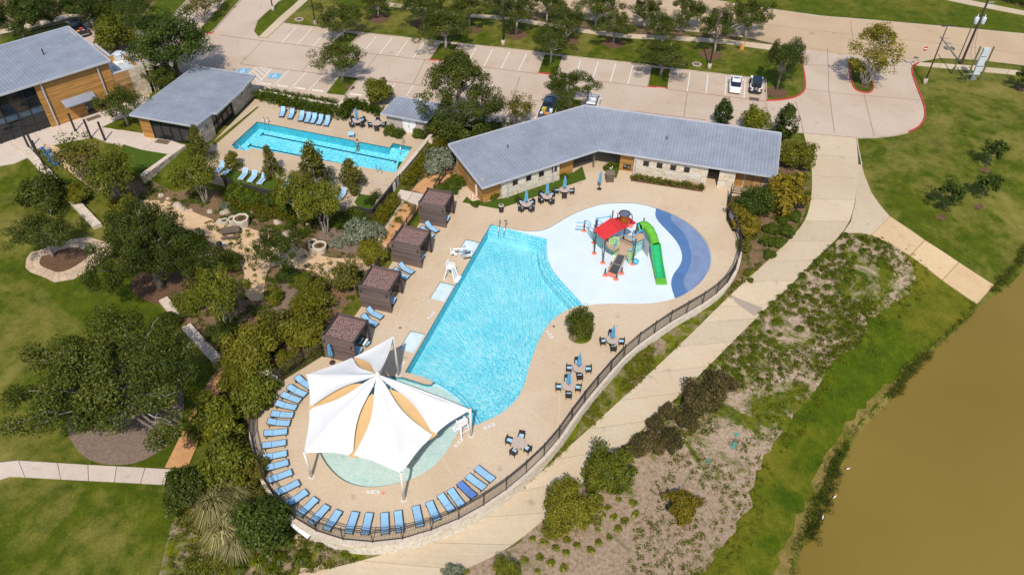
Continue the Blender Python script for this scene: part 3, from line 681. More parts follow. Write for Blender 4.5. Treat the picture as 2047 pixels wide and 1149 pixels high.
# accessible bay: hatching and blue symbols
m1 = MB()
line(m1, (543.5, 136.5), (513, 170.5), 0.13); line(m1, (514, 133.6), (499, 147), 0.13); line(m1, (513, 133.6), (543.5, 136.6), 0.13)
for a, b in (((519, 134.6), (537, 148)), ((511, 137), (530, 154)), ((506, 141.5), (524, 161)), ((500.5, 146), (518, 167)), ((528, 135.6), (541, 143))): line(m1, a, b, 0.12, 0.0125)
o = obj('hatched_marking', m1, 'white_paint'); o['kind'] = 'structure'
for c in ((548.5, 152), (484.5, 142.5)):
    p = W(*c); m1 = MB(); m1.quad((p.x - .85, p.y - .8, .012), (p.x + .85, p.y - .95, .012), (p.x + 1.0, p.y + .7, .012), (p.x - .7, p.y + .85, .012))
    m1.mi = 1; m1.lathe([(0.34, 0), (0.34, .006)], (p.x, p.y - .15, .0125), 16); m1.mi = 0; m1.lathe([(0.22, 0), (0.22, .004)], (p.x, p.y - .15, .0195), 14)
    m1.mi = 1; m1.box((p.x + .02, p.y + .22, .016), (.1, .5, .006)); m1.lathe([(0.1, 0), (0.1, .006)], (p.x + .04, p.y + .58, .0125), 12); m1.box((p.x + .22, p.y - .1, .0185), (.34, .09, .006))
    o = obj('accessible_symbol', m1, ['blue_paint', 'white_paint']); o['kind'] = 'structure'
# fire lane stripes
m1 = MB()
def pline(mb, pts, w, z): strip(mb, XY(pts), w, z)
pline(m1, [(440, 71), (500, 79), (563, 86.5), (625, 94.3), (726, 106), (793, 113.5), (858, 121)], .11, .016)
pline(m1, [(897, 125), (1001, 139), (1075, 148)], .11, .016); pline(m1, [(1114, 152), (1184, 161), (1255, 169.5), (1293, 174.5)], .11, .016)
pline(m1, [(1336, 179), (1411, 188.5), (1487, 197.5), (1532, 203)], .11, .016)
pline(m1, [(480, 128), (545, 136.8), (600, 143), (678, 152.5)], .11, .016); pline(m1, [(719, 156.5), (790, 164.5), (848, 172)], .11, .016); pline(m1, [(990, 191.5), (1040, 198), (1090, 204)], .11, .016)
pline(m1, [(1260, 222), (1410, 240)], .11, .016); pline(m1, [(1606, 266.5), (1712, 275.5)], .11, .016)
o = obj('fire_lane_line', m1, 'red_line_worn'); o['kind'] = 'structure'
# slab joints of the concrete
jn = MB()
for pts in ([(526, 81.5), (480, 128)], [(755, 109), (735, 135), (720, 150)], [(964, 134), (945, 165), (925, 190)], [(1374, 184), (1367, 236)], [(1590, 203), (1601, 240), (1606, 266)], [(1727, 188), (1737, 230), (1748, 274)],
            [(1608, 178), (1700, 190), (1740, 192), (1840, 200)], [(1606, 130), (1700, 132)], [(1654, 96), (1657, 182), (1668, 266)], [(1585, 92), (1690, 108), (1800, 113), (1842, 122)], [(1700, 42), (1707, 100)],
            [(1040, 152), (1028, 190)], [(1180, 161), (1172, 205)], [(640, 96), (605, 142)], [(850, 120), (826, 168)], [(1500, 45), (1640, 63), (1760, 75), (1900, 90), (2047, 108)], [(1530, 205), (1545, 258)], [(1450, 192), (1455, 246)]):
    strip(jn, XY(pts), 0.07, 0.0085)
o = obj('pavement_joint', jn, 'dark_joint'); o['kind'] = 'structure'

def lawn(name, pts, mat='lawn_grass', top=0.10, kerb=None, smooth=0):
    P = XY(pts)
    if smooth: P = smooth_poly(P, smooth)
    return flat(name, P, top, mat, skirt=top + .05)
L1 = [(566, 48), (730, 67.5), (850, 80.5), (936, 90), (1065, 104), (1128, 112.7), (1250, 126), (1360, 140), (1497, 156), (1531, 160), (1532, 201), (1563, 200), (1593, 193), (1608, 181), (1609, 164), (1603, 128), (1598, 110), (1585, 97), (1500, 77.5), (1420, 68.5), (1300, 55.5), (1180, 41.5), (1040, 20.5), (950, 1.5), (860, -18), (700, -45), (640, -30), (606, 12)]
lawn('lawn', L1)
for pts in ([(686, 66), (719, 70), (692, 100.5), (657, 96.5)], [(881, 87), (917, 91), (896, 123.5), (859, 119.5)], [(1088, 110.5), (1125, 114.5), (1113, 150.5), (1076, 145)], [(1302, 136), (1340, 140), (1335, 176.5), (1294.5, 172.5)],
            [(678, 153.5), (718, 157.5), (690, 191), (653, 187)], [(1118, 196), (1162, 201), (1157, 240), (1108, 234)]):
    lawn('parking_island', pts, 'lawn_lush', 0.09)
lawn('lawn', [(1400, -3), (1500, 14), (1640, 33.5), (1760, 43.3), (1929, 58.3), (2060, 70.5), (2400, 105), (2400, -50), (1300, -50)], 'lawn_lush')
lawn('lawn', [(262, 60), (300, 20), (330, -20), (390, -20), (376, 0), (345, 33), (330, 45), (290, 62)], 'lawn_lush')
lawn('median', [(398, 63), (421, 67), (432, 57), (482, 0), (510, -30), (470, -30), (441, 14), (420, 35)], 'lawn_lush', .1)
lawn('median', [(508, 63), (514.6, 43), (534, 25), (550, 12), (570, -5), (603, -5), (518, 75)], 'lawn_lush', .1)
lawn('road_island', [(1696, 123), (1698, 119.6), (1706, 117.6), (1718, 120), (1742, 155), (1744.6, 165), (1745.6, 177), (1741.6, 183), (1733.7, 186.3), (1719.7, 184), (1707.8, 178), (1702.8, 165), (1698.8, 145.5)], 'lawn_lush', .1, smooth=1)
lawn('planted_bed', [(-60, 95), (0, 78), (140, 45), (200, 26), (262, 60), (300, 20), (330, -20), (-60, -20)], 'garden_bed_mat', .06)
lawn('planted_bed', [(1945, -30), (1985, 0), (2047, 18), (2200, 46), (2200, -30)], 'garden_bed_mat', .125)
lawn('planted_bed', [(1060, 25), (1180, 43), (1300, 57), (1420, 70), (1500, 79), (1551, 90), (1548, 97), (1446, 83.5), (1348, 77), (1250, 73), (1164, 63), (1060, 45)], 'garden_bed_mat', .115)
# kerbs
kb = MB()
for pts in ([(566, 48), (730, 67.5), (850, 80.5), (936, 90), (1065, 104), (1128, 112.7), (1250, 126), (1360, 140), (1497, 156), (1531, 160), (1532, 201)], [(686, 66), (657, 96.5)], [(719, 70), (692, 100.5)], [(881, 87), (859, 119.5)], [(917, 91), (896, 123.5)], [(1088, 110.5), (1076, 145)], [(1125, 114.5), (1113, 150.5)], [(1302, 136), (1294.5, 172.5)], [(1340, 140), (1335, 176.5)],
            [(678, 153.5), (653, 187)], [(718, 157.5), (690, 191)], [(1400, -3), (1500, 14), (1640, 33.5), (1760, 43.3), (1929, 58.3), (2060, 70.5), (2400, 105)], [(345, 33), (376, 0), (390, -20)], [(398, 63), (420, 35), (441, 14), (470, -30)], [(421, 67), (432, 57), (482, 0), (510, -30)], [(508, 63), (514.6, 43), (534, 25), (550, 12), (570, -5)],
            [(1712, 277), (1716, 300), (1722, 331)], [(1118, 196), (1108, 234)], [(950, 1.5), (1040, 20.5), (1180, 41.5), (1300, 55.5), (1420, 68.5), (1500, 77.5), (1583, 96)]):
    strip(kb, XY(pts), .16, 0.0, .145)
o = obj('kerb', kb, 'kerb_concrete'); o['kind'] = 'structure'
kr = MB()
def red(pts, sm=0):
    P = XY(pts); P = smooth_poly(P, sm, False) if sm else P; strip(kr, P, .2, 0.0, .15)
red([(692.5, 101.5), (656.5, 97.3)]); red([(896, 124.5), (858.5, 120.3)]); red([(1113, 151.5), (1075.5, 146.2)]); red([(1335, 177.5), (1294, 173.5)]); red([(398, 63), (400, 66.5), (421, 68), (427, 64)])
red([(1532, 202), (1563, 201), (1594, 194), (1609, 181.5), (1610, 164), (1604, 128), (1599, 110)], 1)
red([(1696, 123), (1698.8, 145.5), (1702.8, 165), (1707.8, 178), (1719.7, 184.5), (1733.7, 187), (1742, 183.5), (1746, 177), (1744.6, 165)], 1)
red([(1836, 126), (1824, 133), (1823, 140), (1825, 153), (1834, 177), (1843, 199), (1850, 222), (1848, 240), (1837, 255), (1815, 265)], 1)
o = obj('red_kerb', kr, 'red_paint'); o['kind'] = 'structure'
kw = MB(); strip(kw, XY([(1815, 265), (1790, 271), (1750, 275), (1712, 276)]), .18, 0, .12); o = obj('kerb', kw, 'kerb_concrete'); o['kind'] = 'structure'
# worn white stencil blocks on two red kerbs
sw = MB()
for (a, b) in (((1313, 175.6), (1330, 177.6)), ((872, 122.2), (892, 124.4))):
    A, B = W(*a), W(*b); d = (B - A); n = Vector((d.y, -d.x, 0)).normalized()
    for k in range(5): sw.beam(A + d * (k / 5) + n * .104 + Vector((0, 0, .09)), A + d * ((k + .7) / 5) + n * .104 + Vector((0, 0, .09)), .012, .09)
o = obj('kerb_stencil', sw, 'white_paint'); o['kind'] = 'structure'

# pavements for walking: cut into slabs
def walk(name, left, right, zf, mat, joints, gap=0.035, th=0.12):
    """slabs between two edges; joints = fractions"""
    root = MB()
    L = [Vector(p) for p in left]; R_ = [Vector(p) for p in right]
    def at(P, t):
        Ls = [0.0]
        for i in range(len(P) - 1): Ls.append(Ls[-1] + (P[i + 1] - P[i]).length)
        s = t * Ls[-1]
        for i in range(len(P) - 1):
            if s <= Ls[i + 1] + 1e-9: return P[i].lerp(P[i + 1], (s - Ls[i]) / max(1e-9, Ls[i + 1] - Ls[i]))
        return P[-1]
    base = MB(); N = 60
    for i in range(N):
        q = [at(L, i / N), at(L, (i + 1) / N), at(R_, (i + 1) / N), at(R_, i / N)]
        base.quad(*[(p.x, p.y, zf(p.x, p.y) - .03) for p in (q[3], q[2], q[1], q[0])])
    bo = obj(name, base, 'dark_joint'); bo['kind'] = 'structure'
    tot = sum((L[i + 1] - L[i]).length for i in range(len(L) - 1)); g = gap / tot
    for a, b in zip(joints[:-1], joints[1:]):
        n = max(2, int((b - a) * tot / 1.2)); mb = MB(); tops = []
        ts = [a + g + (b - a - 2 * g) * i / n for i in range(n + 1)]
        vs = []
        for t in ts:
            l, r = at(L, t), at(R_, t); vs += [(l.x, l.y, zf(l.x, l.y)), (r.x, r.y, zf(r.x, r.y)), (l.x, l.y, zf(l.x, l.y) - th), (r.x, r.y, zf(r.x, r.y) - th)]
        fs = []
        for i in range(n):
            k = i * 4; fs += [(k + 1, k + 5, k + 4, k), (k + 2, k + 6, k + 4, k)[::-1] if False else (k, k + 4, k + 6, k + 2), (k + 3, k + 7, k + 5, k + 1)]
        fs += [(0, 2, 3, 1), (4 * n + 1, 4 * n + 3, 4 * n + 2, 4 * n)]
        mb.add(vs, fs); obj('paving_slab', mb, mat, bo)
    return bo
tz = lambda x, y: hz(x, y) + 0.13
FL = XYT([(1606, 268), (1622, 330), (1623, 378), (1618.6, 414), (1609, 444), (1586, 472), (1538, 520), (1480, 571.6), (1430, 620), (1390, 660), (1296, 750), (1209, 829), (1109, 920), (1040, 982), (911, 1053.6), (794, 1101.6), (690, 1130), (606, 1150), (480, 1185)])
FR = XYT([(1711, 277), (1716, 330), (1712, 375), (1708, 410), (1698, 445), (1676.5, 475), (1628, 520), (1589.6, 562), (1531.6, 617), (1480, 668), (1415, 733.5), (1319, 829), (1200, 930), (1081.5, 1046.8), (992.5, 1111.8), (941, 1132), (880, 1160), (800, 1190), (700, 1225)])
walk('footpath', smooth_poly(FL, 1, False), smooth_poly(FR, 1, False), tz, 'walk_concrete', [0, .055, .11, .165, .215, .265, .315, .365, .42, .452, .5, .55, .60, .65, .70, .75, .80, .85, .90, .95, 1.0])
# the branch that runs down to the water
RL = XYT([(1699, 440), (1690, 466), (1741.6, 470.4), (1814.6, 508.8), (1884, 561.7), (1953, 609)]); RR = XYT([(1713, 345), (1741.6, 386.5), (1778, 434), (1847.5, 481.4), (1920.5, 529), (1986, 571)])
flatb = XYT([(1712, 330), (1722, 331), (1727, 350), (1741.6, 386.5), (1756, 408), (1778, 434), (1741.6, 470.4), (1720, 466), (1690, 467), (1681, 472), (1700, 445), (1709, 408), (1712, 375)])
drape('path_junction', flatb, 0.12, 'walk_concrete', skirt=.2)
walk('lake_ramp', XYT([(1741.6, 470.4), (1814.6, 508.8), (1884, 561.7), (1953, 609)]), XYT([(1778, 434), (1847.5, 481.4), (1920.5, 529), (1986, 571)]), tz, 'ramp_concrete', [0.0, .36, .68, 1.0])
# stained wet strip where water crosses the footpath
st = drape('drain_stain', XYT([(1459, 590), (1480, 600), (1524, 617), (1508, 634), (1470, 606)]), 0.14, 'stall_concrete')
walk('sidewalk', XY([(771, 5), (860, 18), (928, 28), (1010, 33), (1080, 44), (1164, 58), (1250, 68.5), (1348, 72.5), (1446, 79), (1551, 91)], .1), XY([(760, 10), (850, 25), (928, 35), (1010, 40), (1080, 52), (1164, 66), (1250, 77), (1348, 81), (1446, 88), (1548, 101.5)], .1), lambda x, y: 0.135, 'walk_concrete', [i / 14 for i in range(15)])
walk('sidewalk', XY([(601, 0), (560, 35), (517, 76)]), XY([(618, 0), (575, 38), (534, 77)]), lambda x, y: 0.135, 'walk_concrete', [0, .3, .62, 1.0])
walk('sidewalk', XY([(1850, -18), (1927, 0), (2047, 23.5), (2300, 70)]), XY([(1800, -18), (1883, 0), (1939, 12), (2047, 32.5), (2300, 82)]), lambda x, y: 0.135, 'walk_concrete', [i / 10 for i in range(11)])
walk('sidewalk', XY([(1839, 125), (1923, 130), (2047, 142.5), (2400, 180)]), XY([(1831, 131), (1899, 137.5), (2047, 151.5), (2400, 192)]), lambda x, y: 0.03, 'walk_concrete', [i / 12 for i in range(13)])
walk('sidewalk', XY([(0, 61), (82, 43), (155, 24), (209, 3)]), XY([(0, 70), (82, 52), (155, 33), (215, 10)]), lambda x, y: 0.09, 'walk_concrete', [i / 9 for i in range(10)])
walk('sidewalk', XY([(505, 178), (620, 191), (700, 200), (800, 216), (880, 232)]), XY([(505, 185), (620, 199), (700, 209), (800, 225), (880, 242)]), lambda x, y: 0.10, 'walk_concrete', [i / 9 for i in range(10)])
walk('garden_walk', XYT([(-80, 905), (0, 927), (15, 920), (180, 930), (344, 939)]), XYT([(-80, 990), (0, 958), (14, 952), (180, 961), (330, 969)]), lambda x, y: hz(x, y) + .1, 'plaza_concrete', [0, .3, .48, .62, .75, .88, 1])
walk('brick_walk', XYT([(424, 752), (407, 783), (393, 810), (359, 876), (330, 935)]), XYT([(470, 730), (445, 775), (418, 830), (393, 893), (376, 934)]), lambda x, y: hz(x, y) + .09, 'brick_walk', [0, .25, .5, .75, 1], .01)
walk('orange_walk', XYT([(906, 322), (885, 343), (841, 361), (824, 381)]), XYT([(925, 338), (888, 362), (869, 373), (853, 390)]), lambda x, y: hz(x, y) + .1, 'brick_walk', [0, .5, 1], .01)
walk('orange_walk', XYT([(806, 408), (785, 440), (762, 480)]), XYT([(837, 415), (819, 441), (780, 496)]), lambda x, y: hz(x, y) + .1, 'brick_walk', [0, .5, 1], .01)
walk('gate_walk', XYT([(800, 380.5), (853, 390.7)]), XYT([(792, 394), (836, 413)]), lambda x, y: hz(x, y) + .12, 'plaza_concrete', [0, .5, 1.0])
# rough stone edging along the orange walk
ed = drape('stone_edging', XYT([(807, 406), (760, 480), (755, 478), (803, 403)]), .03, 'mortar')
for k in range(26):
    t = k / 25; p = WT(805 + (758 - 805) * t, 405 + (480 - 405) * t); s = MB(); r_ = RND.uniform(.12, .2)
    s.prism([(p.x + r_ * math.cos(a) * RND.uniform(.7, 1.2), p.y + r_ * math.sin(a) * RND.uniform(.7, 1.2)) for a in (0, 1.2, 2.3, 3.4, 4.6, 5.5)], p.z, p.z + RND.uniform(.12, .2)); obj('edging_stone', s, 'garden_rock', ed)
for k, (x, y) in enumerate([(640, 1140), (610, 1145), (595, 1079)]):
    p = WT(x, y); s = MB(); a = RND.uniform(0, 1); s.box((p.x, p.y, p.z + .08), (.85, .75, .16), a); tag(obj('stepping_stone', s, 'flagstone'), ['pale stepping stone touching the bottom edge of the footpath', 'pale stepping stone half hidden beside the footpath edge', 'pale stone slab below the discarded grey lounger'][k], 'stone')

# plaza and raised turf by the clubhouse
flat('plaza', XY([(-80, 345), (30, 326), (57, 314), (62, 300), (92, 293), (186, 274), (212, 283), (232, 287), (285, 300), (340, 309), (366, 290), (312, 270), (284, 262), (236, 260), (205, 254), (236, 239), (290, 222), (300, 190), (200, 190), (40, 240), (-80, 260)]), 0.02, 'plaza_concrete', skirt=1.3)
pj = MB()
for pts in ([(57, 314), (20, 285)], [(92, 293), (70, 268)], [(140, 283), (118, 256)], [(186, 274), (150, 247)], [(212, 283), (205, 254)], [(285, 300), (312, 279)]): strip(pj, XY(pts), .05, .0245)
o = obj('plaza_joint', pj, 'joint_sealant'); o['kind'] = 'structure'
flat('raised_turf', XY([(246, 289), (285, 300.5), (340, 309.5), (297.5, 343), (236, 330)]), 0.04, 'turf', skirt=1.4)
flat('lawn_patch', XY([(205, 255), (236, 240), (277, 237), (286, 267), (236, 259)]), 0.05, 'lawn_lush', skirt=.3)

# ------------------------------------------------------------------ pools and decks
S_TOP = [(981, 447.5), (1037.8, 459.4), (1061.7, 461.8), (1089, 458.8), (1113, 445.8), (1140, 428.7), (1174.6, 415), (1202, 406.4), (1250, 403.7), (1285, 407), (1310, 414.6), (1342.6, 426), (1377.5, 445.4), (1400, 466), (1416.5, 488.5), (1422.7, 513), (1420.6, 533.6), (1408, 556), (1390, 574.7), (1367, 589), (1349, 597), (1322, 603.4), (1285, 607.5), (1244, 606.5), (1203, 606.5), (1168, 611)]
STEP = [(981, 447.5), (1094, 476.5), (1092.5, 500), (1099, 531), (1123, 562), (1147, 586), (1168, 611)]
D_RIGHT = [(1154, 611.6), (1123, 623.6), (1096, 647.5), (1079, 675), (1065, 709), (1055, 743), (1049, 765), (1037, 793.6), (1009.6, 821), (979, 838), (948, 850)]
ARC = [(948, 850), (940, 835), (926, 808), (906, 785), (866, 762.4)]
WADE = [(948, 850), (930, 855), (915.6, 862), (903.6, 885), (883, 917), (852, 944), (808, 963), (746, 975), (698, 968), (664, 944), (640, 910), (626, 870), (628, 825), (655, 778), (695, 757), (740, 750), (799, 750.5), (824, 759), (859, 769.7), (866, 762.4)]
D_LEFT = [(866, 762.4), (843, 752), (820, 746), (809, 743.6), (981, 447.5)]
def sm(pts, n=2): return smooth_poly(XY(pts), n, False)
sTop = sm(S_TOP)
def miter(P, d):
    out = []; n = len(P)
    for i in range(n):
        t1 = (P[i] - P[i - 1]).normalized() if i else (P[1] - P[0]).normalized(); t2 = (P[i + 1] - P[i]).normalized() if i < n - 1 else t1
        n1, n2 = Vector((-t1.y, t1.x)), Vector((-t2.y, t2.x)); b = (n1 + n2).normalized(); out.append(P[i] + b * d / max(.4, b.dot(n1)))
    return out
sx_ = XY(STEP); sStep = [sx_[0]] + smooth_poly(sx_[1:], 2, False); sStep_ctl = sx_
sDR = sm(D_RIGHT); sArc = sm(ARC); sWade = sm(WADE); sDL = XY(D_LEFT)
def join(*ls):
    out = []
    for l in ls:
        for p in l:
            if not out or (p - out[-1]).length > 0.02: out.append(p)
    if (out[0] - out[-1]).length < 0.02: out.pop()
    return out
POOL = join(sTop, sDR, sWade, sDL)
SPLASH = join(sTop, sStep[::-1]); DEEP = join(sStep, sDR, sArc, sDL); WADING = join(sArc, sWade[::-1])[::-1]
WADING = join(sWade, sArc[::-1])
PADS = [XY([(931, 477), (960, 483.5), (942, 513), (912, 506.5)]), XY([(880, 562), (909.5, 569), (889, 603.5), (858.5, 596)]), XY([(820.6, 659.5), (850, 666.5), (827.4, 705.7), (797, 697.5)])]
CIRCLE = smooth_poly(XY([(1135, 672), (1145, 660), (1160, 656), (1176, 660), (1184, 672), (1180, 681), (1168, 687), (1152, 686), (1140, 681)]), 1)
deck = flat('pool_deck', DECK_OUT, 0.0, 'deck_concrete', holes=[POOL] + PADS + [CIRCLE], skirt=2.6, hskirt=0.07)
flat('lap_deck', LAPDECK, 0.0, 'deck_concrete', holes=[XY([(514, 242.7), (779.5, 294.5), (785.4, 285.7), (824.6, 293.6), (790.3, 345.4), (502.5, 296), (492.7, 301.4), (469, 297.5), (463, 289.6)])], skirt=1.8, hskirt=0.07)
def pool_wall(name, loop, z0, z1, mat, closed=True, off=0.0):
    mb = MB(); n = len(loop); s = 1 if area2(loop) > 0 else -1
    for i in range(n if closed else n - 1):
        a, b = loop[i], loop[(i + 1) % n]
        if s > 0: a, b = b, a
        mb.quad((a[0], a[1], z0), (b[0], b[1], z0), (b[0], b[1], z1), (a[0], a[1], z1))
    o = obj(name, mb, mat); o['kind'] = 'structure'; return o
pool_wall('pool_wall', POOL, -1.55, -0.22, 'pool_wall_tile'); pool_wall('pool_tile_line', POOL, -.22, -.07, 'tile_line')
flat('pool_floor', DEEP, -1.35, 'pool_plaster')
flat('splash_pad', SPLASH, -0.13, 'splash_plaster', skirt=1.3)
flat('wading_pool_floor', WADING, -0.45, 'wade_plaster', skirt=.9)
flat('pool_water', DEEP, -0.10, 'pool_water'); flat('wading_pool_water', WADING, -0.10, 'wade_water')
def steps(name, L, n, dz, w, side, z0, mat):
    for k in range(n):
        a, b = ([q[0]] + smooth_poly(q[1:], 2, False) for q in (miter(L, side * w * k), miter(L, side * w * (k + 1)))); L_ = a; mb = MB(); z = z0 - dz * (k + 1)
        for i in range(len(L_) - 1):
            q = [(a[i].x, a[i].y, z), (a[i + 1].x, a[i + 1].y, z), (b[i + 1].x, b[i + 1].y, z), (b[i].x, b[i].y, z)]
            mb.quad(*q); mb.quad(q[3], q[2], (q[2][0], q[2][1], -1.36), (q[3][0], q[3][1], -1.36))
            mb.mi = 1; mb.quad((q[3][0], q[3][1], z + .012), (q[2][0], q[2][1], z + .012), *[(p[0] * .85 + r[0] * .15, p[1] * .85 + r[1] * .15, z + .012) for p, r in ((q[2], q[1]), (q[3], q[0]))]); mb.mi = 0
        o = obj(name, mb, ['pool_plaster', 'step_edge']); o['kind'] = 'structure'
steps('pool_step', sStep_ctl, 3, 0.16, 0.34, -1, -.13, 'pool_plaster')
steps('pool_step', XY(ARC), 2, 0.2, 0.4, -1, -.3, 'pool_plaster')
for i, pd in enumerate(PADS):
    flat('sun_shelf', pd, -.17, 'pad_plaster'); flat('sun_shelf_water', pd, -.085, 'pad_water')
    pool_wall('sun_shelf_wall', pd, -.3, -.07, 'tile_line')
# rubber surfacing of the dry splash area
S2 = lambda pts: XY([(1080 + .2052 * x, 390 + .2052 * y) for x, y in pts], -.12)
edge_r = [p for p in sTop if p.x > W(1308, 414).x and p.y > W(1349, 597.5).y - 0.05]
inn = smooth_poly(S2([(1130, 122), (1115, 200), (1160, 270), (1250, 360), (1330, 450), (1375, 540), (1385, 620), (1360, 690), (1300, 760), (1272, 840), (1280, 910), (1312, 1003)]), 2, False)
er = [p + (Vector((4.0, 78)) - p).normalized() * 0.06 for p in edge_r]
BLUE = join(inn, er[::-1])
flat('blue_rubber_surface', BLUE, -.122, 'splash_blue')
inn2 = smooth_poly(S2([(1285, 186), (1262, 230), (1330, 300), (1400, 370), (1450, 470), (1470, 570), (1470, 650), (1440, 740), (1400, 800), (1395, 870), (1430, 930), (1452, 942)]), 2, False)
er2 = [p + (Vector((4.0, 78)) - p).normalized() * 0.09 for p in edge_r if p.y < inn2[0].y and p.y > inn2[-1].y]
flat('pale_blue_surface', join(inn2, er2[::-1]), -.116, 'splash_pale')
# lap pool
LAP = XY([(514, 242.7), (779.5, 294.5), (785.4, 285.7), (824.6, 293.6), (790.3, 345.4), (502.5, 296), (492.7, 301.4), (469, 297.5), (463, 289.6)])
pool_wall('lap_pool_wall', LAP, -1.5, -.2, 'pool_wall_tile'); pool_wall('lap_pool_tile_line', LAP, -.2, -.07, 'tile_line')
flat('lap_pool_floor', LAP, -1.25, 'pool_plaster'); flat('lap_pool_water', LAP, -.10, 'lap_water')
for a, b in (((524, 264.5), (790, 318.5)), ((499, 287), (755, 338))):
    A, B = W(*a, -.9).to_2d(), W(*b, -.9).to_2d(); mb = MB(); strip(mb, [A, B], .26, -1.2375)
    d = (B - A).normalized(); n = Vector((-d.y, d.x))
    for P, s in ((A, 1), (B, -1)): strip(mb, [P - n * .45 - d * .09 * s, P + n * .45 - d * .09 * s], .24, -1.2335)
    o = obj('lane_line', mb, 'lane_tile'); o['kind'] = 'structure'
for k in range(4):
    A, B = XY([(783, 291 + 0)])[0], XY([(821, 297)])[0]; d = Vector((A - B)).normalized(); n = Vector((-d.y, d.x)) * (1 if Vector((-d.y, d.x)).y < 0 else -1)
    mb = MB(); q = [A + n * (.05 + .38 * k), B + n * (.05 + .38 * k), B + n * (.43 + .38 * k), A + n * (.43 + .38 * k)]; mb.prism(q, -1.25, -.28 - .2 * k); o = obj('lap_pool_step', mb, 'pool_plaster'); o['kind'] = 'structure'
# saw cut joints in the pool deck: pale strips
dj = MB()
for pts in ([(884, 432), (930, 440), (985, 447)], [(848, 473), (900, 486), (929, 493)], [(808, 541), (850, 551), (905, 566)], [(826, 606), (862, 600)], [(788, 570), (850, 590)], [(778, 650), (815, 662)], [(760, 640), (818, 655), (838, 655)],
            [(905, 440), (870, 500), (820, 590), (780, 660)], [(935, 452), (905, 500), (860, 575), (812, 655)], [(700, 740), (740, 680)], [(1000, 420), (981, 447)], [(1060, 430), (1089, 458)], [(1150, 385), (1174, 415)], [(1250, 362), (1250, 403)],
            [(1330, 370), (1310, 414)], [(1395, 400), (1345, 427)], [(1452, 440), (1402, 446), (1392, 455)], [(1474, 500), (1421, 503)], [(1468, 540), (1421, 533)], [(1420, 592), (1400, 566)], [(1345, 636), (1322, 604)], [(1260, 694), (1205, 607)],
            [(1100, 640), (1135, 672)], [(1180, 660), (1215, 650), (1270, 655), (1310, 640)], [(1178, 684), (1210, 710), (1235, 712)], [(1142, 683), (1128, 710), (1120, 760), (1118, 830), (1110, 880)], [(1070, 700), (1128, 730)], [(1050, 765), (1110, 790)],
            [(1035, 795), (1095, 850), (1105, 888)], [(948, 852), (990, 900), (1010, 915), (960, 920)], [(885, 915), (905, 950)], [(830, 955), (840, 1005)], [(762, 976), (762, 1030)], [(700, 969), (680, 1012)], [(655, 945), (620, 975)], [(632, 905), (580, 920)], [(625, 860), (577, 858)], [(640, 800), (595, 790)]):
    strip(dj, XY(pts), .085, .0045)
for pts in ([(1250, 388), (1330, 403), (1400, 440), (1440, 490), (1443, 525), (1425, 565)], [(1090, 880), (1000, 918), (950, 925)]): strip(dj, smooth_poly(XY(pts), 2, False), .06, .008)
tag(obj('deck_joint', dj, 'deck_joint', deck), kind=None)
# drain lids and painted depth plates along the edge
for k, (x, y) in enumerate([(766, 984.5), (1010, 441), (1107, 652), (800, 655)]):
    p = W(x, y); mb = MB(); mb.lathe([(.14, 0), (.14, .012)], (p.x, p.y, .0), 14); obj('drain_lid', mb, 'play_coral' if k == 0 else 'iron_lid', deck)
for (x, y, rz) in ((745, 982.5, 0.0), (917, 884, 1.0), (801, 731, 1.05), (862, 630, 1.05), (1099, 668, -1.1), (978, 851, .5)):
    p = W(x, y); mb = MB(); mb.box((0, 0, .006), (1.1, .26, .012)); mb.mi = 1
    for i in range(7): mb.box((-.42 + .14 * i, 0, .0145), (.07, .12 if i % 3 else .03, .005))
    obj('depth_plate', mb, ['white_paint', 'iron_lid'], deck, loc=(p.x, p.y, 0), rz=rz)
# planting circle, beds beside the bathhouse
flat('planted_circle', CIRCLE, -.02, 'wild_bed_mat')
flat('lawn_patch', XY([(924, 404.7), (933, 393), (945, 403.6), (957, 399.5), (966.7, 405), (1004, 396), (1118, 360), (1120, 347), (1146.5, 345), (1164, 332.6), (1171.6, 358.7), (1047, 401.5), (997, 418)]), 0.03, 'turf')
flat('lawn_patch', XY([(1211, 327.4), (1213.5, 341), (1225.7, 354), (1232, 356.6), (1237, 342), (1237, 328)]), 0.03, 'turf')
flat('planting_strip', XY([(1261.6, 352), (1406, 372), (1404, 384), (1260.6, 362)]), 0.04, 'mulch', skirt=.1)
flat('turf_strip', XY([(438, 352), (470, 340), (545, 352), (578, 366), (600, 385), (600, 396), (547, 383.5), (446, 358)]), .02, 'turf')
flat('turf_strip', XY([(719, 388), (742, 391), (753, 402), (742, 419), (716, 414), (708, 404)]), .02, 'turf')
flat('side_bed', XY([(514, 214), (518, 214), (430, 290), (424, 286)]), .03, 'bank_grass')
# ------------------------------------------------------------------ buildings
def unit_stone(name, mat, seed):
    r = random.Random(seed); mb = MB()
    vs = []
    for z in (-.5, .5):
        for x, y in ((-.5, -.5), (.5, -.5), (.5, .5), (-.5, .5)):
            vs.append((x + r.uniform(-.03, .03), y + (r.uniform(-.12, .12) if y < 0 else 0), z + r.uniform(-.03, .03)))
    mb.add(vs, [(3, 2, 1, 0), (4, 5, 6, 7), (0, 1, 5, 4), (1, 2, 6, 5), (2, 3, 7, 6), (3, 0, 4, 7)])
    return mb.mesh(name, mat)
STONES = {m: [unit_stone('stone', m, 5 + k) for k in range(4)] for m in ('limestone', 'limestone_pale', 'limestone_grey')}
PLANKS = {}
def plank_mesh(mat):
    if mat not in PLANKS:
        mb = MB(); mb.box((0, 0, 0), (1, 1, 1)); PLANKS[mat] = mb.mesh('plank', mat)
    return PLANKS[mat]
def v3(p, z): return Vector((p[0], p[1], z))
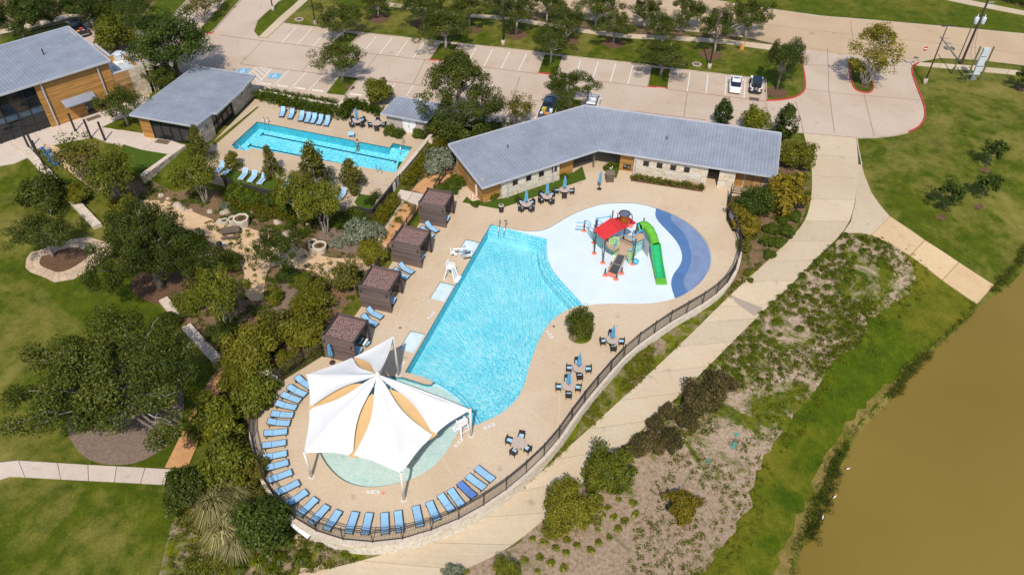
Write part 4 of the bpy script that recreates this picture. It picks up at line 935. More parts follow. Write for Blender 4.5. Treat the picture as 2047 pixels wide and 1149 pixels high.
def wall(mb, a, b, z0, z1, t, into=None):
    """solid wall whose outer face runs a->b; the thickness goes to the left of a->b"""
    a, b = Vector(a[:2]), Vector(b[:2]); d = (b - a).normalized(); n = Vector((-d.y, d.x))
    mb.prism([a, b, b + n * t, a + n * t], z0, z1)
def wallpos(a, b, s, out, z):
    a, b = Vector(a[:2]), Vector(b[:2]); d = (b - a).normalized(); n = Vector((-d.y, d.x)); p = a + d * s - n * out
    return Vector((p.x, p.y, z))
def wrot(a, b): return math.atan2(b[1] - a[1], b[0] - a[0])
def stones(parent, a, b, z0, z1, mat, course=.30, lens=(.55, 1.15), holes=(), ztop=None, budget=None, rnd=None):
    r = rnd or random.Random(int((a[0] + b[1]) * 100) & 0xffff); a, b = Vector(a[:2]), Vector(b[:2]); L = (b - a).length; rz = wrot(a, b)
    z = z0
    while z < z1 - .08:
        h = min(course * r.uniform(.75, 1.2), z1 - z); s = 0.0
        if z1 - (z + h) < .1: h = z1 - z
        while s < L - .02:
            l = min(r.uniform(*lens), L - s)
            if L - (s + l) < .2: l = L - s
            ok = all(not (s + l > h0 and s < h1 and z + h > g0 and z < g1) for h0, h1, g0, g1 in holes)
            if ok:
                o = link('stone', r.choice(STONES[mat]), parent); o.location = wallpos(a, b, s + l / 2, .0 + r.uniform(0, .025), z + h / 2)
                o.rotation_euler = (0, 0, rz); o.scale = (l - .03, .12, h - .025)
            s += l
        z += h
def planks(parent, a, b, z0, z1, mat, h=.19, t=.05, maxlen=5.0, gap=.012, out=0.0, holes=()):
    r = random.Random(int((a[0] * 3 + b[1]) * 100) & 0xffff); a, b = Vector(a[:2]), Vector(b[:2]); L = (b - a).length; rz = wrot(a, b)
    n = max(1, round((z1 - z0) / h)); hh = (z1 - z0) / n; me = plank_mesh(mat)
    for k in range(n):
        segs = [(0.0, L)]; zc = z0 + hh * (k + .5)
        for h0, h1, g0, g1 in holes:
            if g0 < zc < g1: segs = [q for s0, s1 in segs for q in ((s0, min(s1, h0)), (max(s0, h1), s1)) if q[1] - q[0] > .03]
        for s0, s1 in segs:
            s = s0
            while s < s1 - .01:
                l = min(r.uniform(maxlen * .5, maxlen), s1 - s)
                if s1 - s - l < .6: l = s1 - s
                o = link('plank', me, parent); o.location = wallpos(a, b, s + l / 2, out - t / 2 + r.uniform(0, .008), zc)
                o.rotation_euler = (0, 0, rz); o.scale = (l - .008, t, hh - gap); s += l
def plane_of(P):
    n = (P[1] - P[0]).cross(P[2] - P[0]).normalized(); n = n if n.z > 0 else -n
    return lambda x, y: P[0].z - (n.x * (x - P[0].x) + n.y * (y - P[0].y)) / n.z
def clip(poly, s0, s1):
    def cut(P, f):
        out = []
        for i in range(len(P)):
            p, q = P[i], P[(i + 1) % len(P)]; a, b = f(p), f(q)
            if a >= 0: out.append(p)
            if (a >= 0) != (b >= 0): out.append(p.lerp(q, a / (a - b)))
        return out
    P = cut(poly, lambda p: p.x - s0)
    return cut(P, lambda p: s1 - p.x) if P else []
def roof(parent, corners, e0, e1, spacing, zfun=None, t=.10, name='roof_panel', mat='metal_roof', rib=.055):
    """standing seam roof: e0->e1 is the eave; panels run square to it"""
    zf = zfun or plane_of(corners); e = (e1 - e0).to_2d().normalized(); n = Vector((-e.y, e.x))
    P = [Vector(((c.to_2d() - e0.to_2d()).dot(e), (c.to_2d() - e0.to_2d()).dot(n))) for c in corners]
    if area2(P) < 0: P = P[::-1]
    lo, hi = min(p.x for p in P), max(p.x for p in P); k = max(1, round((hi - lo) / spacing)); sp = (hi - lo) / k
    back = lambda p: e0.to_2d() + e * p.x + n * p.y
    ub = MB(); m_ = len(P); Q = [back(p) for p in P]
    ub.add([(p.x, p.y, zf(p.x, p.y) - .035) for p in Q] + [(p.x, p.y, zf(p.x, p.y) - t) for p in Q], [tuple(range(m_)), tuple(range(2 * m_ - 1, m_ - 1, -1))] + [(j, m_ + j, m_ + (j + 1) % m_, (j + 1) % m_) for j in range(m_)]); obj('roof_deck', ub, 'seam_dark', parent)
    for i in range(k):
        q = clip(P, lo + sp * i + .03, lo + sp * (i + 1) - .03)
        if len(q) < 3: continue
        q = [back(p) for p in q]; mb = MB(); m_ = len(q)
        vs = [(p.x, p.y, zf(p.x, p.y)) for p in q] + [(p.x, p.y, zf(p.x, p.y) - .034) for p in q]
        mb.add(vs, [tuple(range(m_)), tuple(range(2 * m_ - 1, m_ - 1, -1))] + [(j, m_ + j, m_ + (j + 1) % m_, (j + 1) % m_) for j in range(m_)])
        sx = lo + sp * i
        if i > 0:
            ys = sorted(p.y for p in clip(P, sx - .001, sx + .001))
            if len(ys) >= 2:
                A, B = back(Vector((sx, ys[0]))), back(Vector((sx, ys[-1])))
                mb.beam((A.x, A.y, zf(A.x, A.y) + rib / 2 + .001), (B.x, B.y, zf(B.x, B.y) + rib / 2 + .001), .045, rib)
        obj(name, mb, mat, parent)
def trim(parent, pts, w=.12, h=.2, mat='metal_trim', name='fascia', close=False, dz=-.06):
    mb = MB(); n = len(pts)
    for i in range(n if close else n - 1):
        a, b = pts[i] + Vector((0, 0, dz)), pts[(i + 1) % n] + Vector((0, 0, dz)); mb.beam(a, b, w, h)
    return obj(name, mb, mat, parent)
def frame_of(F0, F1, B0):
    e = (F1 - F0).to_2d().normalized(); n = Vector((-e.y, e.x)); n = n if n.dot((B0 - F0).to_2d()) > 0 else -n
    return lambda s, d: F0.to_2d() + e * s + n * d

# ---- bathhouse with two wings
F0, F1, F2 = W(963.6, 376.5, 3.0), W(1196.6, 300, 3.0), W(1553.6, 355, 3.0)
B0, B1, B2 = W(895.7, 289.7, 4.05), W(1169.5, 211.4, 4.05), W(1562, 267, 4.05)
bh = thing('bathhouse', 'long low bathhouse with bent grey metal roof behind the splash pad', 'building', (0, 0, 0))
roof(bh, [F0, F1, B1, B0], F0, F1, .42); roof(bh, [F1, F2, B2, B1], F1, F2, .42)
trim(bh, [F0, F1, F2], .13, .2, name='gutter'); trim(bh, [B0, B1, B2], .16, .18, name='ridge_cap', dz=.03); trim(bh, [F0, B0], .08, .22); trim(bh, [F2, B2], .08, .22)
trim(bh, [F1, B1], .22, .05, 'metal_roof', 'valley', dz=.04)
fl, fr_ = frame_of(F0, F1, B0), frame_of(F1, F2, B2)
WZ = 2.86
core = MB()
for f, s0, s1, d in ((fl, .62, 3.1, 1.06), (fl, 3.1, 11.3, .62), (fl, 11.3, 13.7, 1.06), (fr_, 2.75, 4.55, .8), (fr_, 4.55, 13.8, .52), (fr_, 15.2, 17.15, .52), (fr_, 17.15, 21.2, 1.3)):
    wall(core, f(s0, d), f(s1, d), 0, WZ, .2)
wall(core, fl(.62, 7.6), fl(.62, 1.06), 0, 3.2, .2); wall(core, fr_(21.2, 1.3), fr_(21.2, 7.4), 0, 3.2, .2)
wall(core, fl(13.7, 1.06), fl(13.7, 4.8), 0, WZ, .2); wall(core, fr_(2.75, 4.6), fr_(2.75, .8), 0, WZ, .2)
wall(core, fr_(13.8, .52), fr_(13.8, 4.0), 0, WZ, .2); wall(core, fr_(15.4, 4.0), fr_(15.4, .52), 0, WZ, .2)
wall(core, fl(16.9, 7.9), fl(.62, 7.9), 0, 3.8, .2); wall(core, fr_(21.2, 7.6), fr_(.3, 7.6), 0, 3.8, .2)
obj('wall', core, 'mortar', bh)
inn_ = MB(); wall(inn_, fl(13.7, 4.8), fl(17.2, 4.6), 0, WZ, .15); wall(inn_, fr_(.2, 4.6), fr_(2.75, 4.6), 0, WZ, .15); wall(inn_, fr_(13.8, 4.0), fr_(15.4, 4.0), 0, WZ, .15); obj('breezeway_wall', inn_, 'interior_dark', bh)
planks(bh, fl(.62, 1.04), fl(3.1, 1.04), .02, WZ, 'cedar'); planks(bh, fl(11.3, 1.04), fl(13.7, 1.04), .02, WZ, 'cedar')
planks(bh, fl(.6, 7.6), fl(.6, 1.0), .02, 3.15, 'cedar'); planks(bh, fr_(2.75, .78), fr_(4.55, .78), .02, WZ, 'cedar')
planks(bh, fr_(17.15, 1.28), fr_(18.2, 1.28), .02, WZ, 'cedar')
stones(bh, fl(3.1, .6), fl(11.3, .6), 0, WZ, 'limestone_pale'); stones(bh, fr_(4.55, .5), fr_(13.8, .5), 0, WZ, 'limestone_pale'); stones(bh, fr_(15.2, .5), fr_(17.15, .5), 0, WZ, 'limestone_pale')
stones(bh, fl(3.1, 1.04), fl(3.1, .6), 0, WZ, 'limestone_pale')
def small_window(parent, a, b, s, z, w=.62, h=.6, out=.1):
    rz = wrot(a, b); fo = MB()
    for dx, dz, sx, sz in ((0, h / 2, w + .12, .07), (0, -h / 2, w + .12, .07), (-w / 2, 0, .07, h), (w / 2, 0, .07, h)): fo.box((dx, 0, dz), (sx, .1, sz))
    o = obj('window', fo, 'dark_metal', parent, loc=wallpos(a, b, s, out, z), rz=rz)
    gl = MB(); gl.box((0, .02, 0), (w - .02, .04, h - .02)); obj('pane', gl, 'glass_dark', o)
for s in (2.1, 4.0, 5.85, 7.75): small_window(bh, fl(3.1, .6), fl(11.3, .6), s - .35 + .0, 1.85)
for s in (1.55, 3.25, 4.95, 6.65): small_window(bh, fr_(4.55, .5), fr_(13.8, .5), s, 1.85)
def door(parent, a, b, s, w=1.0, h=2.15, mat='cedar_old', z0=.02, out=.03, handle=True, leaves=1):
    for k in range(leaves):
        ss = s + w * (k - (leaves - 1) / 2); d = MB(); d.box((0, 0, h / 2), (w - .03, .06, h))
        o = obj('door', d, mat, parent, loc=wallpos(a, b, ss, out, z0), rz=wrot(a, b))
        if handle: hm = MB(); hm.box(((w / 2 - .12) * (1 if k == 0 else -1), -.06, h * .47), (.05, .06, .22)); obj('handle', hm, 'dark_metal', o)
A_, B_ = fl(.6, 7.6), fl(.6, 1.0)
door(bh, A_, B_, 2.2, .95, 2.1, 'cedar_old', out=.07); door(bh, A_, B_, 3.3, .95, 2.1, 'cedar_old', out=.07)
door(bh, fr_(17.15, 1.28), fr_(21.2, 1.28), 1.75, 1.0, 2.3, 'cedar_old', out=.05, leaves=1); door(bh, fr_(17.15, 1.28), fr_(21.2, 1.28), 2.78, 1.0, 2.3, 'cedar_old', out=.05)
for f, s, d in ((fl, 3.75, .35), (fl, 10.3, .35), (fr_, 4.85, .25)):
    mb = MB(); p = f(s, d); mb.box((p.x, p.y, 1.42), (.13, .13, 2.84), wrot(f(0, 0), f(1, 0))); obj('downpipe', mb, 'metal_trim', bh)
p = fl(16.72, .75); mb = MB(); mb.box((p.x, p.y, 1.43), (.2, .2, 2.86)); obj('column', mb, 'weathered_wood', bh)
mb = MB(); p = fl(6.5, 5.2); mb.cyl((p.x, p.y, 3.55), .06, .6); obj('vent_pipe', mb, 'dark_metal', bh); p = fr_(8.0, 4.0); mb = MB(); mb.cyl((p.x, p.y, 3.4), .07, .6); obj('vent_pipe', mb, 'play_bronze', bh)
mb = MB(); p0, p1 = fr_(2.75, .72), fr_(4.55, .72)
o = thing('drinking_fountain', 'pair of steel drinking fountains on the cedar wall of the bathhouse', 'fountain', wallpos(p0, p1, 1.0, .22, 0), wrot(p0, p1))
for dx, z in ((-.27, .95), (.27, .8)): mb.lathe([(.05, -.2), (.2, -.03), (.22, .05), (.16, .05), (.05, 0)], (dx, 0, z), 12)
obj('basin', mb, 'stainless', o); mb = MB(); mb.box((0, .15, .75), (1.0, .05, .7)); obj('back_plate', mb, 'dark_metal', o)
# signs hung on the dark gate of the passage
p0, p1 = fl(13.7, 4.8), fl(17.2, 4.6)
mb = MB(); mb.box((0, 0, 1.6), (.5, .03, .7)); tag(obj('notice_board', mb, 'white_plastic', loc=wallpos(p0, p1, 1.5, .06, .3), rz=wrot(p0, p1)), 'white notice board on dark gate inside the bathhouse passage', 'sign')
gt = thing('passage_gate', 'black metal gate closing the shaded passage through the bathhouse', 'gate', (0, 0, 0))
mb = MB(); a, b = fl(13.8, 2.6), fl(17.4, 2.2)
for k in range(26): q = wallpos(a, b, .14 * k, 0, 0); mb.box((q.x, q.y, .8), (.02, .02, 1.5))
o = obj('picket', mb, 'dark_metal', gt); o['kind'] = 'stuff'
for z in (.12, 1.52): m2 = MB(); m2.beam(v3(a, z), v3(b, z), .04, .04); obj('rail', m2, 'dark_metal', gt)
# shower pillar and life ring on the end wall
mb = MB(); mb.box((0, 0, .75), (.32, .1, 1.5)); mb.box((0, 0, 1.65), (.2, .08, .25)); tag(obj('first_aid_board', mb, 'white_plastic', loc=wallpos(A_, B_, 5.2, .13, .2), rz=wrot(A_, B_)), 'white rescue board hung on the cedar end wall of the bathhouse', 'board')
t = thing('life_ring', 'orange and white life ring lying on the paving by the bathhouse end wall', 'life ring', W(945, 394) + Vector((0, 0, .06)))
mb = MB(); mb.smooth = True; mb.tube([(.3 * math.cos(a), .3 * math.sin(a), 0) for a in [i * math.pi / 8 for i in range(17)]], .07, 8, cap=False); obj('ring', mb, 'play_coral', t)
mb = MB(); [mb.box((.3 * math.cos(a), .3 * math.sin(a), 0), (.17, .12, .15), a) for a in (0, math.pi / 2, math.pi, 3 * math.pi / 2)]; obj('band', mb, 'white_plastic', t)

# ---- lap pool house
b = thing('pool_house', 'grey metal roofed pool house with glass front beside the lap pool', 'building')
A, Bc, Cc, Dd = W(258, 230, 3.7), W(390, 253, 3.5), W(511, 150.5, 3.0), W(390, 131.7, 3.2)
pf = frame_of(A, Bc, Dd)
zf = plane_of([A, Bc, Dd])
notch = [W(390, 253, 3.5), W(424, 225.7, 3.4), W(432.6, 226.5, 3.4), W(486, 178, 3.2), W(491, 171.5, 3.15), W(511, 150.5, 3.05)]
cor = [A] + notch + [Dd]
roof(b, cor, Bc, Cc, .42, zf, .12)
trim(b, [Vector((p.x, p.y, zf(p.x, p.y))) for p in cor], .1, .24, close=True)
core = MB(); wall(core, pf(.55, .75), pf(2.15, .75), 0, 3.4, .2); wall(core, pf(.55, 14.5), pf(.55, .75), 0, 3.2, .2); wall(core, pf(9.6, 14.4), pf(.55, 14.4), 0, 2.9, .2); wall(core, pf(9.45, .75), pf(9.45, 3.7), 0, 3.2, .2); wall(core, pf(9.45, 8.9), pf(9.45, 14.4), 0, 2.9, .2)
obj('wall', core, 'mortar', b)
planks(b, pf(.55, .73), pf(2.15, .73), .02, 3.4, 'cedar')
stones(b, pf(9.47, .75), pf(9.47, 3.7), 0, 3.2, 'limestone_grey'); stones(b, pf(9.47, 8.9), pf(9.47, 14.4), 0, 2.9, 'limestone_grey'); stones(b, pf(9.0, .74), pf(9.47, .74), 0, 3.2, 'limestone_pale')
gl = MB(); wall(gl, pf(2.2, .85), pf(9.0, .85), .05, 3.3, .05); obj('glass_front', gl, 'glass_dark', b)
for k in range(6):
    mb = MB(); p = pf(2.2 + 1.36 * k, .8); mb.box((p.x, p.y, 1.7), (.07, .1, 3.4), wrot(A, Bc)); obj('mullion', mb, 'dark_metal', b)
gl = MB(); wall(gl, pf(9.3, 3.7), pf(9.3, 8.9), .05, 2.9, .05); obj('glass_side', gl, 'glass_dark', b)
for k in range(5):
    mb = MB(); p = pf(9.34, 3.75 + 1.28 * k); mb.box((p.x, p.y, 1.5), (.1, .07, 2.9), wrot(A, Bc)); obj('mullion', mb, 'dark_metal', b)
mb = MB(); p = pf(9.55, 2.2); mb.box((p.x, p.y, 2.2), (.1, .12, .5), wrot(A, Bc)); obj('wall_lamp', mb, 'dark_metal', b); mb = MB(); p = pf(9.55, 11.6); mb.box((p.x, p.y, 2.1), (.1, .12, .5), wrot(A, Bc)); obj('wall_lamp', mb, 'dark_metal', b)
for (x, y, lb) in ((325, 283.5, 'brown door mat in front of the pool house glass'), (187, 236, 'brown door mat at the clubhouse door under the canopy')):
    p = W(x, y, .03); mb = MB(); mb.box((0, 0, .012), (1.9, .9, .024)); tag(obj('door_mat', mb, 'weathered_wood', loc=p, rz=wrot(A, Bc) if x > 200 else .75), lb, 'mat')

# ---- clubhouse
cb = thing('clubhouse', 'large clubhouse with tall glass front, cedar boards and grey metal roof', 'building')
a0, b0, c0, d0 = W(0, 190, 6.7), W(220.6, 121.4, 6.7), W(136.8, 53, 6.0), W(0, 92.3, 6.0)
ex = (a0 - b0) * .42; ey = (d0 - c0); ey = (a0 - b0).normalized() * ((a0 - b0).length * 1.42)
a1 = b0 + ey; d1 = c0 + ey
roof(cb, [a1, b0, c0, d1], a1, b0, .45, t=.16)
trim(cb, [a1, b0, c0, d1], .14, .26, close=True)
e0 = (a0 - b0).normalized()
cf = frame_of(a0, b0, c0)   # s=0 at the frame edge, grows to the right
Lr = (b0 - a0).to_2d().length
g0s, g1s, wd = -5.5, 4.15, .35
core = MB(); wall(core, cf(g1s, wd + .2), cf(Lr - .3, wd + .2), 0, 6.4, .25); wall(core, cf(Lr - .3, wd + .2), cf(Lr - .3, 14.5), 0, 6.2, .25); wall(core, cf(Lr, 14.5), cf(-6, 14.5), 0, 5.9, .25); obj('wall', core, 'mortar', cb)
planks(cb, cf(g1s, wd + .18), cf(Lr - .3, wd + .18), .02, 6.4, 'cedar', h=.2, holes=[(5.0, 6.05, 0, 2.5)])
planks(cb, cf(g1s, wd + .18 + 2.0), cf(g1s, wd + .18), .02, 6.4, 'cedar', h=.2)
# curtain wall: panes between mullions
gw = obj('curtain_wall', (lambda m: (wall(m, cf(g0s, wd + .6), cf(g1s, wd + .6), 0, 6.4, .05), m)[1])(MB()), 'interior_dark', cb)
cols = 6; cwid = (g1s - g0s) / cols
for k in range(cols):
    for z0, z1, mt in ((.06, 1.1, 'glass_dark'), (1.16, 2.45, 'glass_dark'), (2.51, 3.35, 'glass_band'), (3.41, 4.8, 'glass_dark'), (4.86, 6.3, 'glass_dark')):
        pm = MB(); wall(pm, cf(g0s + cwid * k + .05, wd + .45), cf(g0s + cwid * (k + 1) - .05, wd + .45), z0, z1, .03); obj('pane', pm, mt, gw)
    mm = MB(); p = cf(g0s + cwid * k, wd + .4); mm.box((p.x, p.y, 3.2), (.08, .16, 6.4), wrot(a0, b0)); obj('mullion', mm, 'dark_metal', gw)
    if k > 1:
        for q in (.35, .75): 
            mm = MB(); p = cf(g0s + cwid * (k + q), wd + .9); mm.box((p.x, p.y, .55), (.05, .05, 1.0)); obj('blind', mm, 'lift_grey', gw)
for z in (1.13, 2.48, 3.38, 4.83): mm = MB(); mm.beam(v3(cf(g0s, wd + .42), z), v3(cf(g1s, wd + .42), z), .1, .06); obj('transom', mm, 'dark_metal', gw)
for s in (g1s + .75, Lr - 1.9):
    mb = MB(); p = cf(s, wd - .05); mb.box((p.x, p.y, 3.2), (.16, .16, 6.4), wrot(a0, b0)); obj('downpipe', mb, 'metal_trim', cb)
# door under its canopy
da, db_ = cf(g1s, wd + .18), cf(Lr - .3, wd + .18)
d = MB(); d.box((0, 0, 1.2), (1.0, .06, 2.4)); dob = obj('door', d, 'glass_dark', cb, loc=wallpos(da, db_, 5.52, .02, .02), rz=wrot(da, db_))
mb = MB(); mb.box((-.38, -.06, 1.1), (.05, .06, .5)); obj('handle', mb, 'stainless', dob)
q = [cf(g1s + 2.3, wd - 1.5), cf(g1s + 6.5, wd - 1.5), cf(g1s + 6.5, wd + .2), cf(g1s + 2.3, wd + .2)]
mb = MB(); mb.slab(v3(q[0], 2.85), v3(q[1], 2.85), v3(q[2], 3.2), v3(q[3], 3.2), .12); obj('canopy', mb, 'metal_roof', cb)
mb = MB(); p = cf(8.2, 8.5); mb.cyl((p.x, p.y, 6.3), .09, .9); obj('vent_pipe', mb, 'dark_metal', cb)
# lower flat roofed annex
ax = thing('clubhouse_annex', 'flat roofed annex with parapet and roof plant at the end of the clubhouse', 'building')
AXP = [W(x, y, 4.5).to_2d() for x, y in ((204, 154.4), (255, 139.5), (285.5, 129), (247, 102), (222, 111), (192, 88))]
AXP = AXP + [cf(Lr - .6, 11).copy(), cf(Lr - .6, 1.2).copy()]
inner = offset_line(AXP, .45, True) if area2(AXP) > 0 else offset_line(AXP, -.45, True)
pr = MB()
for i in range(len(AXP)):
    j = (i + 1) % len(AXP); o4 = [AXP[i], AXP[j], inner[j], inner[i]]
    pr.mi = 0; pr.prism(o4, 0, 4.44)
obj('wall', pr, 'orange_steel', ax)
for i in range(6):
    j = (i + 1) % len(AXP); cp = MB(); e_ = (AXP[j] - AXP[i]).normalized() * .04; cp.prism([AXP[i] - e_, AXP[j] + e_, inner[j] + e_, inner[i] - e_], 4.445, 4.52 + .002 * i); obj('coping', cp, 'metal_trim', ax)
planks(ax, AXP[0] + (AXP[0] - AXP[1]) * .02, AXP[1], .02, 4.43, 'cedar_old', h=.2, out=.06)
planks(ax, cf(Lr - .3, wd + .16), AXP[0], .02, 4.4, 'cedar_old', h=.2, out=.06)
stones(ax, AXP[1], AXP[2], 0, 4.43, 'limestone', course=.33)
stones(ax, AXP[2], AXP[3], 0, 4.43, 'limestone', course=.33)
V, Fq = tri(inner); mb = MB(); mb.add([(p.x, p.y, 3.6) for p in V], Fq); obj('roof', mb, 'roof_white', ax)
p = W(240, 117, 3.6); mb = MB(); mb.box((p.x, p.y, 3.95), (1.7, 1.4, .6), .6); mb.lathe([(.75, 0), (.8, .12), (.55, .3), (.0, .36)], (p.x, p.y, 4.26), 16); obj('roof_fan', mb, 'utility_grey', ax)
mb = MB(); p = W(252, 132, 3.6); mb.box((p.x, p.y, 3.68), (3.4, 1.6, .12), .74); [mb.box((p.x - .8 + .6 * k, p.y + .2 + .5 * k, 3.8), (.5, .35, .3), .7) for k in range(3)]; obj('roof_unit', mb, 'utility_grey', ax)
ld = thing('roof_ladder', 'white steel roof ladder cage on the stone end of the annex', 'ladder')
base = AXP[2] + (AXP[2] - AXP[1]).normalized() * .5
mb = MB()
for k in (0, 1):
    q = base + Vector((.35 * k, .45 * k)); mb.tube([(q.x, q.y, 0), (q.x, q.y, 5.6)], .04, 6)
for k in range(18): mb.beam((base.x, base.y, .3 + .29 * k), (base.x + .35, base.y + .45, .3 + .29 * k), .03, .03)
obj('rails', mb, 'white_steel', ld)
mb = MB()
for z in (3.6, 4.3, 5.0, 5.6): mb.tube([(base.x + .17 + .5 * math.cos(a), base.y + .22 + .5 * math.sin(a), z) for a in [i * math.pi / 5 for i in range(11)]], .035, 5, cap=False)
obj('cage', mb, 'white_steel', ld)

# ---- pump house
ph = thing('pump_house', 'small shed with grey ribbed metal roof behind the lap pool', 'shed')
a, b2, c, d = W(760.7, 227.4, 2.55), W(853, 244.5, 2.55), W(888, 209, 2.9), W(795, 193, 2.9)
c = b2 + (d - a); c.z = 2.9
roof(ph, [a, b2, c, d], a, b2, .4); trim(ph, [a, b2, c, d], .1, .2, close=True)
q = frame_of(a, b2, d); core = MB()
core.prism([q(.5, .6), q(6.3, .6), q(6.3, 4.5), q(.5, 4.5)], 0, 2.42); obj('wall', core, 'wall_plaster', ph)
door(ph, q(.5, .6), q(6.3, .6), 2.85, .95, 2.1, 'white_plastic', leaves=1); door(ph, q(.5, .6), q(6.3, .6), 3.85, .95, 2.1, 'white_plastic')

# ------------------------------------------------------------------ walls and fences
def masonry_wall(name, label, pts, zb, zt, t, mat, capmat='stone_cap', cat='wall', stone=True, course=.3, cap=.1, ends=True):
    r = thing(name, label, cat); P = [Vector(p[:2]) for p in pts]
    body = MB(); Lf = offset_line(P, t)
    for i in range(len(P) - 1): body.prism([P[i], P[i + 1], Lf[i + 1], Lf[i]], zb, zt)
    obj('core', body, 'mortar' if stone else mat, r)
    if stone:
        for i in range(len(P) - 1):
            stones(r, P[i], P[i + 1], zb, zt, mat, course)
        if ends: stones(r, P[-1], Lf[-1], zb, zt, mat, course); stones(r, Lf[0], P[0], zb, zt, mat, course)
    a, b = offset_line(P, -.07), offset_line(P, t + .05)
    for i in range(len(P) - 1):
        L = (P[i + 1] - P[i]).length; n = max(1, round(L / 1.4))
        for k in range(n):
            u, w_ = k / n + .004, (k + 1) / n - .004
            m_ = MB(); m_.prism([a[i].lerp(a[i + 1], u), a[i].lerp(a[i + 1], w_), b[i].lerp(b[i + 1], w_), b[i].lerp(b[i + 1], u)], zt + .002, zt + cap); obj('coping', m_, capmat, r)
    return r
masonry_wall('garden_wall', 'rough stone wall retaining the small raised turf near the pool house', XY([(287, 352), (371, 291)], .3), -1.35, .3, .5, 'limestone_grey')
masonry_wall('retaining_wall', 'pale concrete wall along the right end of the lap pool deck', XY([(797, 352), (830, 313), (866, 268)], .45), -1.0, .45, .35, 'wall_plaster', stone=False)
masonry_wall('planter_wall', 'pale stone planter wall behind the lap pool hedge', XY([(510, 182), (600, 199), (676, 214)], .5), -.1, .5, .4, 'limestone_pale', stone=False)
masonry_wall('planter_wall', 'pale stone planter wall between the shrubs and the parking stalls', XY([(676, 215), (690, 201)], .5), -.1, .5, .4, 'limestone_pale', stone=False)
mb = MB()
for nm, lb, pts, zt in (('concrete_panel', 'low board marked concrete screen at the lap pool gate', [(778, 362), (797, 352)], .9),):
    A, Bq = XY(pts, zt); t_ = thing(nm, lb, 'screen'); m_ = MB(); wall(m_, XY([(776, 360.5)], zt)[0], XY([(738, 352)], zt)[0], -.1, .12, .25); obj('panel', m_, 'wall_plaster', t_)
def plank_fence(name, label, pts, zb, zt, mat='dark_plank', cat='fence', h=.2):
    r = thing(name, label, cat); P = [Vector(p[:2]) for p in pts]
    for i in range(len(P) - 1):
        m_ = MB(); wall(m_, P[i], P[i + 1], zb, zt - .04, .1); obj('backing', m_, 'dark_post', r)
        planks(r, P[i], P[i + 1], zb, zt, mat, h, .05, 3.5, .015, .03)
    c_ = MB()
    for i in range(len(P) - 1): c_.beam(v3(P[i], zt + .045), v3(P[i + 1], zt + .045), .22, .07)
    obj('cap_board', c_, 'dark_post', r)
    return r
plank_fence('plank_fence', 'dark stained plank fence below the row of loungers by the lap pool', XY([(446, 358.5), (547, 384.5), (603, 398.5)], .45), -1.5, .45)
plank_fence('plank_fence', 'dark stained plank fence corner between turf strip and clipped hedge', XY([(713, 414), (742, 421), (797, 353.5)], .6), -1.3, .6)
g = thing('pool_gate', 'tall black metal gate in the dark fence beside the concrete wall', 'gate', (0, 0, 0))
A, Bq = XY([(782, 372), (797, 353.5)], .6); A, Bq = A.copy(), Bq.copy()
d_ = (Bq - A).normalized(); n_ = Vector((d_.y, -d_.x)) * .12
for i in range(3):
    s = A + n_ + (Bq - A) * i / 2; m_ = MB(); m_.box((s.x, s.y, .1), (.1, .1, 1.9)); obj('post', m_, 'dark_metal', g)
for i in range(2):
    s0 = A + n_ * 1.2 + (Bq - A) * (i + .2) / 2; s1 = A + n_ * 1.2 + (Bq - A) * (i + .8) / 2; m_ = MB(); m_.beam(v3(s0, .1), v3(s1, .1), .04, 1.3); obj('infill_panel', m_, ['wall_plaster', 'white_plastic'][i == 0], g)

# retaining wall of the big deck, with its stone face and coping
rw = thing('retaining_wall', 'long curved pale stone wall holding up the main pool deck above the footpath', 'wall')
FO = dens(FENCE[6:-2], 1.1, False)
if (FO[0] - W(1455, 440).to_2d()).length > (FO[-1] - W(1455, 440).to_2d()).length: FO = FO[::-1]
outw = -1
tst = offset_line(FO, .5); 
outw = 1 if not inside(DECK_OUT, np.array([tst[10].x]), np.array([tst[10].y]))[0] else -1
o1 = offset_line(FO, outw * .04); o2 = offset_line(FO, outw * .42); o3 = offset_line(FO, outw * .48)
o0 = offset_line(FO, -outw * .12)
bm_ = MB()
for i in range(len(FO) - 1): bm_.prism([o1[i], o1[i + 1], o2[i + 1], o2[i]], -2.6, -.03)
obj('core', bm_, 'mortar', rw)
for i in range(0, len(FO) - 1):
    m_ = MB(); e_ = (FO[i + 1] - FO[i]).normalized() * .006; m_.prism([o1[i] + e_, o1[i + 1] - e_, o3[i + 1] - e_, o3[i] + e_], -.028, .06); obj('coping', m_, 'stone_cap', rw)
rs = random.Random(4); cand = []
line_ = [p for p in (o2 if outw < 0 else o2)]
for row in range(8):
    z1 = -.04 - .26 * row; i = 0; s = rs.uniform(0, .5)
    tot = [0.0]
    for k in range(len(line_) - 1): tot.append(tot[-1] + (line_[k + 1] - line_[k]).length)
    while s < tot[-1] - .3:
        l = rs.uniform(.5, 1.1); k = max(0, min(len(line_) - 2, int(np.searchsorted(tot, s + l / 2)) - 1))
        t_ = (s + l / 2 - tot[k]) / (tot[k + 1] - tot[k]); p = line_[k].lerp(line_[k + 1], t_); dd = line_[k + 1] - line_[k]
        if hz(p.x, p.y) < z1 - .02: cand.append((p, math.atan2(dd.y, dd.x), l, z1 - .13))
        s += l
cand.sort(key=lambda c: (c[0] - Vector((-9, 25))).length)
rest = MB()
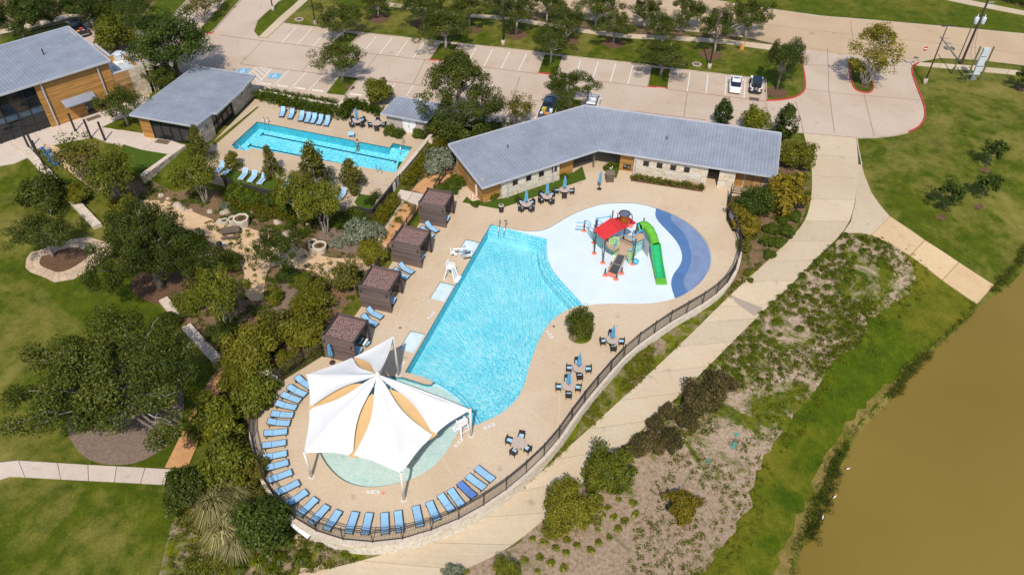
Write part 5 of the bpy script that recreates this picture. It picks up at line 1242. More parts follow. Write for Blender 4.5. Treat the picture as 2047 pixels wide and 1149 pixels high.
for k, (p, rz, l, z) in enumerate(cand):
    off = rs.uniform(0, .03)
    if k < 290:
        o = link('stone', rs.choice(STONES['limestone_pale']), rw); o.location = (p.x, p.y, z); o.rotation_euler = (0, 0, rz); o.scale = (l - .03, .10 + off, .24)
    else: rest.box((p.x, p.y, z), (l - .03, .10 + off, .24), rz)
o = obj('stone', rest, 'limestone_pale', rw); o['kind'] = 'stuff'

def rail_fence(name, label, P, h=1.72, z=0.06, step=2.35, zfun=None):
    """black metal fence: posts, three rails, pickets"""
    r = thing(name, label, 'fence'); P = [Vector(p[:2]) for p in P]; tot = [0.0]
    zf = zfun or (lambda x, y: z)
    for k in range(len(P) - 1): tot.append(tot[-1] + (P[k + 1] - P[k]).length)
    def at(s):
        k = max(0, min(len(P) - 2, int(np.searchsorted(tot, s)) - 1)); return P[k].lerp(P[k + 1], (s - tot[k]) / (tot[k + 1] - tot[k]))
    n = max(1, round(tot[-1] / step)); pm = MB(); pm.box((0, 0, h / 2 + .03), (.075, .075, h + .06)); pm.box((0, 0, h + .08), (.1, .1, .04)); pme = pm.mesh('post', 'dark_metal')
    pts = [at(tot[-1] * i / n) for i in range(n + 1)]
    for p in pts: link('post', pme, r, loc=(p.x, p.y, zf(p.x, p.y)))
    for zz in (.14, h - .28, h - .04):
        for i in range(n):
            a, b = pts[i], pts[i + 1]; m_ = MB(); m_.beam(v3(a, zf(*a) + zz), v3(b, zf(*b) + zz), .045, .05); obj('rail', m_, 'dark_metal', r)
    pk = MB()
    for i in range(n):
        a, b = pts[i], pts[i + 1]; k_ = int((b - a).length / .125)
        for k in range(1, k_):
            p = a.lerp(b, k / k_); z0 = zf(p.x, p.y); w_ = .011
            vs = [(p.x + sx * w_, p.y + sy * w_, z0 + zz) for zz in (.02, h - .04) for sx, sy in ((-1, -1), (1, -1), (1, 1), (-1, 1))]
            pk.add(vs, [(0, 1, 5, 4), (1, 2, 6, 5), (2, 3, 7, 6), (3, 0, 4, 7)])
    o = obj('picket', pk, 'dark_metal', r); o['kind'] = 'stuff'
    return r
fin = offset_line(FENCE, -outw * -0.2 if False else 0.0)
fl_line = offset_line(FENCE, 0.0); chk = offset_line(FENCE, .2); s_ = 1 if not inside(DECK_OUT, np.array([chk[30].x]), np.array([chk[30].y]))[0] else -1
rail_fence('pool_fence', 'long black metal pool fence following the curved edge of the main deck', offset_line(FENCE, s_ * .2))
rail_fence('pool_fence', 'short black metal fence between the shade sail deck and the nearest cabana', XY([(560, 765), (600, 735), (644, 712)]))
rail_fence('garden_fence', 'black metal fence behind the row of cabanas beside the orange walk', XYT([(716, 596), (735, 572), (785, 500), (832, 432)]), 1.5, zfun=lambda x, y: hz(x, y) + .05)
rail_fence('garden_fence', 'short black metal fence beside the orange walk at the bathhouse end', XYT([(868, 388), (888, 352), (921, 343)]), 1.2, zfun=lambda x, y: hz(x, y) + .1)
rail_fence('garden_fence', 'short black fence below the double doors at the bathhouse end', XY([(1464, 387), (1489, 391), (1515, 395)]), 1.1, .0)
for (x, y, w_, lb) in ((1461, 431, 1.1, 'smaller pale sign panel hung on the pool fence bend'), (1471.5, 451, 1.5, 'larger pale sign panel hung on the pool fence bend')):
    p = W(x, y, 1.0); k = min(range(len(FENCE) - 1), key=lambda i: (FENCE[i] - p.to_2d()).length); dd = FENCE[k + 1] - FENCE[k]; nn = Vector((-dd.y, dd.x)).normalized() * s_ * .3
    q = FENCE[k] + nn; m_ = MB(); m_.box((0, 0, .95), (w_, .03, .8)); tag(obj('fence_sign', m_, 'white_plastic', loc=(q.x, q.y, .06), rz=math.atan2(dd.y, dd.x)), lb, 'sign')

# stone seat walls in the garden
for k, (pa, pb, w_, lb) in enumerate((((48, 298), (197, 456), 1.0, 'long pale stone seat wall running from the plaza into the garden'), ((328, 602), (358, 637), .95, 'short pale stone seat wall at the edge of the left lawn'), ((374, 656), (435, 722), .95, 'stone seat wall dappled by the shade of the big oak'), ((515, 735), (556, 770), .9, 'low stone seat wall half hidden by shrubs beside the pool fence'))):
    A, Bq = WT(*pa), WT(*pb); r = thing('seat_wall', lb, 'wall'); d_ = (Bq - A).to_2d().normalized(); n_ = Vector((-d_.y, d_.x)); L = (Bq - A).to_2d().length; n = max(2, round(L / 2.2))
    for i in range(n):
        s0, s1 = L * i / n + .01, L * (i + 1) / n - .01; P = [A.to_2d() + d_ * s + n_ * w for s, w in ((s0, -w_ / 2), (s1, -w_ / 2), (s1, w_ / 2), (s0, w_ / 2))]
        zz = max(hz(*A.to_2d()), hz(*Bq.to_2d())) if L < 8 else (A.z + (Bq.z - A.z) * (s0 + s1) / 2 / L)
        m_ = MB(); m_.prism(P, zz - .5, zz + .45); obj('block', m_, 'stone_cap', r)
# thin upright markers beside the clubhouse plaza
for k, (x, y) in enumerate([(60, 299), (74, 310), (82, 321), (95, 345), (151, 262), (182, 275.5), (210, 280.5)]):
    p = WT(x, y) if k < 4 else W(x, y, .02); hh = (3.3, 3.1, 3.0, 3.2, 2.7, 2.8, 2.8)[k]
    m_ = MB(); m_.box((0, 0, hh / 2), (.2, .2, hh)); m_.box((0, 0, .05), (.32, .32, .1))
    tag(obj('timber_post', m_, 'dark_post', loc=p), ['dark post nearest the glass front at the plaza edge', 'second dark post beyond the seat wall end from the glass front', 'third dark post along the seat wall, above the blue chairs', 'dark post standing left of the lowest blue chair', 'dark post in front of the clubhouse cedar wall', 'dark post on the plaza in front of the door mat canopy', 'dark post on the plaza nearest the raised turf'][k], 'post', 'dark timber posts by the plaza')
# ------------------------------------------------------------------ vegetation
def leaves(name, centers, crad, per, leaf, mat, seed, up=0.35, aspect=0.62, squash=1.0, origin=None, blade=False):
    """a crown of leaf sized faces gathered in clumps"""
    g = np.random.default_rng(seed); ctr = np.asarray(centers, float); k = len(ctr)
    cr = np.broadcast_to(np.asarray(crad, float), (k,))
    d = g.normal(size=(k, per, 3)); d /= np.linalg.norm(d, axis=-1, keepdims=True) + 1e-9
    r = g.uniform(0.25, 1.0, (k, per, 1)) ** 0.55
    pos = ctr[:, None] + d * r * cr[:, None, None] * np.array([1, 1, squash])
    org = np.zeros(3) if origin is None else np.asarray(origin, float)
    out = pos - org; out /= np.linalg.norm(out, axis=-1, keepdims=True) + 1e-9
    nrm = 0.45 * out + 0.45 * d + g.normal(size=d.shape) * 0.55 + np.array([0, 0, up]); nrm /= np.linalg.norm(nrm, axis=-1, keepdims=True)
    t = np.cross(nrm, g.normal(size=d.shape)); t /= np.linalg.norm(t, axis=-1, keepdims=True) + 1e-9
    b = np.cross(nrm, t); s = leaf * g.uniform(0.6, 1.35, (k, per, 1))
    ax, bx = t * s, b * s * aspect
    V = np.stack([pos - ax, pos + bx * .9 - ax * .1, pos + ax, pos - bx * .9 + ax * .1], axis=2).reshape(-1, 3)
    n = k * per
    ctone = g.uniform(0, 1, (k, 1)); tone = np.clip(ctone * 0.45 + g.uniform(0, 0.55, (k, per)), 0, 1).reshape(-1)
    return quads(name, V, n, tone, mat)
def quads(name, V, n, tone, mat):
    me = bpy.data.meshes.new(name); me.vertices.add(n * 4); me.vertices.foreach_set('co', V.astype(np.float32).ravel())
    me.loops.add(n * 4); me.loops.foreach_set('vertex_index', np.arange(n * 4, dtype=np.int32))
    me.polygons.add(n); me.polygons.foreach_set('loop_start', np.arange(0, n * 4, 4, dtype=np.int32))
    me.update(calc_edges=True)
    a = me.attributes.new('tone', 'FLOAT', 'FACE'); a.data.foreach_set('value', tone.astype(np.float32))
    me.materials.append(MATS[mat]); return me
def clumps(seed, n, R, H, zc, shape='dome', inner=0.35, minz=None):
    g = np.random.default_rng(seed); out = []
    while len(out) < n:
        d = g.normal(size=3); d /= np.linalg.norm(d)
        if shape == 'dome' and d[2] < -0.45: continue
        rr = g.uniform(inner, 1.0) ** 0.6
        lob = 1 + 0.22 * math.sin(3 * math.atan2(d[1], d[0]) + seed) + 0.12 * math.sin(5 * math.atan2(d[1], d[0]) + 2 * seed) + 0.12 * math.sin(4 * d[2] + seed)
        p = d * rr * lob
        if shape == 'cone':
            u = g.uniform(0, 1); a = g.uniform(0, 6.283); q = (1 - u) ** 0.75 * math.sqrt(g.uniform(.15, 1)); p = np.array([q * math.cos(a), q * math.sin(a), 2 * u - 1])
        if shape == 'egg':
            u = g.uniform(0, 1); a = g.uniform(0, 6.283); q = math.sin(math.pi * (u * .85 + .12)) ** .8 * math.sqrt(g.uniform(.2, 1)) * (1.1 - .4 * u); p = np.array([q * math.cos(a), q * math.sin(a), 2 * u - 1])
        out.append((p[0] * R, p[1] * R, zc + p[2] * H))
    return np.array(out)
def limb(mb, a, b, r0, r1, rnd, bend=.12, seg=6, n=5):
    a, b = Vector(a), Vector(b); L = (b - a).length; pts = [a]
    off = Vector((rnd.uniform(-1, 1), rnd.uniform(-1, 1), rnd.uniform(-.2, .6))) * L * bend
    for i in range(1, n): t = i / n; pts.append(a.lerp(b, t) + off * math.sin(t * math.pi) + Vector((rnd.uniform(-1, 1), rnd.uniform(-1, 1), rnd.uniform(-1, 1))) * L * .035)
    pts.append(b); mb.tube(pts, [r0 + (r1 - r0) * (i / n) ** .8 for i in range(n + 1)], seg)
    return pts
PROTO = {}
def proto(kind, v):
    key = (kind, v)
    if key in PROTO: return PROTO[key]
    r = random.Random(hash(key[0]) % 1000 + v * 17 if False else sum(map(ord, kind)) + v * 31); sd = sum(map(ord, kind)) + 97 * v
    tm = MB(); tm.smooth = True; bark = 'bark_grey'
    if kind == 'big_oak':
        R, H, zc = 6.2, 2.7, 4.3; cl = clumps(sd, 165, R, H, zc, inner=.2)
        tm.tube([(0, 0, -.3), (.1, .05, .8), (.05, .1, 1.9)], [.62, .46, .42], 9)
        for c in cl[::5]:
            mid = Vector((c[0] * .45, c[1] * .45, 2.6 + abs(c[2] - 3) * .35)); limb(tm, (0, 0, 1.6), mid, .26, .15, r, .12); limb(tm, mid, c, .15, .04, r, .15)
        tm.mi = 1
        for c in cl[::7]:
            d = Vector(c) - Vector((0, 0, 2.6)); tip = Vector((0, 0, 2.6)) + d * r.uniform(.92, 1.04); a = Vector((0, 0, 2.6)) + d * .55
            pts = limb(tm, a, tip, .06, .025, r, .07, 5, 4)
            for _ in range(4): p = pts[r.randint(2, 4)]; limb(tm, p, p + (d.normalized() + Vector((r.uniform(-1, 1), r.uniform(-1, 1), r.uniform(-.2, .8)))) * .55, .026, .012, r, .1, 4, 2)
        crown = leaves('crown', cl, np.random.default_rng(sd).uniform(.7, 1.25, len(cl)), 360, .092, 'leaf_oak', sd, origin=(0, 0, 2.5), squash=.7); bark = ['bark_grey', 'bark_dead']
    elif kind == 'oak':
        R, H, zc = 3.1, 1.8, 3.6; cl = clumps(sd, 60, R, H, zc, inner=.25)
        tm.tube([(0, 0, -.2), (.05, .03, 1.0), (.02, .06, 2.2)], [.2, .16, .13], 8)
        for c in cl[::4]: limb(tm, (0, 0, 1.7 + r.uniform(0, .6)), c, .085, .02, r, .15)
        crown = leaves('crown', cl, np.random.default_rng(sd).uniform(.45, .85, len(cl)), 230, .08, 'leaf_oak', sd, origin=(0, 0, 2.6), squash=.75); bark = 'bark_pale'
    elif kind == 'dark_oak':
        R, H, zc = 3.2, 2.1, 3.5; cl = clumps(sd, 70, R, H, zc, inner=.25)
        tm.tube([(0, 0, -.2), (.05, .03, 1.0), (.02, .06, 2.2)], [.2, .16, .13], 8)
        for c in cl[::4]: limb(tm, (0, 0, 1.6 + r.uniform(0, .5)), c, .085, .02, r, .15)
        crown = leaves('crown', cl, np.random.default_rng(sd).uniform(.5, .9, len(cl)), 230, .08, 'leaf_dark', sd, origin=(0, 0, 2.6), squash=.75)
    elif kind == 'big_tree':
        R, H, zc = 4.6, 3.8, 4.8; cl = clumps(sd, 130, R, H, zc, 'egg', .2)
        tm.tube([(0, 0, -.3), (.1, 0, 1.5), (0, .1, 5), (0, 0, 7.5)], [.34, .28, .18, .05], 9)
        for c in cl[::4]: limb(tm, (0, 0, max(1.4, c[2] - 1.6)), c, .11, .02, r, .12)
        crown = leaves('crown', cl, np.random.default_rng(sd).uniform(.55, 1.05, len(cl)), 280, .092, 'leaf_oak', sd, origin=(0, 0, 3.5), squash=.8)
    elif kind == 'myrtle':      # multi stemmed, vase shaped
        R, H, zc = 2.3, 1.5, 3.3; cl = clumps(sd, 56, R, H, zc, inner=.2)
        for k in range(8):
            a = k * .785 + r.uniform(-.3, .3); c = cl[k * 6]; mid = Vector((math.cos(a) * .5, math.sin(a) * .5, 1.6)); limb(tm, (math.cos(a) * .12, math.sin(a) * .12, -.1), mid, .06, .045, r, .06); limb(tm, mid, c, .045, .012, r, .1)
        crown = leaves('crown', cl, np.random.default_rng(sd).uniform(.35, .75, len(cl)), 130, .092, 'leaf_bright', sd, origin=(0, 0, 2.2)); bark = 'bark_pale'
    elif kind == 'airy':
        R, H, zc = 2.6, 1.9, 3.3; cl = clumps(sd, 60, R, H, zc, inner=.15)
        for k in range(7):
            a = k * .9 + r.uniform(-.3, .3); c = cl[k * 7]; mid = Vector((math.cos(a) * .45, math.sin(a) * .45, 1.5)); limb(tm, (math.cos(a) * .1, math.sin(a) * .1, -.1), mid, .06, .045, r, .06); limb(tm, mid, c, .045, .012, r, .1)
        crown = leaves('crown', cl, np.random.default_rng(sd).uniform(.4, .8, len(cl)), 48, .12, 'leaf_myrtle', sd, origin=(0, 0, 2.2)); bark = 'bark_tan'
    elif kind == 'vase':        # yellowing vase of bare stems, open on top
        R, H, zc = 2.3, 2.3, 4.7; cl = clumps(sd, 66, R, H, zc, 'egg', .15)
        for k in range(16):
            a = k * .393 + r.uniform(-.2, .2); c = cl[k * 4]; mid = Vector((math.cos(a) * .75, math.sin(a) * .75, 2.2)); limb(tm, (math.cos(a) * .12, math.sin(a) * .12, -.1), mid, .05, .04, r, .05); limb(tm, mid, c, .04, .01, r, .08)
        crown = leaves('crown', cl, np.random.default_rng(sd).uniform(.4, .8, len(cl)), 80, .10, 'leaf_gold', sd, origin=(0, 0, 3)); bark = 'bark_pale'
    elif kind == 'young':       # small upright street tree
        R, H, zc = 1.35, 1.9, 2.9; cl = clumps(sd, 46, R, H, zc, 'cone', .2)
        tm.tube([(0, 0, -.2), (.02, .02, 1.5), (0, 0, 4.2)], [.09, .07, .02], 7)
        for c in cl[::3]: limb(tm, (0, 0, max(.8, c[2] - .5)), c, .03, .01, r, .1)
        crown = leaves('crown', cl, np.random.default_rng(sd).uniform(.3, .55, len(cl)), 90, .1, 'leaf_myrtle', sd, origin=(0, 0, 2)); bark = 'bark_pale'
    elif kind == 'sapling':
        R, H, zc = 1.3, 1.5, 2.2; cl = clumps(sd, 34, R, H, zc, inner=.15)
        tm.tube([(0, 0, -.2), (.02, .02, 1.2), (0, 0, 3.3)], [.06, .05, .02], 7)
        for c in cl[::3]: limb(tm, (0, 0, max(.7, c[2] - .6)), c, .03, .01, r, .1)
        crown = leaves('crown', cl, np.random.default_rng(sd).uniform(.25, .5, len(cl)), 60, .11, 'leaf_dark', sd, origin=(0, 0, 1.6))
    elif kind == 'egg_tree':
        R, H, zc = 1.15, 1.6, 2.2; cl = clumps(sd, 60, R, H, zc, 'egg', .2)
        tm.tube([(0, 0, -.2), (.02, .02, 1.2), (0, 0, 3.2)], [.07, .06, .02], 7)
        crown = leaves('crown', cl, np.random.default_rng(sd).uniform(.28, .45, len(cl)), 75, .1, 'leaf_dark', sd, origin=(0, 0, 2))
    else:
        spec = {'shrub': ('leaf_olive', 1.6, 1.15, 1.15, 70, (.35, .6), 140, .08), 'green_shrub': ('leaf_bright', 1.5, 1.2, 1.2, 60, (.3, .55), 130, .088), 'dark_shrub': ('leaf_dark', 1.5, 1.3, 1.2, 70, (.35, .55), 135, .082),
                'oak_shrub': ('leaf_oak', 1.6, 1.3, 1.25, 70, (.35, .6), 140, .083), 'round_shrub': ('leaf_hedge', 1.0, .75, .6, 70, (.22, .34), 80, .07), 'ball_shrub': ('leaf_olive', 2.2, 1.6, 1.4, 150, (.35, .5), 110, .085),
                'yellow_shrub': ('leaf_yellow', 1.4, 1.15, 1.15, 60, (.3, .5), 85, .11), 'silver_shrub': ('leaf_silver', 1.2, .7, .6, 55, (.22, .42), 75, .085), 'maroon_shrub': ('leaf_maroon', 1.3, .9, .85, 62, (.28, .48), 85, .09), 'myrtle_shrub': ('leaf_myrtle', 1.6, 1.3, 1.3, 60, (.3, .55), 70, .1)}[kind]
        mat, R, H, zc, n, cr, per, lf = spec; cl = clumps(sd, n, R * .86, H * .86, zc, 'dome', .3)
        for k in range(6): c = cl[k * 5]; limb(tm, (r.uniform(-.1, .1), r.uniform(-.1, .1), -.1), c, .045, .012, r, .12)
        crown = leaves('crown', cl, np.random.default_rng(sd).uniform(*cr, len(cl)), per, lf, mat, sd, origin=(0, 0, zc * .5)); bark = 'bark_tan'
    co = np.zeros(len(crown.vertices) * 3, np.float32); crown.vertices.foreach_get('co', co); co = co.reshape(-1, 3); R = float(np.percentile(np.hypot(co[:, 0], co[:, 1]), 91))
    PROTO[key] = (tm.mesh('trunk', bark), crown, R, zc); return PROTO[key]
def settle(cx, cy, zc):
    """foot of a plant whose crown centre, zc above the ground, is seen at a photo point"""
    z = -.3
    for _ in range(6): p = W(cx, cy, z + zc); z = max(hz(p.x, p.y), -3.0)
    return Vector((p.x, p.y, z))
KINDNAME = {'big_oak': ('oak_tree', 'tree'), 'oak': ('oak_tree', 'tree'), 'dark_oak': ('oak_tree', 'tree'), 'big_tree': ('broadleaf_tree', 'tree'), 'myrtle': ('multi_stem_tree', 'tree'), 'airy': ('multi_stem_tree', 'tree'), 'vase': ('multi_stem_tree', 'tree'), 'young': ('young_tree', 'tree'), 'sapling': ('sapling', 'tree'), 'egg_tree': ('young_tree', 'tree')}
_cnt = {}
BASE = {(228, 752): (262, 836), (285, 492): (322, 572), (97, 455): (107, 514), (552, 498): (566, 557), (447, 580): (459, 663), (606, 385): (606, 446), (652, 400): (652, 467), (393, 345): (411, 404), (683, 33): (686, 77), (672, 115): (686, 163), (893, 52): (891, 99), (1097, 77): (1101, 126), (1324, 110): (1320, 152), (1138, 172): (1138, 217), (1742, 92): (1727, 169), (918, 190): (920, 279), (240, 206): (257, 252), (1565, 115): (1553, 181), (1436, 48): (1428, 106), (1228, 47): (1226, 87), (1033, 18): (1032, 68), (935, 18): (938, 57), (757, 3): (757, 35), (1130, 35): (1132, 79), (1985, 300): (1970, 334), (1893, 385): (1884, 420), (1972, 366): (1960, 397), (2037, 152): (2036, 178), (463, 322): (472, 345), (538, 322): (548, 362), (704, 348): (706, 387), (1160, 638): (1160, 676), (158, 315): (180, 372)}
def tree(cx, cy, w, kind, label, group=None, tall=1.0, var=None, foot=None, base=None):
    if cy < 180 and kind == 'oak': w *= 1.12
    if cx < 780 and cy > 380 and w < 200: w *= .9
    v = var if var is not None else _cnt.get(kind, 0) % (3 if kind in ('oak', 'shrub', 'green_shrub', 'myrtle') else 2); _cnt[kind] = _cnt.get(kind, 0) + 1
    tmesh, cmesh, R, zc = proto(kind, v); s = 1.0
    for _ in range(4):
        p = settle(cx, cy, zc * s * tall); s = w / 2 * depth(p + Vector((0, 0, zc * s))) / FOC / R
    base = base or BASE.get((cx, cy))
    if base is not None:
        p = WT(*base) if base[1] > 280 else W(*base, .1 if cy < 180 else 0); d = ray(cx, cy); k_ = (p.x * d[0] + p.y * d[1]) / (d[0] ** 2 + d[1] ** 2); zn = CAMH + k_ * d[2] - p.z
        for _ in range(2): s = w / 2 * depth(p + Vector((0, 0, zn))) / FOC / R
        tall = min(1.9, max(.55, zn / (zc * s)))
    if foot is not None: p.z = foot
    nm, cat = KINDNAME.get(kind, (kind, 'shrub'))
    t = thing(nm, label, cat, p, RND.uniform(0, 6.28), group); t.scale = (s, s, s * tall)
    link('trunk', tmesh, t); link('crown', cmesh, t)
    return t
MARKS = {'nearest the picnic table': (462, 467), 'nearest the round planters at the path fork': (640, 500), 'beside the raised turf wall': (300, 385), 'below the plank fence': (530, 400), 'at the left end of the bathhouse': (905, 300), 'beside the gravel path oak': (560, 550), 'in front of the cedar bathhouse wall': (970, 400), 'beside the pump house door': (790, 265), 'below the pale stemmed trees': (620, 455), 'by the bathhouse passage': (1220, 335), 'behind the row of cabanas': (690, 600), 'along the orange walk': (700, 435), 'by the stone planters and gravel path': (400, 420), 'at the top corner beside the ramp': (1710, 490), 'along the upper footpath edge': (1610, 560), 'next to the valve lids': (1470, 830), 'along the drain stain of the footpath': (1540, 620), 'above the grassy bank': (1690, 580), 'in the middle of the slope': (1620, 640), 'near the reddish shrubs': (1450, 740), 'below the olive ball shrub': (1130, 1080), 'right of the olive ball shrub': (1230, 1030), 'at the bottom picture edge': (1080, 1130), 'under the bright green shrub': (1200, 990), 'by the small yellowing bush': (1290, 1010), 'on the footpath edge above the olive ball shrub': (1090, 1080)}
def near(x, y): return min(MARKS, key=lambda k: (MARKS[k][0] - x) ** 2 + (MARKS[k][1] - y) ** 2)
G1 = 'trees standing between the car park and the road'
G2 = 'trees on the parking islands'
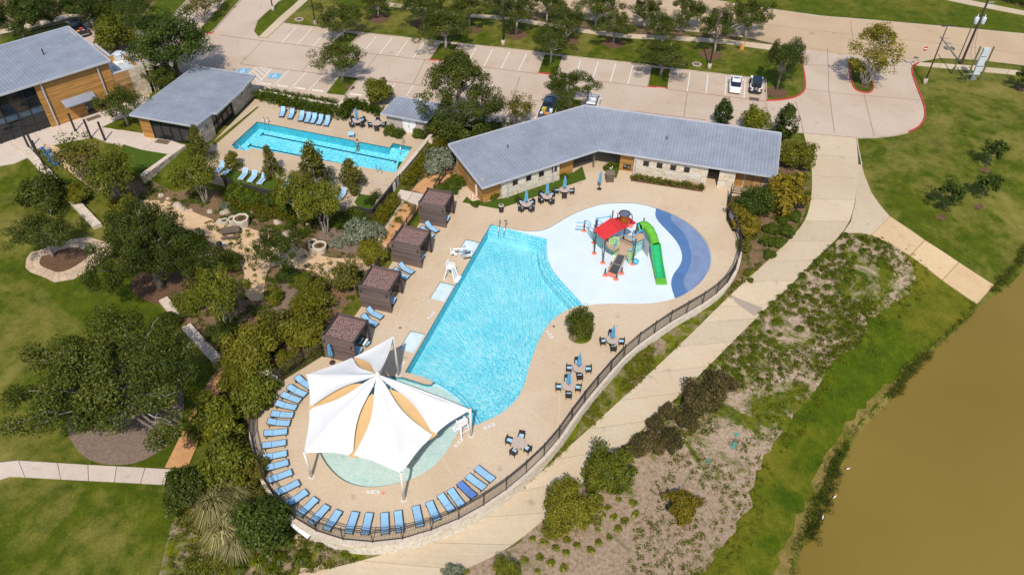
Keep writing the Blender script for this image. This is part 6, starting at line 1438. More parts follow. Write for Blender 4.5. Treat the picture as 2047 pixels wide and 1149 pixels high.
TREES = [
 (228, 752, 312, 'big_oak', 'huge spreading oak with pale bare branches over the lower left mulch bed', None, .8), (285, 492, 205, 'big_oak', 'second biggest oak, dark and dense, behind the round brown mulch bed', None, .8),
 (97, 455, 132, 'oak', 'oak standing in the flagstone ring on the left lawn', None), (88, 385, 90, 'oak_shrub', 'shrub at the left lawn edge above the flagstone ring oak', None), (158, 315, 110, 'airy', 'airy multi stemmed tree beside the three blue chairs', None),
 (214, 350, 108, 'myrtle', 'bushy tree between the raised turf wall and the long seat wall', None), (150, 388, 52, 'shrub', 'shrub beside the far end of the long seat wall', None), (246, 412, 56, 'shrub', 'shrub on the garden side of the long seat wall end', None),
 (393, 345, 95, 'myrtle', 'tall multi stemmed tree in front of the pool house corner', None, 1.25), (395, 285, 42, 'young', 'narrow pale green tree top rising by the pool house corner', None), (552, 498, 118, 'oak', 'oak with grey trunk on the gravel path bend', None),
 (447, 580, 122, 'myrtle', 'bushy multi stemmed tree between the mulch bed and the gravel path', None), (606, 385, 105, 'myrtle', 'pale stemmed tree below the dark plank fence', None, 1.15), (652, 400, 105, 'myrtle', 'largest pale stemmed tree, right of its twin below the plank fence', None, 1.15),
 (688, 556, 74, 'myrtle_shrub', 'roundish yellow green shrub left of the second cabana from the sail', None), (740, 505, 62, 'shrub', 'round shrub between the silver bush and the third cabana from the sail', None), (622, 602, 88, 'shrub', 'shrub on the end of the gravel path behind the lowest cabana', None),
 (607, 662, 98, 'shrub', 'dense shrub hard against the lowest cabana', None), (552, 650, 85, 'myrtle_shrub', 'tall shrub left of the dense one by the lowest cabana', None), (500, 693, 120, 'shrub', 'wide shrub behind the shaded seat wall', None), (440, 668, 60, 'oak_shrub', 'low shrub at the end of the shaded seat wall', None),
 (428, 838, 108, 'green_shrub', 'big shrub overhanging the brick walk', None), (510, 792, 100, 'green_shrub', 'shrub behind the pool fence by the first loungers', None), (470, 750, 70, 'shrub', 'shrub at the upper end of the brick walk', None), (372, 978, 100, 'oak_shrub', 'dark dense shrub at the end of the pale garden walk', None),
 (448, 925, 110, 'green_shrub', 'light shrub right of the dark one at the garden walk end', None), (530, 1052, 112, 'dark_shrub', 'dark shrub below the discarded grey lounger', None), (505, 940, 75, 'myrtle_shrub', 'yellow green shrub against the left bend of the pool fence', None), (520, 1000, 60, 'myrtle_shrub', 'yellow green shrub above the dark shrub by the pool fence', None),
 (340, 640, 40, 'oak_shrub', 'small shrub in front of the short seat wall', None), (548, 592, 38, 'green_shrub', 'small bright bush on the gravel path edge', None), (458, 522, 50, 'oak_shrub', 'low bush at the corner of the gravel path', None), (375, 605, 60, 'green_shrub', 'low green bush beside the short seat wall', None),
 (575, 550, 45, 'dark_shrub', 'dark bush at the foot of the gravel path oak', None), (610, 565, 45, 'green_shrub', 'green bush right of the gravel path oak trunk', None), (575, 720, 50, 'shrub', 'shrub in front of the lowest cabana and fence', None), (650, 690, 35, 'myrtle_shrub', 'small yellow green bush at the lowest cabana corner', None),
 # lap pool trees
 (463, 322, 32, 'young', 'slim young tree left of the lap pool loungers', 'young trees along the lap pool'), (538, 322, 36, 'young', 'slim young tree right of the three front loungers', 'young trees along the lap pool'), (625, 335, 50, 'young', 'tallest young tree by the lap pool edge, above the pale stemmed trees', 'young trees along the lap pool'), (704, 348, 52, 'young', 'young tree near the lap pool gate with shadow on the deck', 'young trees along the lap pool'),
 (590, 355, 40, 'airy', 'thin greyish tree top in front of the lap pool', None), (725, 440, 30, 'sapling', 'spindly yellow green sapling in the silver bush', None),
 # by the clubhouse and the car park
 (30, 30, 110, 'dark_oak', 'dark oak in the top left corner behind the clubhouse roof', None), (95, 22, 80, 'dark_oak', 'dark oak second from the top left corner', None), (165, 10, 80, 'dark_oak', 'dark oak behind the parked pickup by the clubhouse', None), (260, 20, 80, 'dark_oak', 'dark oak between the bed and the slip road at the top left', None), (215, 25, 60, 'oak_shrub', 'low dark bush behind the car park corner', None),
 (225, 68, 72, 'green_shrub', 'tall bush next to the pickup by the clubhouse', None), (338, 82, 155, 'dark_oak', 'biggest dark oak beside the clubhouse annex', None, .9), (320, 148, 66, 'oak', 'small tree between the annex and the pool house roof', None), (240, 206, 92, 'oak', 'oak in front of the annex stone wall', None), (300, 95, 60, 'oak', 'oak left of the biggest dark oak', None),
 (400, 10, 62, 'airy', 'thin pale stemmed tree on the median at the top', None), (432, -2, 45, 'airy', 'second thin tree on the median, at the picture top', None),
 (683, 33, 92, 'oak', 'oak at the first far parking island from the left', G2), (672, 115, 86, 'oak', 'oak on the near island with shadow across the aisle', G2), (893, 52, 96, 'oak', 'oak on the second far parking island', G2), (1097, 77, 78, 'oak', 'oak on the third far parking island', G2), (1324, 110, 92, 'oak', 'oak on the fourth far parking island', G2), (1138, 172, 100, 'oak', 'oak between the navy pickup and the white wagon', G2),
 (757, 3, 62, 'oak', 'oak with mulch ring at the left of the big parking lawn', G1), (845, 12, 85, 'oak', 'oak behind the second parking island', G1), (935, 18, 78, 'oak', 'oak left of the middle lamp post', G1), (1033, 18, 72, 'oak', 'oak right of the middle lamp post', G1), (1000, 5, 60, 'oak', 'oak behind the middle lamp post', G1),
 (1130, 35, 70, 'oak', 'oak behind the third parking island', G1), (1228, 47, 76, 'oak', 'oak alone on the lawn between the third and fourth islands', G1), (1195, 8, 74, 'oak', 'oak at the road edge above the lone lawn oak', G1), (1095, 3, 70, 'oak', 'oak at the road edge above the third island', G1), (1290, 18, 66, 'oak', 'oak at the road edge above the fourth island', G1), (1328, 50, 66, 'oak', 'bushy oak on the sidewalk above the fourth island', G1), (1380, 18, 68, 'oak', 'oak at the road edge left of the right lamp post', G1), (1436, 48, 78, 'oak', 'oak just behind the right lamp post', G1), (1500, 28, 80, 'oak', 'last road edge oak before the entrance', G1),
 (1565, 115, 74, 'dark_oak', 'oak on the lawn end beside the white off road car', None), (1742, 92, 92, 'vase', 'yellowing vase shaped tree of many stems on the road island', None), (755, 183, 56, 'green_shrub', 'bright bush in front of the parking stalls by the pump house', None), (918, 190, 152, 'big_tree', 'tallest tree in front of the car park, left of the bathhouse', None, 1.15), (1037, 218, 70, 'airy', 'open branched small tree behind the bathhouse left wing', None), (868, 255, 40, 'oak_shrub', 'bush at the foot of the tallest tree by the pump house', None),
 (1448, 221, 32, 'egg_tree', 'slim egg shaped tree behind the bathhouse right wing', None), (1510, 242, 52, 'green_shrub', 'light green bush between the two egg shaped trees', None), (1572, 241, 42, 'egg_tree', 'wider egg shaped tree at the end of the bathhouse roof', None),
 (1593, 312, 70, 'shrub', 'olive green bush at the bathhouse end beside the footpath', None), (1570, 388, 72, 'yellow_shrub', 'orange yellow shrub below the bathhouse end', None), (1510, 404, 62, 'dark_shrub', 'dark green shrub in front of the double doors', None), (1480, 425, 40, 'yellow_shrub', 'yellow shrub behind the first fence sign', None), (1496, 452, 44, 'yellow_shrub', 'yellow shrub behind the second fence sign', None), (1488, 490, 32, 'myrtle_shrub', 'yellow green shrub against the fence below the signs', None),
 (1160, 638, 48, 'oak_shrub', 'dark shrub in the round planting circle on the pool deck', None, 1.5),
 (1985, 300, 42, 'sapling', 'sapling on the right lawn nearest the lamp post', 'saplings on the right lawn'), (1893, 385, 56, 'sapling', 'sapling on the right lawn closest to the ramp', 'saplings on the right lawn'), (1972, 366, 46, 'sapling', 'sapling on the right lawn between the other two and the water', 'saplings on the right lawn'), (2037, 152, 40, 'sapling', 'sapling cut by the right picture edge beside the sidewalk', 'saplings on the right lawn'),
 # slope shrubs
 (1213, 940, 96, 'green_shrub', 'bright green shrub on the footpath edge above the olive ball', None), (1140, 1022, 110, 'ball_shrub', 'big clipped olive ball shrub on the mulch by the footpath', None), (1365, 1012, 60, 'yellow_shrub', 'small yellowing bush alone on the mulch', None), (1012, 1140, 50, 'green_shrub', 'green shrub at the bottom edge of the picture', None), (905, 1145, 40, 'silver_shrub', 'small grey shrub at the bottom edge beside the footpath', None),
]
MAR = [(1405, 798, 76, 'largest reddish shrub on the slope'), (1438, 768, 66, 'reddish shrub with pink flowers at the top of the row'), (1372, 838, 42, 'reddish shrub below the largest one'), (1336, 822, 36, 'small reddish shrub on the footpath edge, third from the top'), (1310, 846, 34, 'small reddish shrub on the footpath edge below its twin'), (1299, 884, 60, 'reddish shrub above the bright green one'), (1341, 877, 52, 'reddish shrub on the slope side of the row'), (1262, 900, 38, 'lowest reddish shrub touching the bright green one')]
for t in TREES: tree(*t[:5], group=t[5], tall=t[6] if len(t) > 6 else 1.0)
for x, y, w, lb in MAR: tree(x, y, w, 'maroon_shrub', lb, 'reddish shrubs along the footpath')
RS = [(1541, 457, 28, 'clipped round shrub left in the middle pair beside the footpath'), (1573, 461, 30, 'clipped round shrub right in the middle pair beside the footpath'), (1565, 440, 22, 'clipped round shrub above the middle pair'), (1588, 431, 26, 'clipped round shrub near the footpath, above the middle pair'), (1535, 482, 27, 'clipped round shrub left in the lower pair'), (1558, 483, 25, 'clipped round shrub right in the lower pair'), (1605, 390, 26, 'clipped shrub at the footpath beside the orange yellow shrub'), (1603, 357, 26, 'clipped shrub at the footpath below the olive bush'), (1538, 508, 24, 'lowest clipped shrub in the bed beside the footpath')]
for x, y, w, lb in RS: tree(x, y, w, 'round_shrub', lb, 'clipped round shrubs beside the footpath')
for x, y, w, lb in [(718, 462, 70, 'wide silver grey bush at the top of the orange walk'), (752, 462, 40, 'silver grey bush touching the orange walk edge'), (672, 486, 30, 'small silver grey bush beside the round stone planters'), (450, 413, 26, 'small silver grey bush above the rock planters'), (885, 318, 62, 'silver grey bush beside the bathhouse left end'), (866, 334, 40, 'silver grey bush below the larger one by the bathhouse')]: tree(x, y, w, 'silver_shrub', lb, 'silver grey bushes')
for k, (x, y, w) in enumerate([(443, 422, 14), (466, 418, 16), (475, 425, 18), (492, 424, 16), (498, 433, 18), (454, 441, 18), (526, 437, 18), (600, 468, 26), (580, 450, 22), (612, 462, 18), (684, 440, 40), (712, 428, 40), (646, 560, 14), (540, 400, 44), (575, 410, 46), (500, 395, 50), (470, 385, 44), (620, 430, 50), (780, 262, 24), (795, 266, 26), (838, 268, 24), (905, 372, 34), (880, 378, 24), (920, 362, 26), (1500, 560, 12), (950, 408, 16), (1035, 398, 14), (988, 390, 22), (1214, 336, 16), (1233, 330, 14), (1128, 352, 14)]):
    tree(x, y, w, 'round_shrub', 'small low green garden bush number ' + str(k), 'low garden bushes').__setitem__('label', 'low green bush ' + near(x, y))
# mulch rings under the lawn trees
for k, (x, y, w) in enumerate([(757, 38, 42), (838, 47, 38), (946, 60, 34), (1032, 70, 42), (1140, 82, 34), (1226, 87, 44), (1420, 110, 46), (1552, 185, 44), (1137, 215, 30), (700, 175, 18), (1970, 335, 22), (1884, 421, 26), (1960, 398, 24), (2036, 178, 26), (1727, 172, 20)]):
    p = W(x, y, .1 if x < 1900 else -.1); r_ = w / 2 * depth(p) / FOC; zz = .125 if x < 1850 else hz(p.x, p.y) + .04
    mb = MB(); mb.add([(p.x + r_ * (1 + .1 * math.sin(5 * a + k)) * math.cos(a), p.y + r_ * (1 + .1 * math.cos(4 * a)) * math.sin(a), zz) for a in [i * math.pi / 12 for i in range(24)]], [tuple(range(24))]); o = obj('mulch_ring', mb, 'mulch'); o['kind'] = 'structure'
# hedges
def hedge(name, label, pts, w, h, mat, z=None, lf=.09, dens_=26, seed=3, flat_px=None):
    g = np.random.default_rng(seed); P = dens([p[:2] for p in pts], .35, False); ctr = []
    for p in P:
        z0 = hz(p.x, p.y) if z is None else z
        for _ in range(max(2, int(dens_ * w * .35))):
            ctr.append((p.x + g.uniform(-w / 2, w / 2), p.y + g.uniform(-w / 2, w / 2), z0 + g.uniform(.25, 1.0) * h))
    o = link(name, leaves('hedge', ctr, .3, 34, lf, mat, seed, up=.6)); return tag(o, label, 'hedge')
hedge('hedge', 'long dense green hedge behind the row of blue loungers at the lap pool', XY([(518, 196), (600, 214), (688, 234)], .3), 1.5, 1.5, 'leaf_hedge', 0, .1, 22)
hedge('hedge', 'green hedge stepping back beside the parasol table at the lap pool', XY([(688, 234), (700, 208), (760, 226)], .3), 1.3, 1.3, 'leaf_hedge', 0, .1, 22, 5)
hedge('hedge', 'low green planting between the stone planter wall and the parking walk', XY([(525, 184), (600, 196), (672, 208)]), .8, .5, 'leaf_hedge', .1, .08, 16, 6)
hedge('hedge', 'clipped hedge rising along the concrete wall beside the orange walk', [WT(*p) for p in [(815, 372), (836, 346), (860, 312), (884, 290)]], 1.6, 1.3, 'leaf_olive', None, .085, 26, 7)
hedge('hedge', 'clipped hedge along the dark plank fence and orange walk', [WT(*p) for p in [(790, 405), (766, 434), (742, 470)]], 1.5, 1.2, 'leaf_olive', None, .085, 26, 8)
hedge('hedge', 'dark green hedge planted below the plank fence and loungers', [WT(*p) for p in [(455, 408), (520, 424), (590, 442)]], 1.7, .9, 'leaf_olive', None, .09, 22, 9)
hedge('hedge', 'dark shrub strip inside the plank fence corner at the lap pool', XY([(737, 410), (755, 392)]), 1.0, .8, 'leaf_dark', 0, .08, 22, 10)
hedge('hedge', 'strip of tall grass below the stone wall and small windows of the bathhouse', XY([(1266, 357), (1330, 367), (1402, 378)]), .7, .5, 'leaf_tuft', .04, .1, 18, 12)
hedge('hedge', 'dark green shrub row under the trees behind the bathhouse', XY([(905, 262), (960, 262), (1010, 258)]), 2.2, 1.1, 'leaf_dark', 0, .1, 12, 14)
hedge('hedge', 'clipped hedge bed beyond the far sidewalk in the top right corner', XY([(1970, -12), (2047, 10), (2120, 28)]), 3.0, .9, 'leaf_hedge', .1, .1, 10, 15)

# grass tufts and rosettes
def blades(name, n, R, H, mat, seed, w=.018, droop=.5, flat_=0.0):
    g = np.random.default_rng(seed); a = g.uniform(0, 6.283, n); sp = g.uniform(.15, 1, n); h = H * g.uniform(.6, 1.1, n); r = R * sp
    base = np.stack([np.cos(a) * .1 * R, np.sin(a) * .1 * R, np.zeros(n)], -1)
    mid = np.stack([np.cos(a) * r * .5, np.sin(a) * r * .5, h * .8], -1); tip = np.stack([np.cos(a) * r, np.sin(a) * r, h * (1 - droop * sp)], -1)
    sd = np.stack([-np.sin(a), np.cos(a), np.zeros(n)], -1) * w
    V = np.stack([base - sd, base + sd, mid + sd, mid - sd, mid - sd, mid + sd, tip + sd * .3, tip - sd * .3], 1).reshape(-1, 3)
    return quads(name, V, 2 * n, np.repeat(np.clip(g.normal(.5, .25, n), 0, 1), 2), mat)
TUFT = [blades('blades', 190, .62, .7, 'leaf_weed', 40 + k, .022, .55) for k in range(3)]
TUFT_S = [blades('blades', 800, 1.25, 1.4, 'leaf_straw', 50 + k, .014, .7) for k in range(2)]
ROS = [blades('blades', 60, .42, .3, 'leaf_bright', 60 + k, .06, .6) for k in range(2)]
YUC = [blades('blades', 90, .8, .75, 'leaf_bright', 70 + k, .035, .5) for k in range(2)]
def tuft(name, meshes, x, y, w, R, label, group, cat='plant'):
    p = WT(x, y); s = w / 2 * depth(p) / FOC / R; o = link(name, RND.choice(meshes), loc=p + Vector((0, 0, .03)), rz=RND.uniform(0, 6.28)); o.scale = (s, s, s * RND.uniform(.85, 1.15)); return tag(o, label, cat, group)
R6 = lambda x, y: (1440 + .296 * x, 460 + .296 * y)
TP = [(835, 50, 62), (975, 60, 50), (1055, 85, 60), (825, 130, 60), (870, 95, 60), (960, 160, 66), (1060, 140, 55), (825, 190, 66), (880, 240, 56), (700, 270, 66), (650, 225, 55), (820, 280, 60), (890, 295, 50), (775, 330, 54), (620, 265, 48), (550, 320, 60), (700, 330, 60), (480, 400, 66), (560, 400, 50), (640, 425, 66), (720, 400, 66), (800, 390, 60), (860, 345, 55), (405, 470, 70), (520, 470, 60), (630, 490, 62), (560, 560, 70), (500, 520, 60), (680, 580, 60), (620, 620, 66), (365, 570, 66), (285, 580, 66), (345, 510, 60), (385, 640, 86), (250, 635, 50), (535, 685, 74), (190, 700, 60), (140, 750, 60), (210, 745, 60), (285, 740, 70), (350, 770, 76), (140, 810, 66), (230, 815, 60), (295, 820, 50), (150, 885, 66), (220, 885, 60), (70, 810, 55), (20, 870, 60), (400, 715, 40), (330, 700, 44), (130, 1010, 70), (265, 1030, 60), (680, 680, 70), (445, 570, 56), (770, 470, 60), (590, 460, 56), (900, 200, 46), (740, 200, 50), (720, 470, 50), (1110, 130, 44), (40, 940, 44), (190, 960, 34)]
for k, (x, y, w) in enumerate(TP): tuft('grass_tuft', TUFT, *R6(x, y), w * .296 * 1.25, .62, 'clump of wild grass on the bare slope ' + near(*R6(x, y)), 'wild grass clumps on the slope')
for k, (x, y, w) in enumerate([(447, 985, 60), (470, 1000, 66), (440, 1030, 70), (475, 1045, 70), (455, 1075, 66), (480, 1095, 60), (500, 1070, 50), (440, 960, 40)]): tuft('pampas_grass', TUFT_S, x, y, w * 1.7, 1.25, 'clump of tall straw coloured grass left of the dark shrub', 'tall straw coloured grasses')
for k, (x, y, w) in enumerate([(605, 1120, 40), (560, 1120, 36), (520, 1130, 36), (580, 1090, 30), (640, 1098, 26), (690, 1112, 26), (545, 1145, 40), (480, 1140, 34), (500, 1110, 30)]): tuft('grass_tuft', TUFT, x, y, w * 1.2, .62, 'grey green grass clump in the wild bed at the bottom left', 'grass clumps in the wild bed')
for k, (x, y, w) in enumerate([(365, 628, 34), (470, 525, 30), (548, 592, 40), (452, 530, 26), (590, 570, 34), (560, 560, 30), (330, 646, 22), (795, 445, 24), (1000, 392, 18), (700, 600, 24)]): tuft('yucca', YUC, x, y, w, .8, 'spiky green yucca rosette in the garden beds', 'yucca rosettes')
RP = [(1100 + .4626 * x, 756 + .4626 * y) for x, y in [(215, 525), (295, 525), (358, 542), (367, 590), (230, 595), (273, 603), (322, 620), (292, 652), (205, 655), (255, 690), (207, 712), (173, 745), (115, 722), (68, 755), (22, 735), (75, 700), (60, 825), (5, 800), (250, 562)]] + [(500 + .342 * x, 756 + .342 * y) for x, y in [(1650, 940), (1715, 960), (1785, 995), (1695, 1050), (1605, 1065), (1755, 1080), (1910, 980), (1990, 1010), (1850, 950), (1830, 1110), (1680, 1130), (1845, 1025)]]
for x, y in RP: tuft('seedling_plant', ROS, x, y, RND.uniform(15, 24), .42, 'young leafy plant on the mulch ' + near(x, y), 'young plants set out on the mulch')

# uncountable ground cover
def scatter(name, poly, n, mat, seed, hgt_, rad_, per, lf, mask=None, zf=None):
    g = np.random.default_rng(seed); xs = [p[0] for p in poly]; ys = [p[1] for p in poly]; ctr = []; k = 0
    while len(ctr) < n and k < n * 30:
        k += 1; x, y = g.uniform(min(xs), max(xs)), g.uniform(min(ys), max(ys))
        if not inside(poly, np.array([x]), np.array([y]))[0]: continue
        if mask is not None and mnoise.noise(Vector((x * mask[0], y * mask[0], seed))) < mask[1]: continue
        ctr.append((x, y, (hz(x, y) if zf is None else zf) + hgt_ * g.uniform(.3, 1)))
    o = link(name, leaves(name, ctr, np.random.default_rng(seed).uniform(.5, 1.0, len(ctr)) * rad_, per, lf, mat, seed, up=.8, squash=.6)); o['kind'] = 'stuff'; return o
scatter('ground_cover', GARDEN, 420, 'leaf_hedge', 21, .25, .5, 46, .09, (.18, -.05))
scatter('ground_cover', GARDEN, 200, 'leaf_myrtle', 22, .22, .4, 40, .08, (.22, .08))
SL2 = XYT([(1690, 470), (1762, 476), (1830, 532), (1824, 574), (1738, 640), (1720, 683), (1655, 728), (1569, 850), (1330, 880), (1319, 829), (1480, 668), (1589, 562), (1661, 488)])
scatter('weeds', SL2, 900, 'leaf_weed', 23, .14, .42, 42, .085, (.16, -.08)); scatter('weeds', SL2, 420, 'leaf_weed', 43, .1, .38, 34, .075, (.2, .0)); scatter('weeds', SL2, 260, 'leaf_maroon', 44, .1, .4, 30, .07, (.15, .12))
scatter('weeds', XYT([(1330, 880), (1500, 880), (1569, 850), (1528, 910), (1500, 998), (1472, 1058), (1426, 1118), (1389, 1160), (1250, 1160), (1280, 1000), (1330, 940)]), 420, 'leaf_weed', 24, .1, .34, 26, .075, (.25, -.02)); EDGE = XYT([(1389, 1160), (1426, 1118), (1472, 1058), (1500, 998), (1528, 910), (1569, 850), (1620, 801), (1655, 728), (1720, 683), (1738, 640), (1790, 603), (1824, 574), (1830, 532), (1797, 500)]); scatter('weeds', EDGE + offset_line(EDGE, 2.2)[::-1], 260, 'leaf_weed', 47, .12, .36, 30, .075); scatter('weeds', EDGE + offset_line(EDGE, -1.6)[::-1], 200, 'leaf_olive', 48, .1, .34, 30, .075)
WB = XYT([(500, 900), (515, 960), (545, 1010), (600, 1050), (640, 1078), (700, 1100), (741, 1105), (700, 1125), (606, 1149), (560, 1200), (330, 1200), (345, 1040), (400, 975), (430, 900)])
scatter('ground_cover', WB, 420, 'leaf_bright', 25, .22, .4, 36, .085, (.3, 0)); scatter('ground_cover', WB, 300, 'leaf_tuft', 26, .25, .4, 36, .085)
scatter('ground_cover', XYT([(430, 905), (505, 905), (515, 960), (545, 1015), (520, 1060), (470, 1000)]), 160, 'leaf_myrtle', 29, .6, .6, 50, .1)
scatter('verge_plants', XYT([(1300, 672), (1390, 660), (1296, 750), (1209, 829), (1109, 920), (1040, 982), (930, 1045), (1040, 965), (1110, 898), (1160, 824), (1205, 768), (1260, 708)]), 330, 'leaf_bright', 27, .2, .38, 40, .08, (.35, -.1))
scatter('verge_plants', XYT([(1466, 560), (1530, 522), (1480, 572), (1440, 612), (1506, 470), (1480, 500)]), 60, 'leaf_olive', 28, .2, .38, 40, .08)
# reeds along the water
def reeds(pts, n, seed, wid):
    g = np.random.default_rng(seed); P = dens(XY(pts, -3.0), .5, False); c = []
    for p in P:
        d_ = Vector((1, .35)).normalized()
        for _ in range(n): o_ = d_ * g.uniform(-.6, wid * (0.55 + .45 * mnoise.noise(Vector((p.x * .5, p.y * .5, seed))))); c.append((p.x + o_.x + g.normal() * .2, p.y + o_.y + g.normal() * .2, -3.0 + g.uniform(.05, .3)))
    o = link('reeds', leaves('reeds', c, .32, 22, .1, 'leaf_reed', seed, up=.4, aspect=.3)); o['kind'] = 'stuff'
reeds([(1668, 905), (1655, 940), (1642, 985), (1625, 1020), (1613, 1057), (1600, 1085)], 16, 31, 2.6)
reeds([(1840, 716), (1815, 740), (1800, 765), (1775, 795)], 16, 32, 2.2)
reeds([(2047, 492), (2038, 515), (2015, 545), (1995, 565), (1984, 582)], 16, 33, 2.0)
reeds([(1953, 612), (1925, 642), (1898, 662), (1847, 710)], 3, 34, .5)
reeds([(1757, 812), (1706, 864), (1672, 908)], 2, 35, .4); reeds([(1597, 1095), (1582, 1149)], 2, 36, .4)
# boulders in the garden
RKS = [(322, 392, 13), (336, 398, 9), (355, 412, 18), (365, 420, 16), (382, 423, 14), (450, 426, 22), (462, 446, 16), (490, 430, 14), (503, 424, 16), (555, 446, 18), (576, 470, 22), (560, 436, 12), (530, 432, 18), (616, 448, 12), (655, 540, 13), (700, 600, 10), (420, 424, 14), (440, 445, 18), (540, 460, 12), (590, 480, 14), (1000, 262, 12), (862, 285, 22), (880, 276, 16), (905, 285, 16)]
for k, (x, y, w) in enumerate(RKS):
    p = WT(x, y); s = w / 2 * depth(p) / FOC; r = random.Random(k); bm = bmesh.new(); bmesh.ops.create_icosphere(bm, subdivisions=2, radius=1)
    for v in bm.verts: v.co *= 1 + .28 * mnoise.noise(v.co * 1.3 + Vector((k * 3.1, 0, 0))); v.co.z *= .65
    me = bpy.data.meshes.new('boulder'); bm.to_mesh(me); bm.free(); me.materials.append(MATS['garden_rock'])
    o = link('boulder', me, loc=p + Vector((0, 0, s * .2)), rz=r.uniform(0, 6)); o.scale = (s, s * r.uniform(.7, 1), s); tag(o, 'pale weathered boulder ' + near(x, y), 'rock', 'boulders in the garden')
# ------------------------------------------------------------------ furniture of the pools
ORD = ['first', 'second', 'third', 'fourth', 'fifth', 'sixth', 'seventh', 'eighth', 'ninth', 'tenth', 'eleventh', 'twelfth', 'thirteenth', 'fourteenth', 'fifteenth', 'sixteenth', 'seventeenth', 'eighteenth', 'nineteenth', 'twentieth', 'twenty-first', 'twenty-second', 'twenty-third', 'twenty-fourth', 'twenty-fifth', 'twenty-sixth', 'twenty-seventh']
def lounger_proto(ang, sling='sling_blue', frame='dark_metal'):
    """x runs from the head to the foot"""
    r = thing('sun_lounger', 'x', 'sun lounger', (0, 0, -50)); c, s = math.cos(ang), math.sin(ang); hx = -.22
    fm = MB()
    for y in (-.33, .33): fm.box((.36, y, .35), (1.24, .05, .06)); fm.beam((hx, y, .37), (hx - .8 * c, y, .37 + .8 * s), .05, .05)
    fm.box((.99, 0, .35), (.05, .7, .06)); fm.beam((hx - .8 * c, -.33, .37 + .8 * s), (hx - .8 * c, .33, .37 + .8 * s), .05, .05); fm.box((-.5, 0, .3), (.04, .62, .04))
    for y in (-.33, .33): fm.box((-.6, y, .33), (.75, .04, .05))
    obj('frame', fm, frame, r)
    for x in (-.82, .86):
        for y in (-.32, .32): lm = MB(); lm.box((x, y, .16), (.05, .05, .33)); obj('leg', lm, frame, r)
    sm_ = MB(); n = 5
    for i in range(n): a, b = hx + .02 + 1.18 * i / n, hx + .02 + 1.18 * (i + 1) / n; za, zb = .395 - .03 * math.sin(math.pi * i / n), .395 - .03 * math.sin(math.pi * (i + 1) / n); sm_.slab((a, -.31, za), (b, -.31, zb), (b, .31, zb), (a, .31, za), .02)
    obj('seat_sling', sm_, sling, r)
    bm2 = MB(); bm2.slab((hx - .8 * c, -.31, .395 + .8 * s), (hx - .015, -.31, .4), (hx - .015, .31, .4), (hx - .8 * c, .31, .395 + .8 * s), .02); obj('back_sling', bm2, sling, r)
    if ang > .3:
        st = MB()
        for y in (-.28, .28): st.beam((hx - .55 * c, y, .37 + .55 * s), (hx - .62, y, .3), .03, .03)
        obj('back_strut', st, frame, r)
    return r
LP = {}
def lounger(head, foot, ang, label, group, sling='sling_blue', frame='dark_metal', z=0.0):
    key = (ang, sling, frame); A, B = W(*head, z + .4), W(*foot, z + .4); p = (A + B) / 2 + Vector((RND.uniform(-.06, .06), RND.uniform(-.06, .06), 0)); rz = math.atan2(B.y - A.y, B.x - A.x) + RND.uniform(-.05, .05)
    if key not in LP:
        LP[key] = lounger_proto(ang, sling, frame); o = LP[key]; o.location = (p.x, p.y, z); o.rotation_euler = (0, 0, rz); tag(o, label, None, group); return o
    return dup(LP[key], (p.x, p.y, z), rz, label, group)
CURVE = [((591.7, 755), (624, 774)), ((578, 773), (609, 788)), ((564, 788), (599, 800)), ((552, 806), (591, 815)), ((544, 826), (583, 829.5)), ((534, 844), (578, 845.6)), ((527, 866), (575, 862)), ((524, 891), (572, 882.5)), ((524, 915), (573, 903)), ((527, 937), (576, 923.6)), ((536, 961), (583, 942)), ((553, 985), (597, 961)), ((571, 1011), (614, 980)), ((596, 1032), (635, 994)), ((620, 1049), (657, 1006)), ((650, 1061), (681, 1016.5)), ((693, 1068), (710.5, 1021)), ((729, 1070), (738, 1024)), ((768, 1070), (768.6, 1022)), ((802, 1066), (795, 1019)), ((841, 1055), (829, 1010)), ((876, 1041), (857.4, 1000.5)), ((905, 1024), (881, 987)), ((924, 1011), (900, 976.6)), ((948, 992), (921, 963)), ((968, 976), (936, 949)), ((984, 959), (951, 934))]
for k, (h, f) in enumerate(CURVE):
    lb = f'{ORD[k]} blue sling lounger in the curved row by the fence, counted from the cabanas' if k != 24 else 'darker blue sling lounger in the curved row along the fence, third from its right end'
    lounger(h, f, .30 if k in (0, 1, 5, 12) else (.2 if k % 3 == 0 else .12), lb, 'sun loungers in the curved row', 'sling_deep_blue' if k == 24 else 'sling_blue')
G4 = lambda x, y: (430 + .1958 * x, 180 + .1958 * y)
for k, (h, f) in enumerate([((712, 185), (665, 280)), ((805, 205), (757, 297)), ((905, 225), (860, 318)), ((968, 240), (920, 332)), ((1032, 252), (985, 345)), ((1098, 265), (1052, 357)), ((1162, 278), (1118, 367))]):
    lounger(G4(*h), G4(*f), .75, f'{ORD[k]} blue lounger from the left in the row before the lap pool hedge', 'loungers before the hedge')
for k, (h, f) in enumerate([((85, 770), (35, 815)), ((160, 790), (105, 835)), ((325, 825), (262, 905)), ((430, 845), (350, 930)), ((525, 865), (440, 955)), ((760, 930), (700, 985)), ((1320, 1040), (1270, 1100))]):
    lounger(G4(*h), G4(*f), .75, ['leftmost blue lounger above the plank fence, in tree shade', 'second blue lounger above the plank fence, in tree shade', 'third blue lounger on the turf above the plank fence', 'fourth blue lounger on the turf above the plank fence', 'fifth blue lounger on the turf, last clear one before the trees', 'blue lounger half hidden behind the pale stemmed trees', 'blue lounger beside the young tree near the lap pool gate'][k], 'loungers above the plank fence', frame='white_steel')
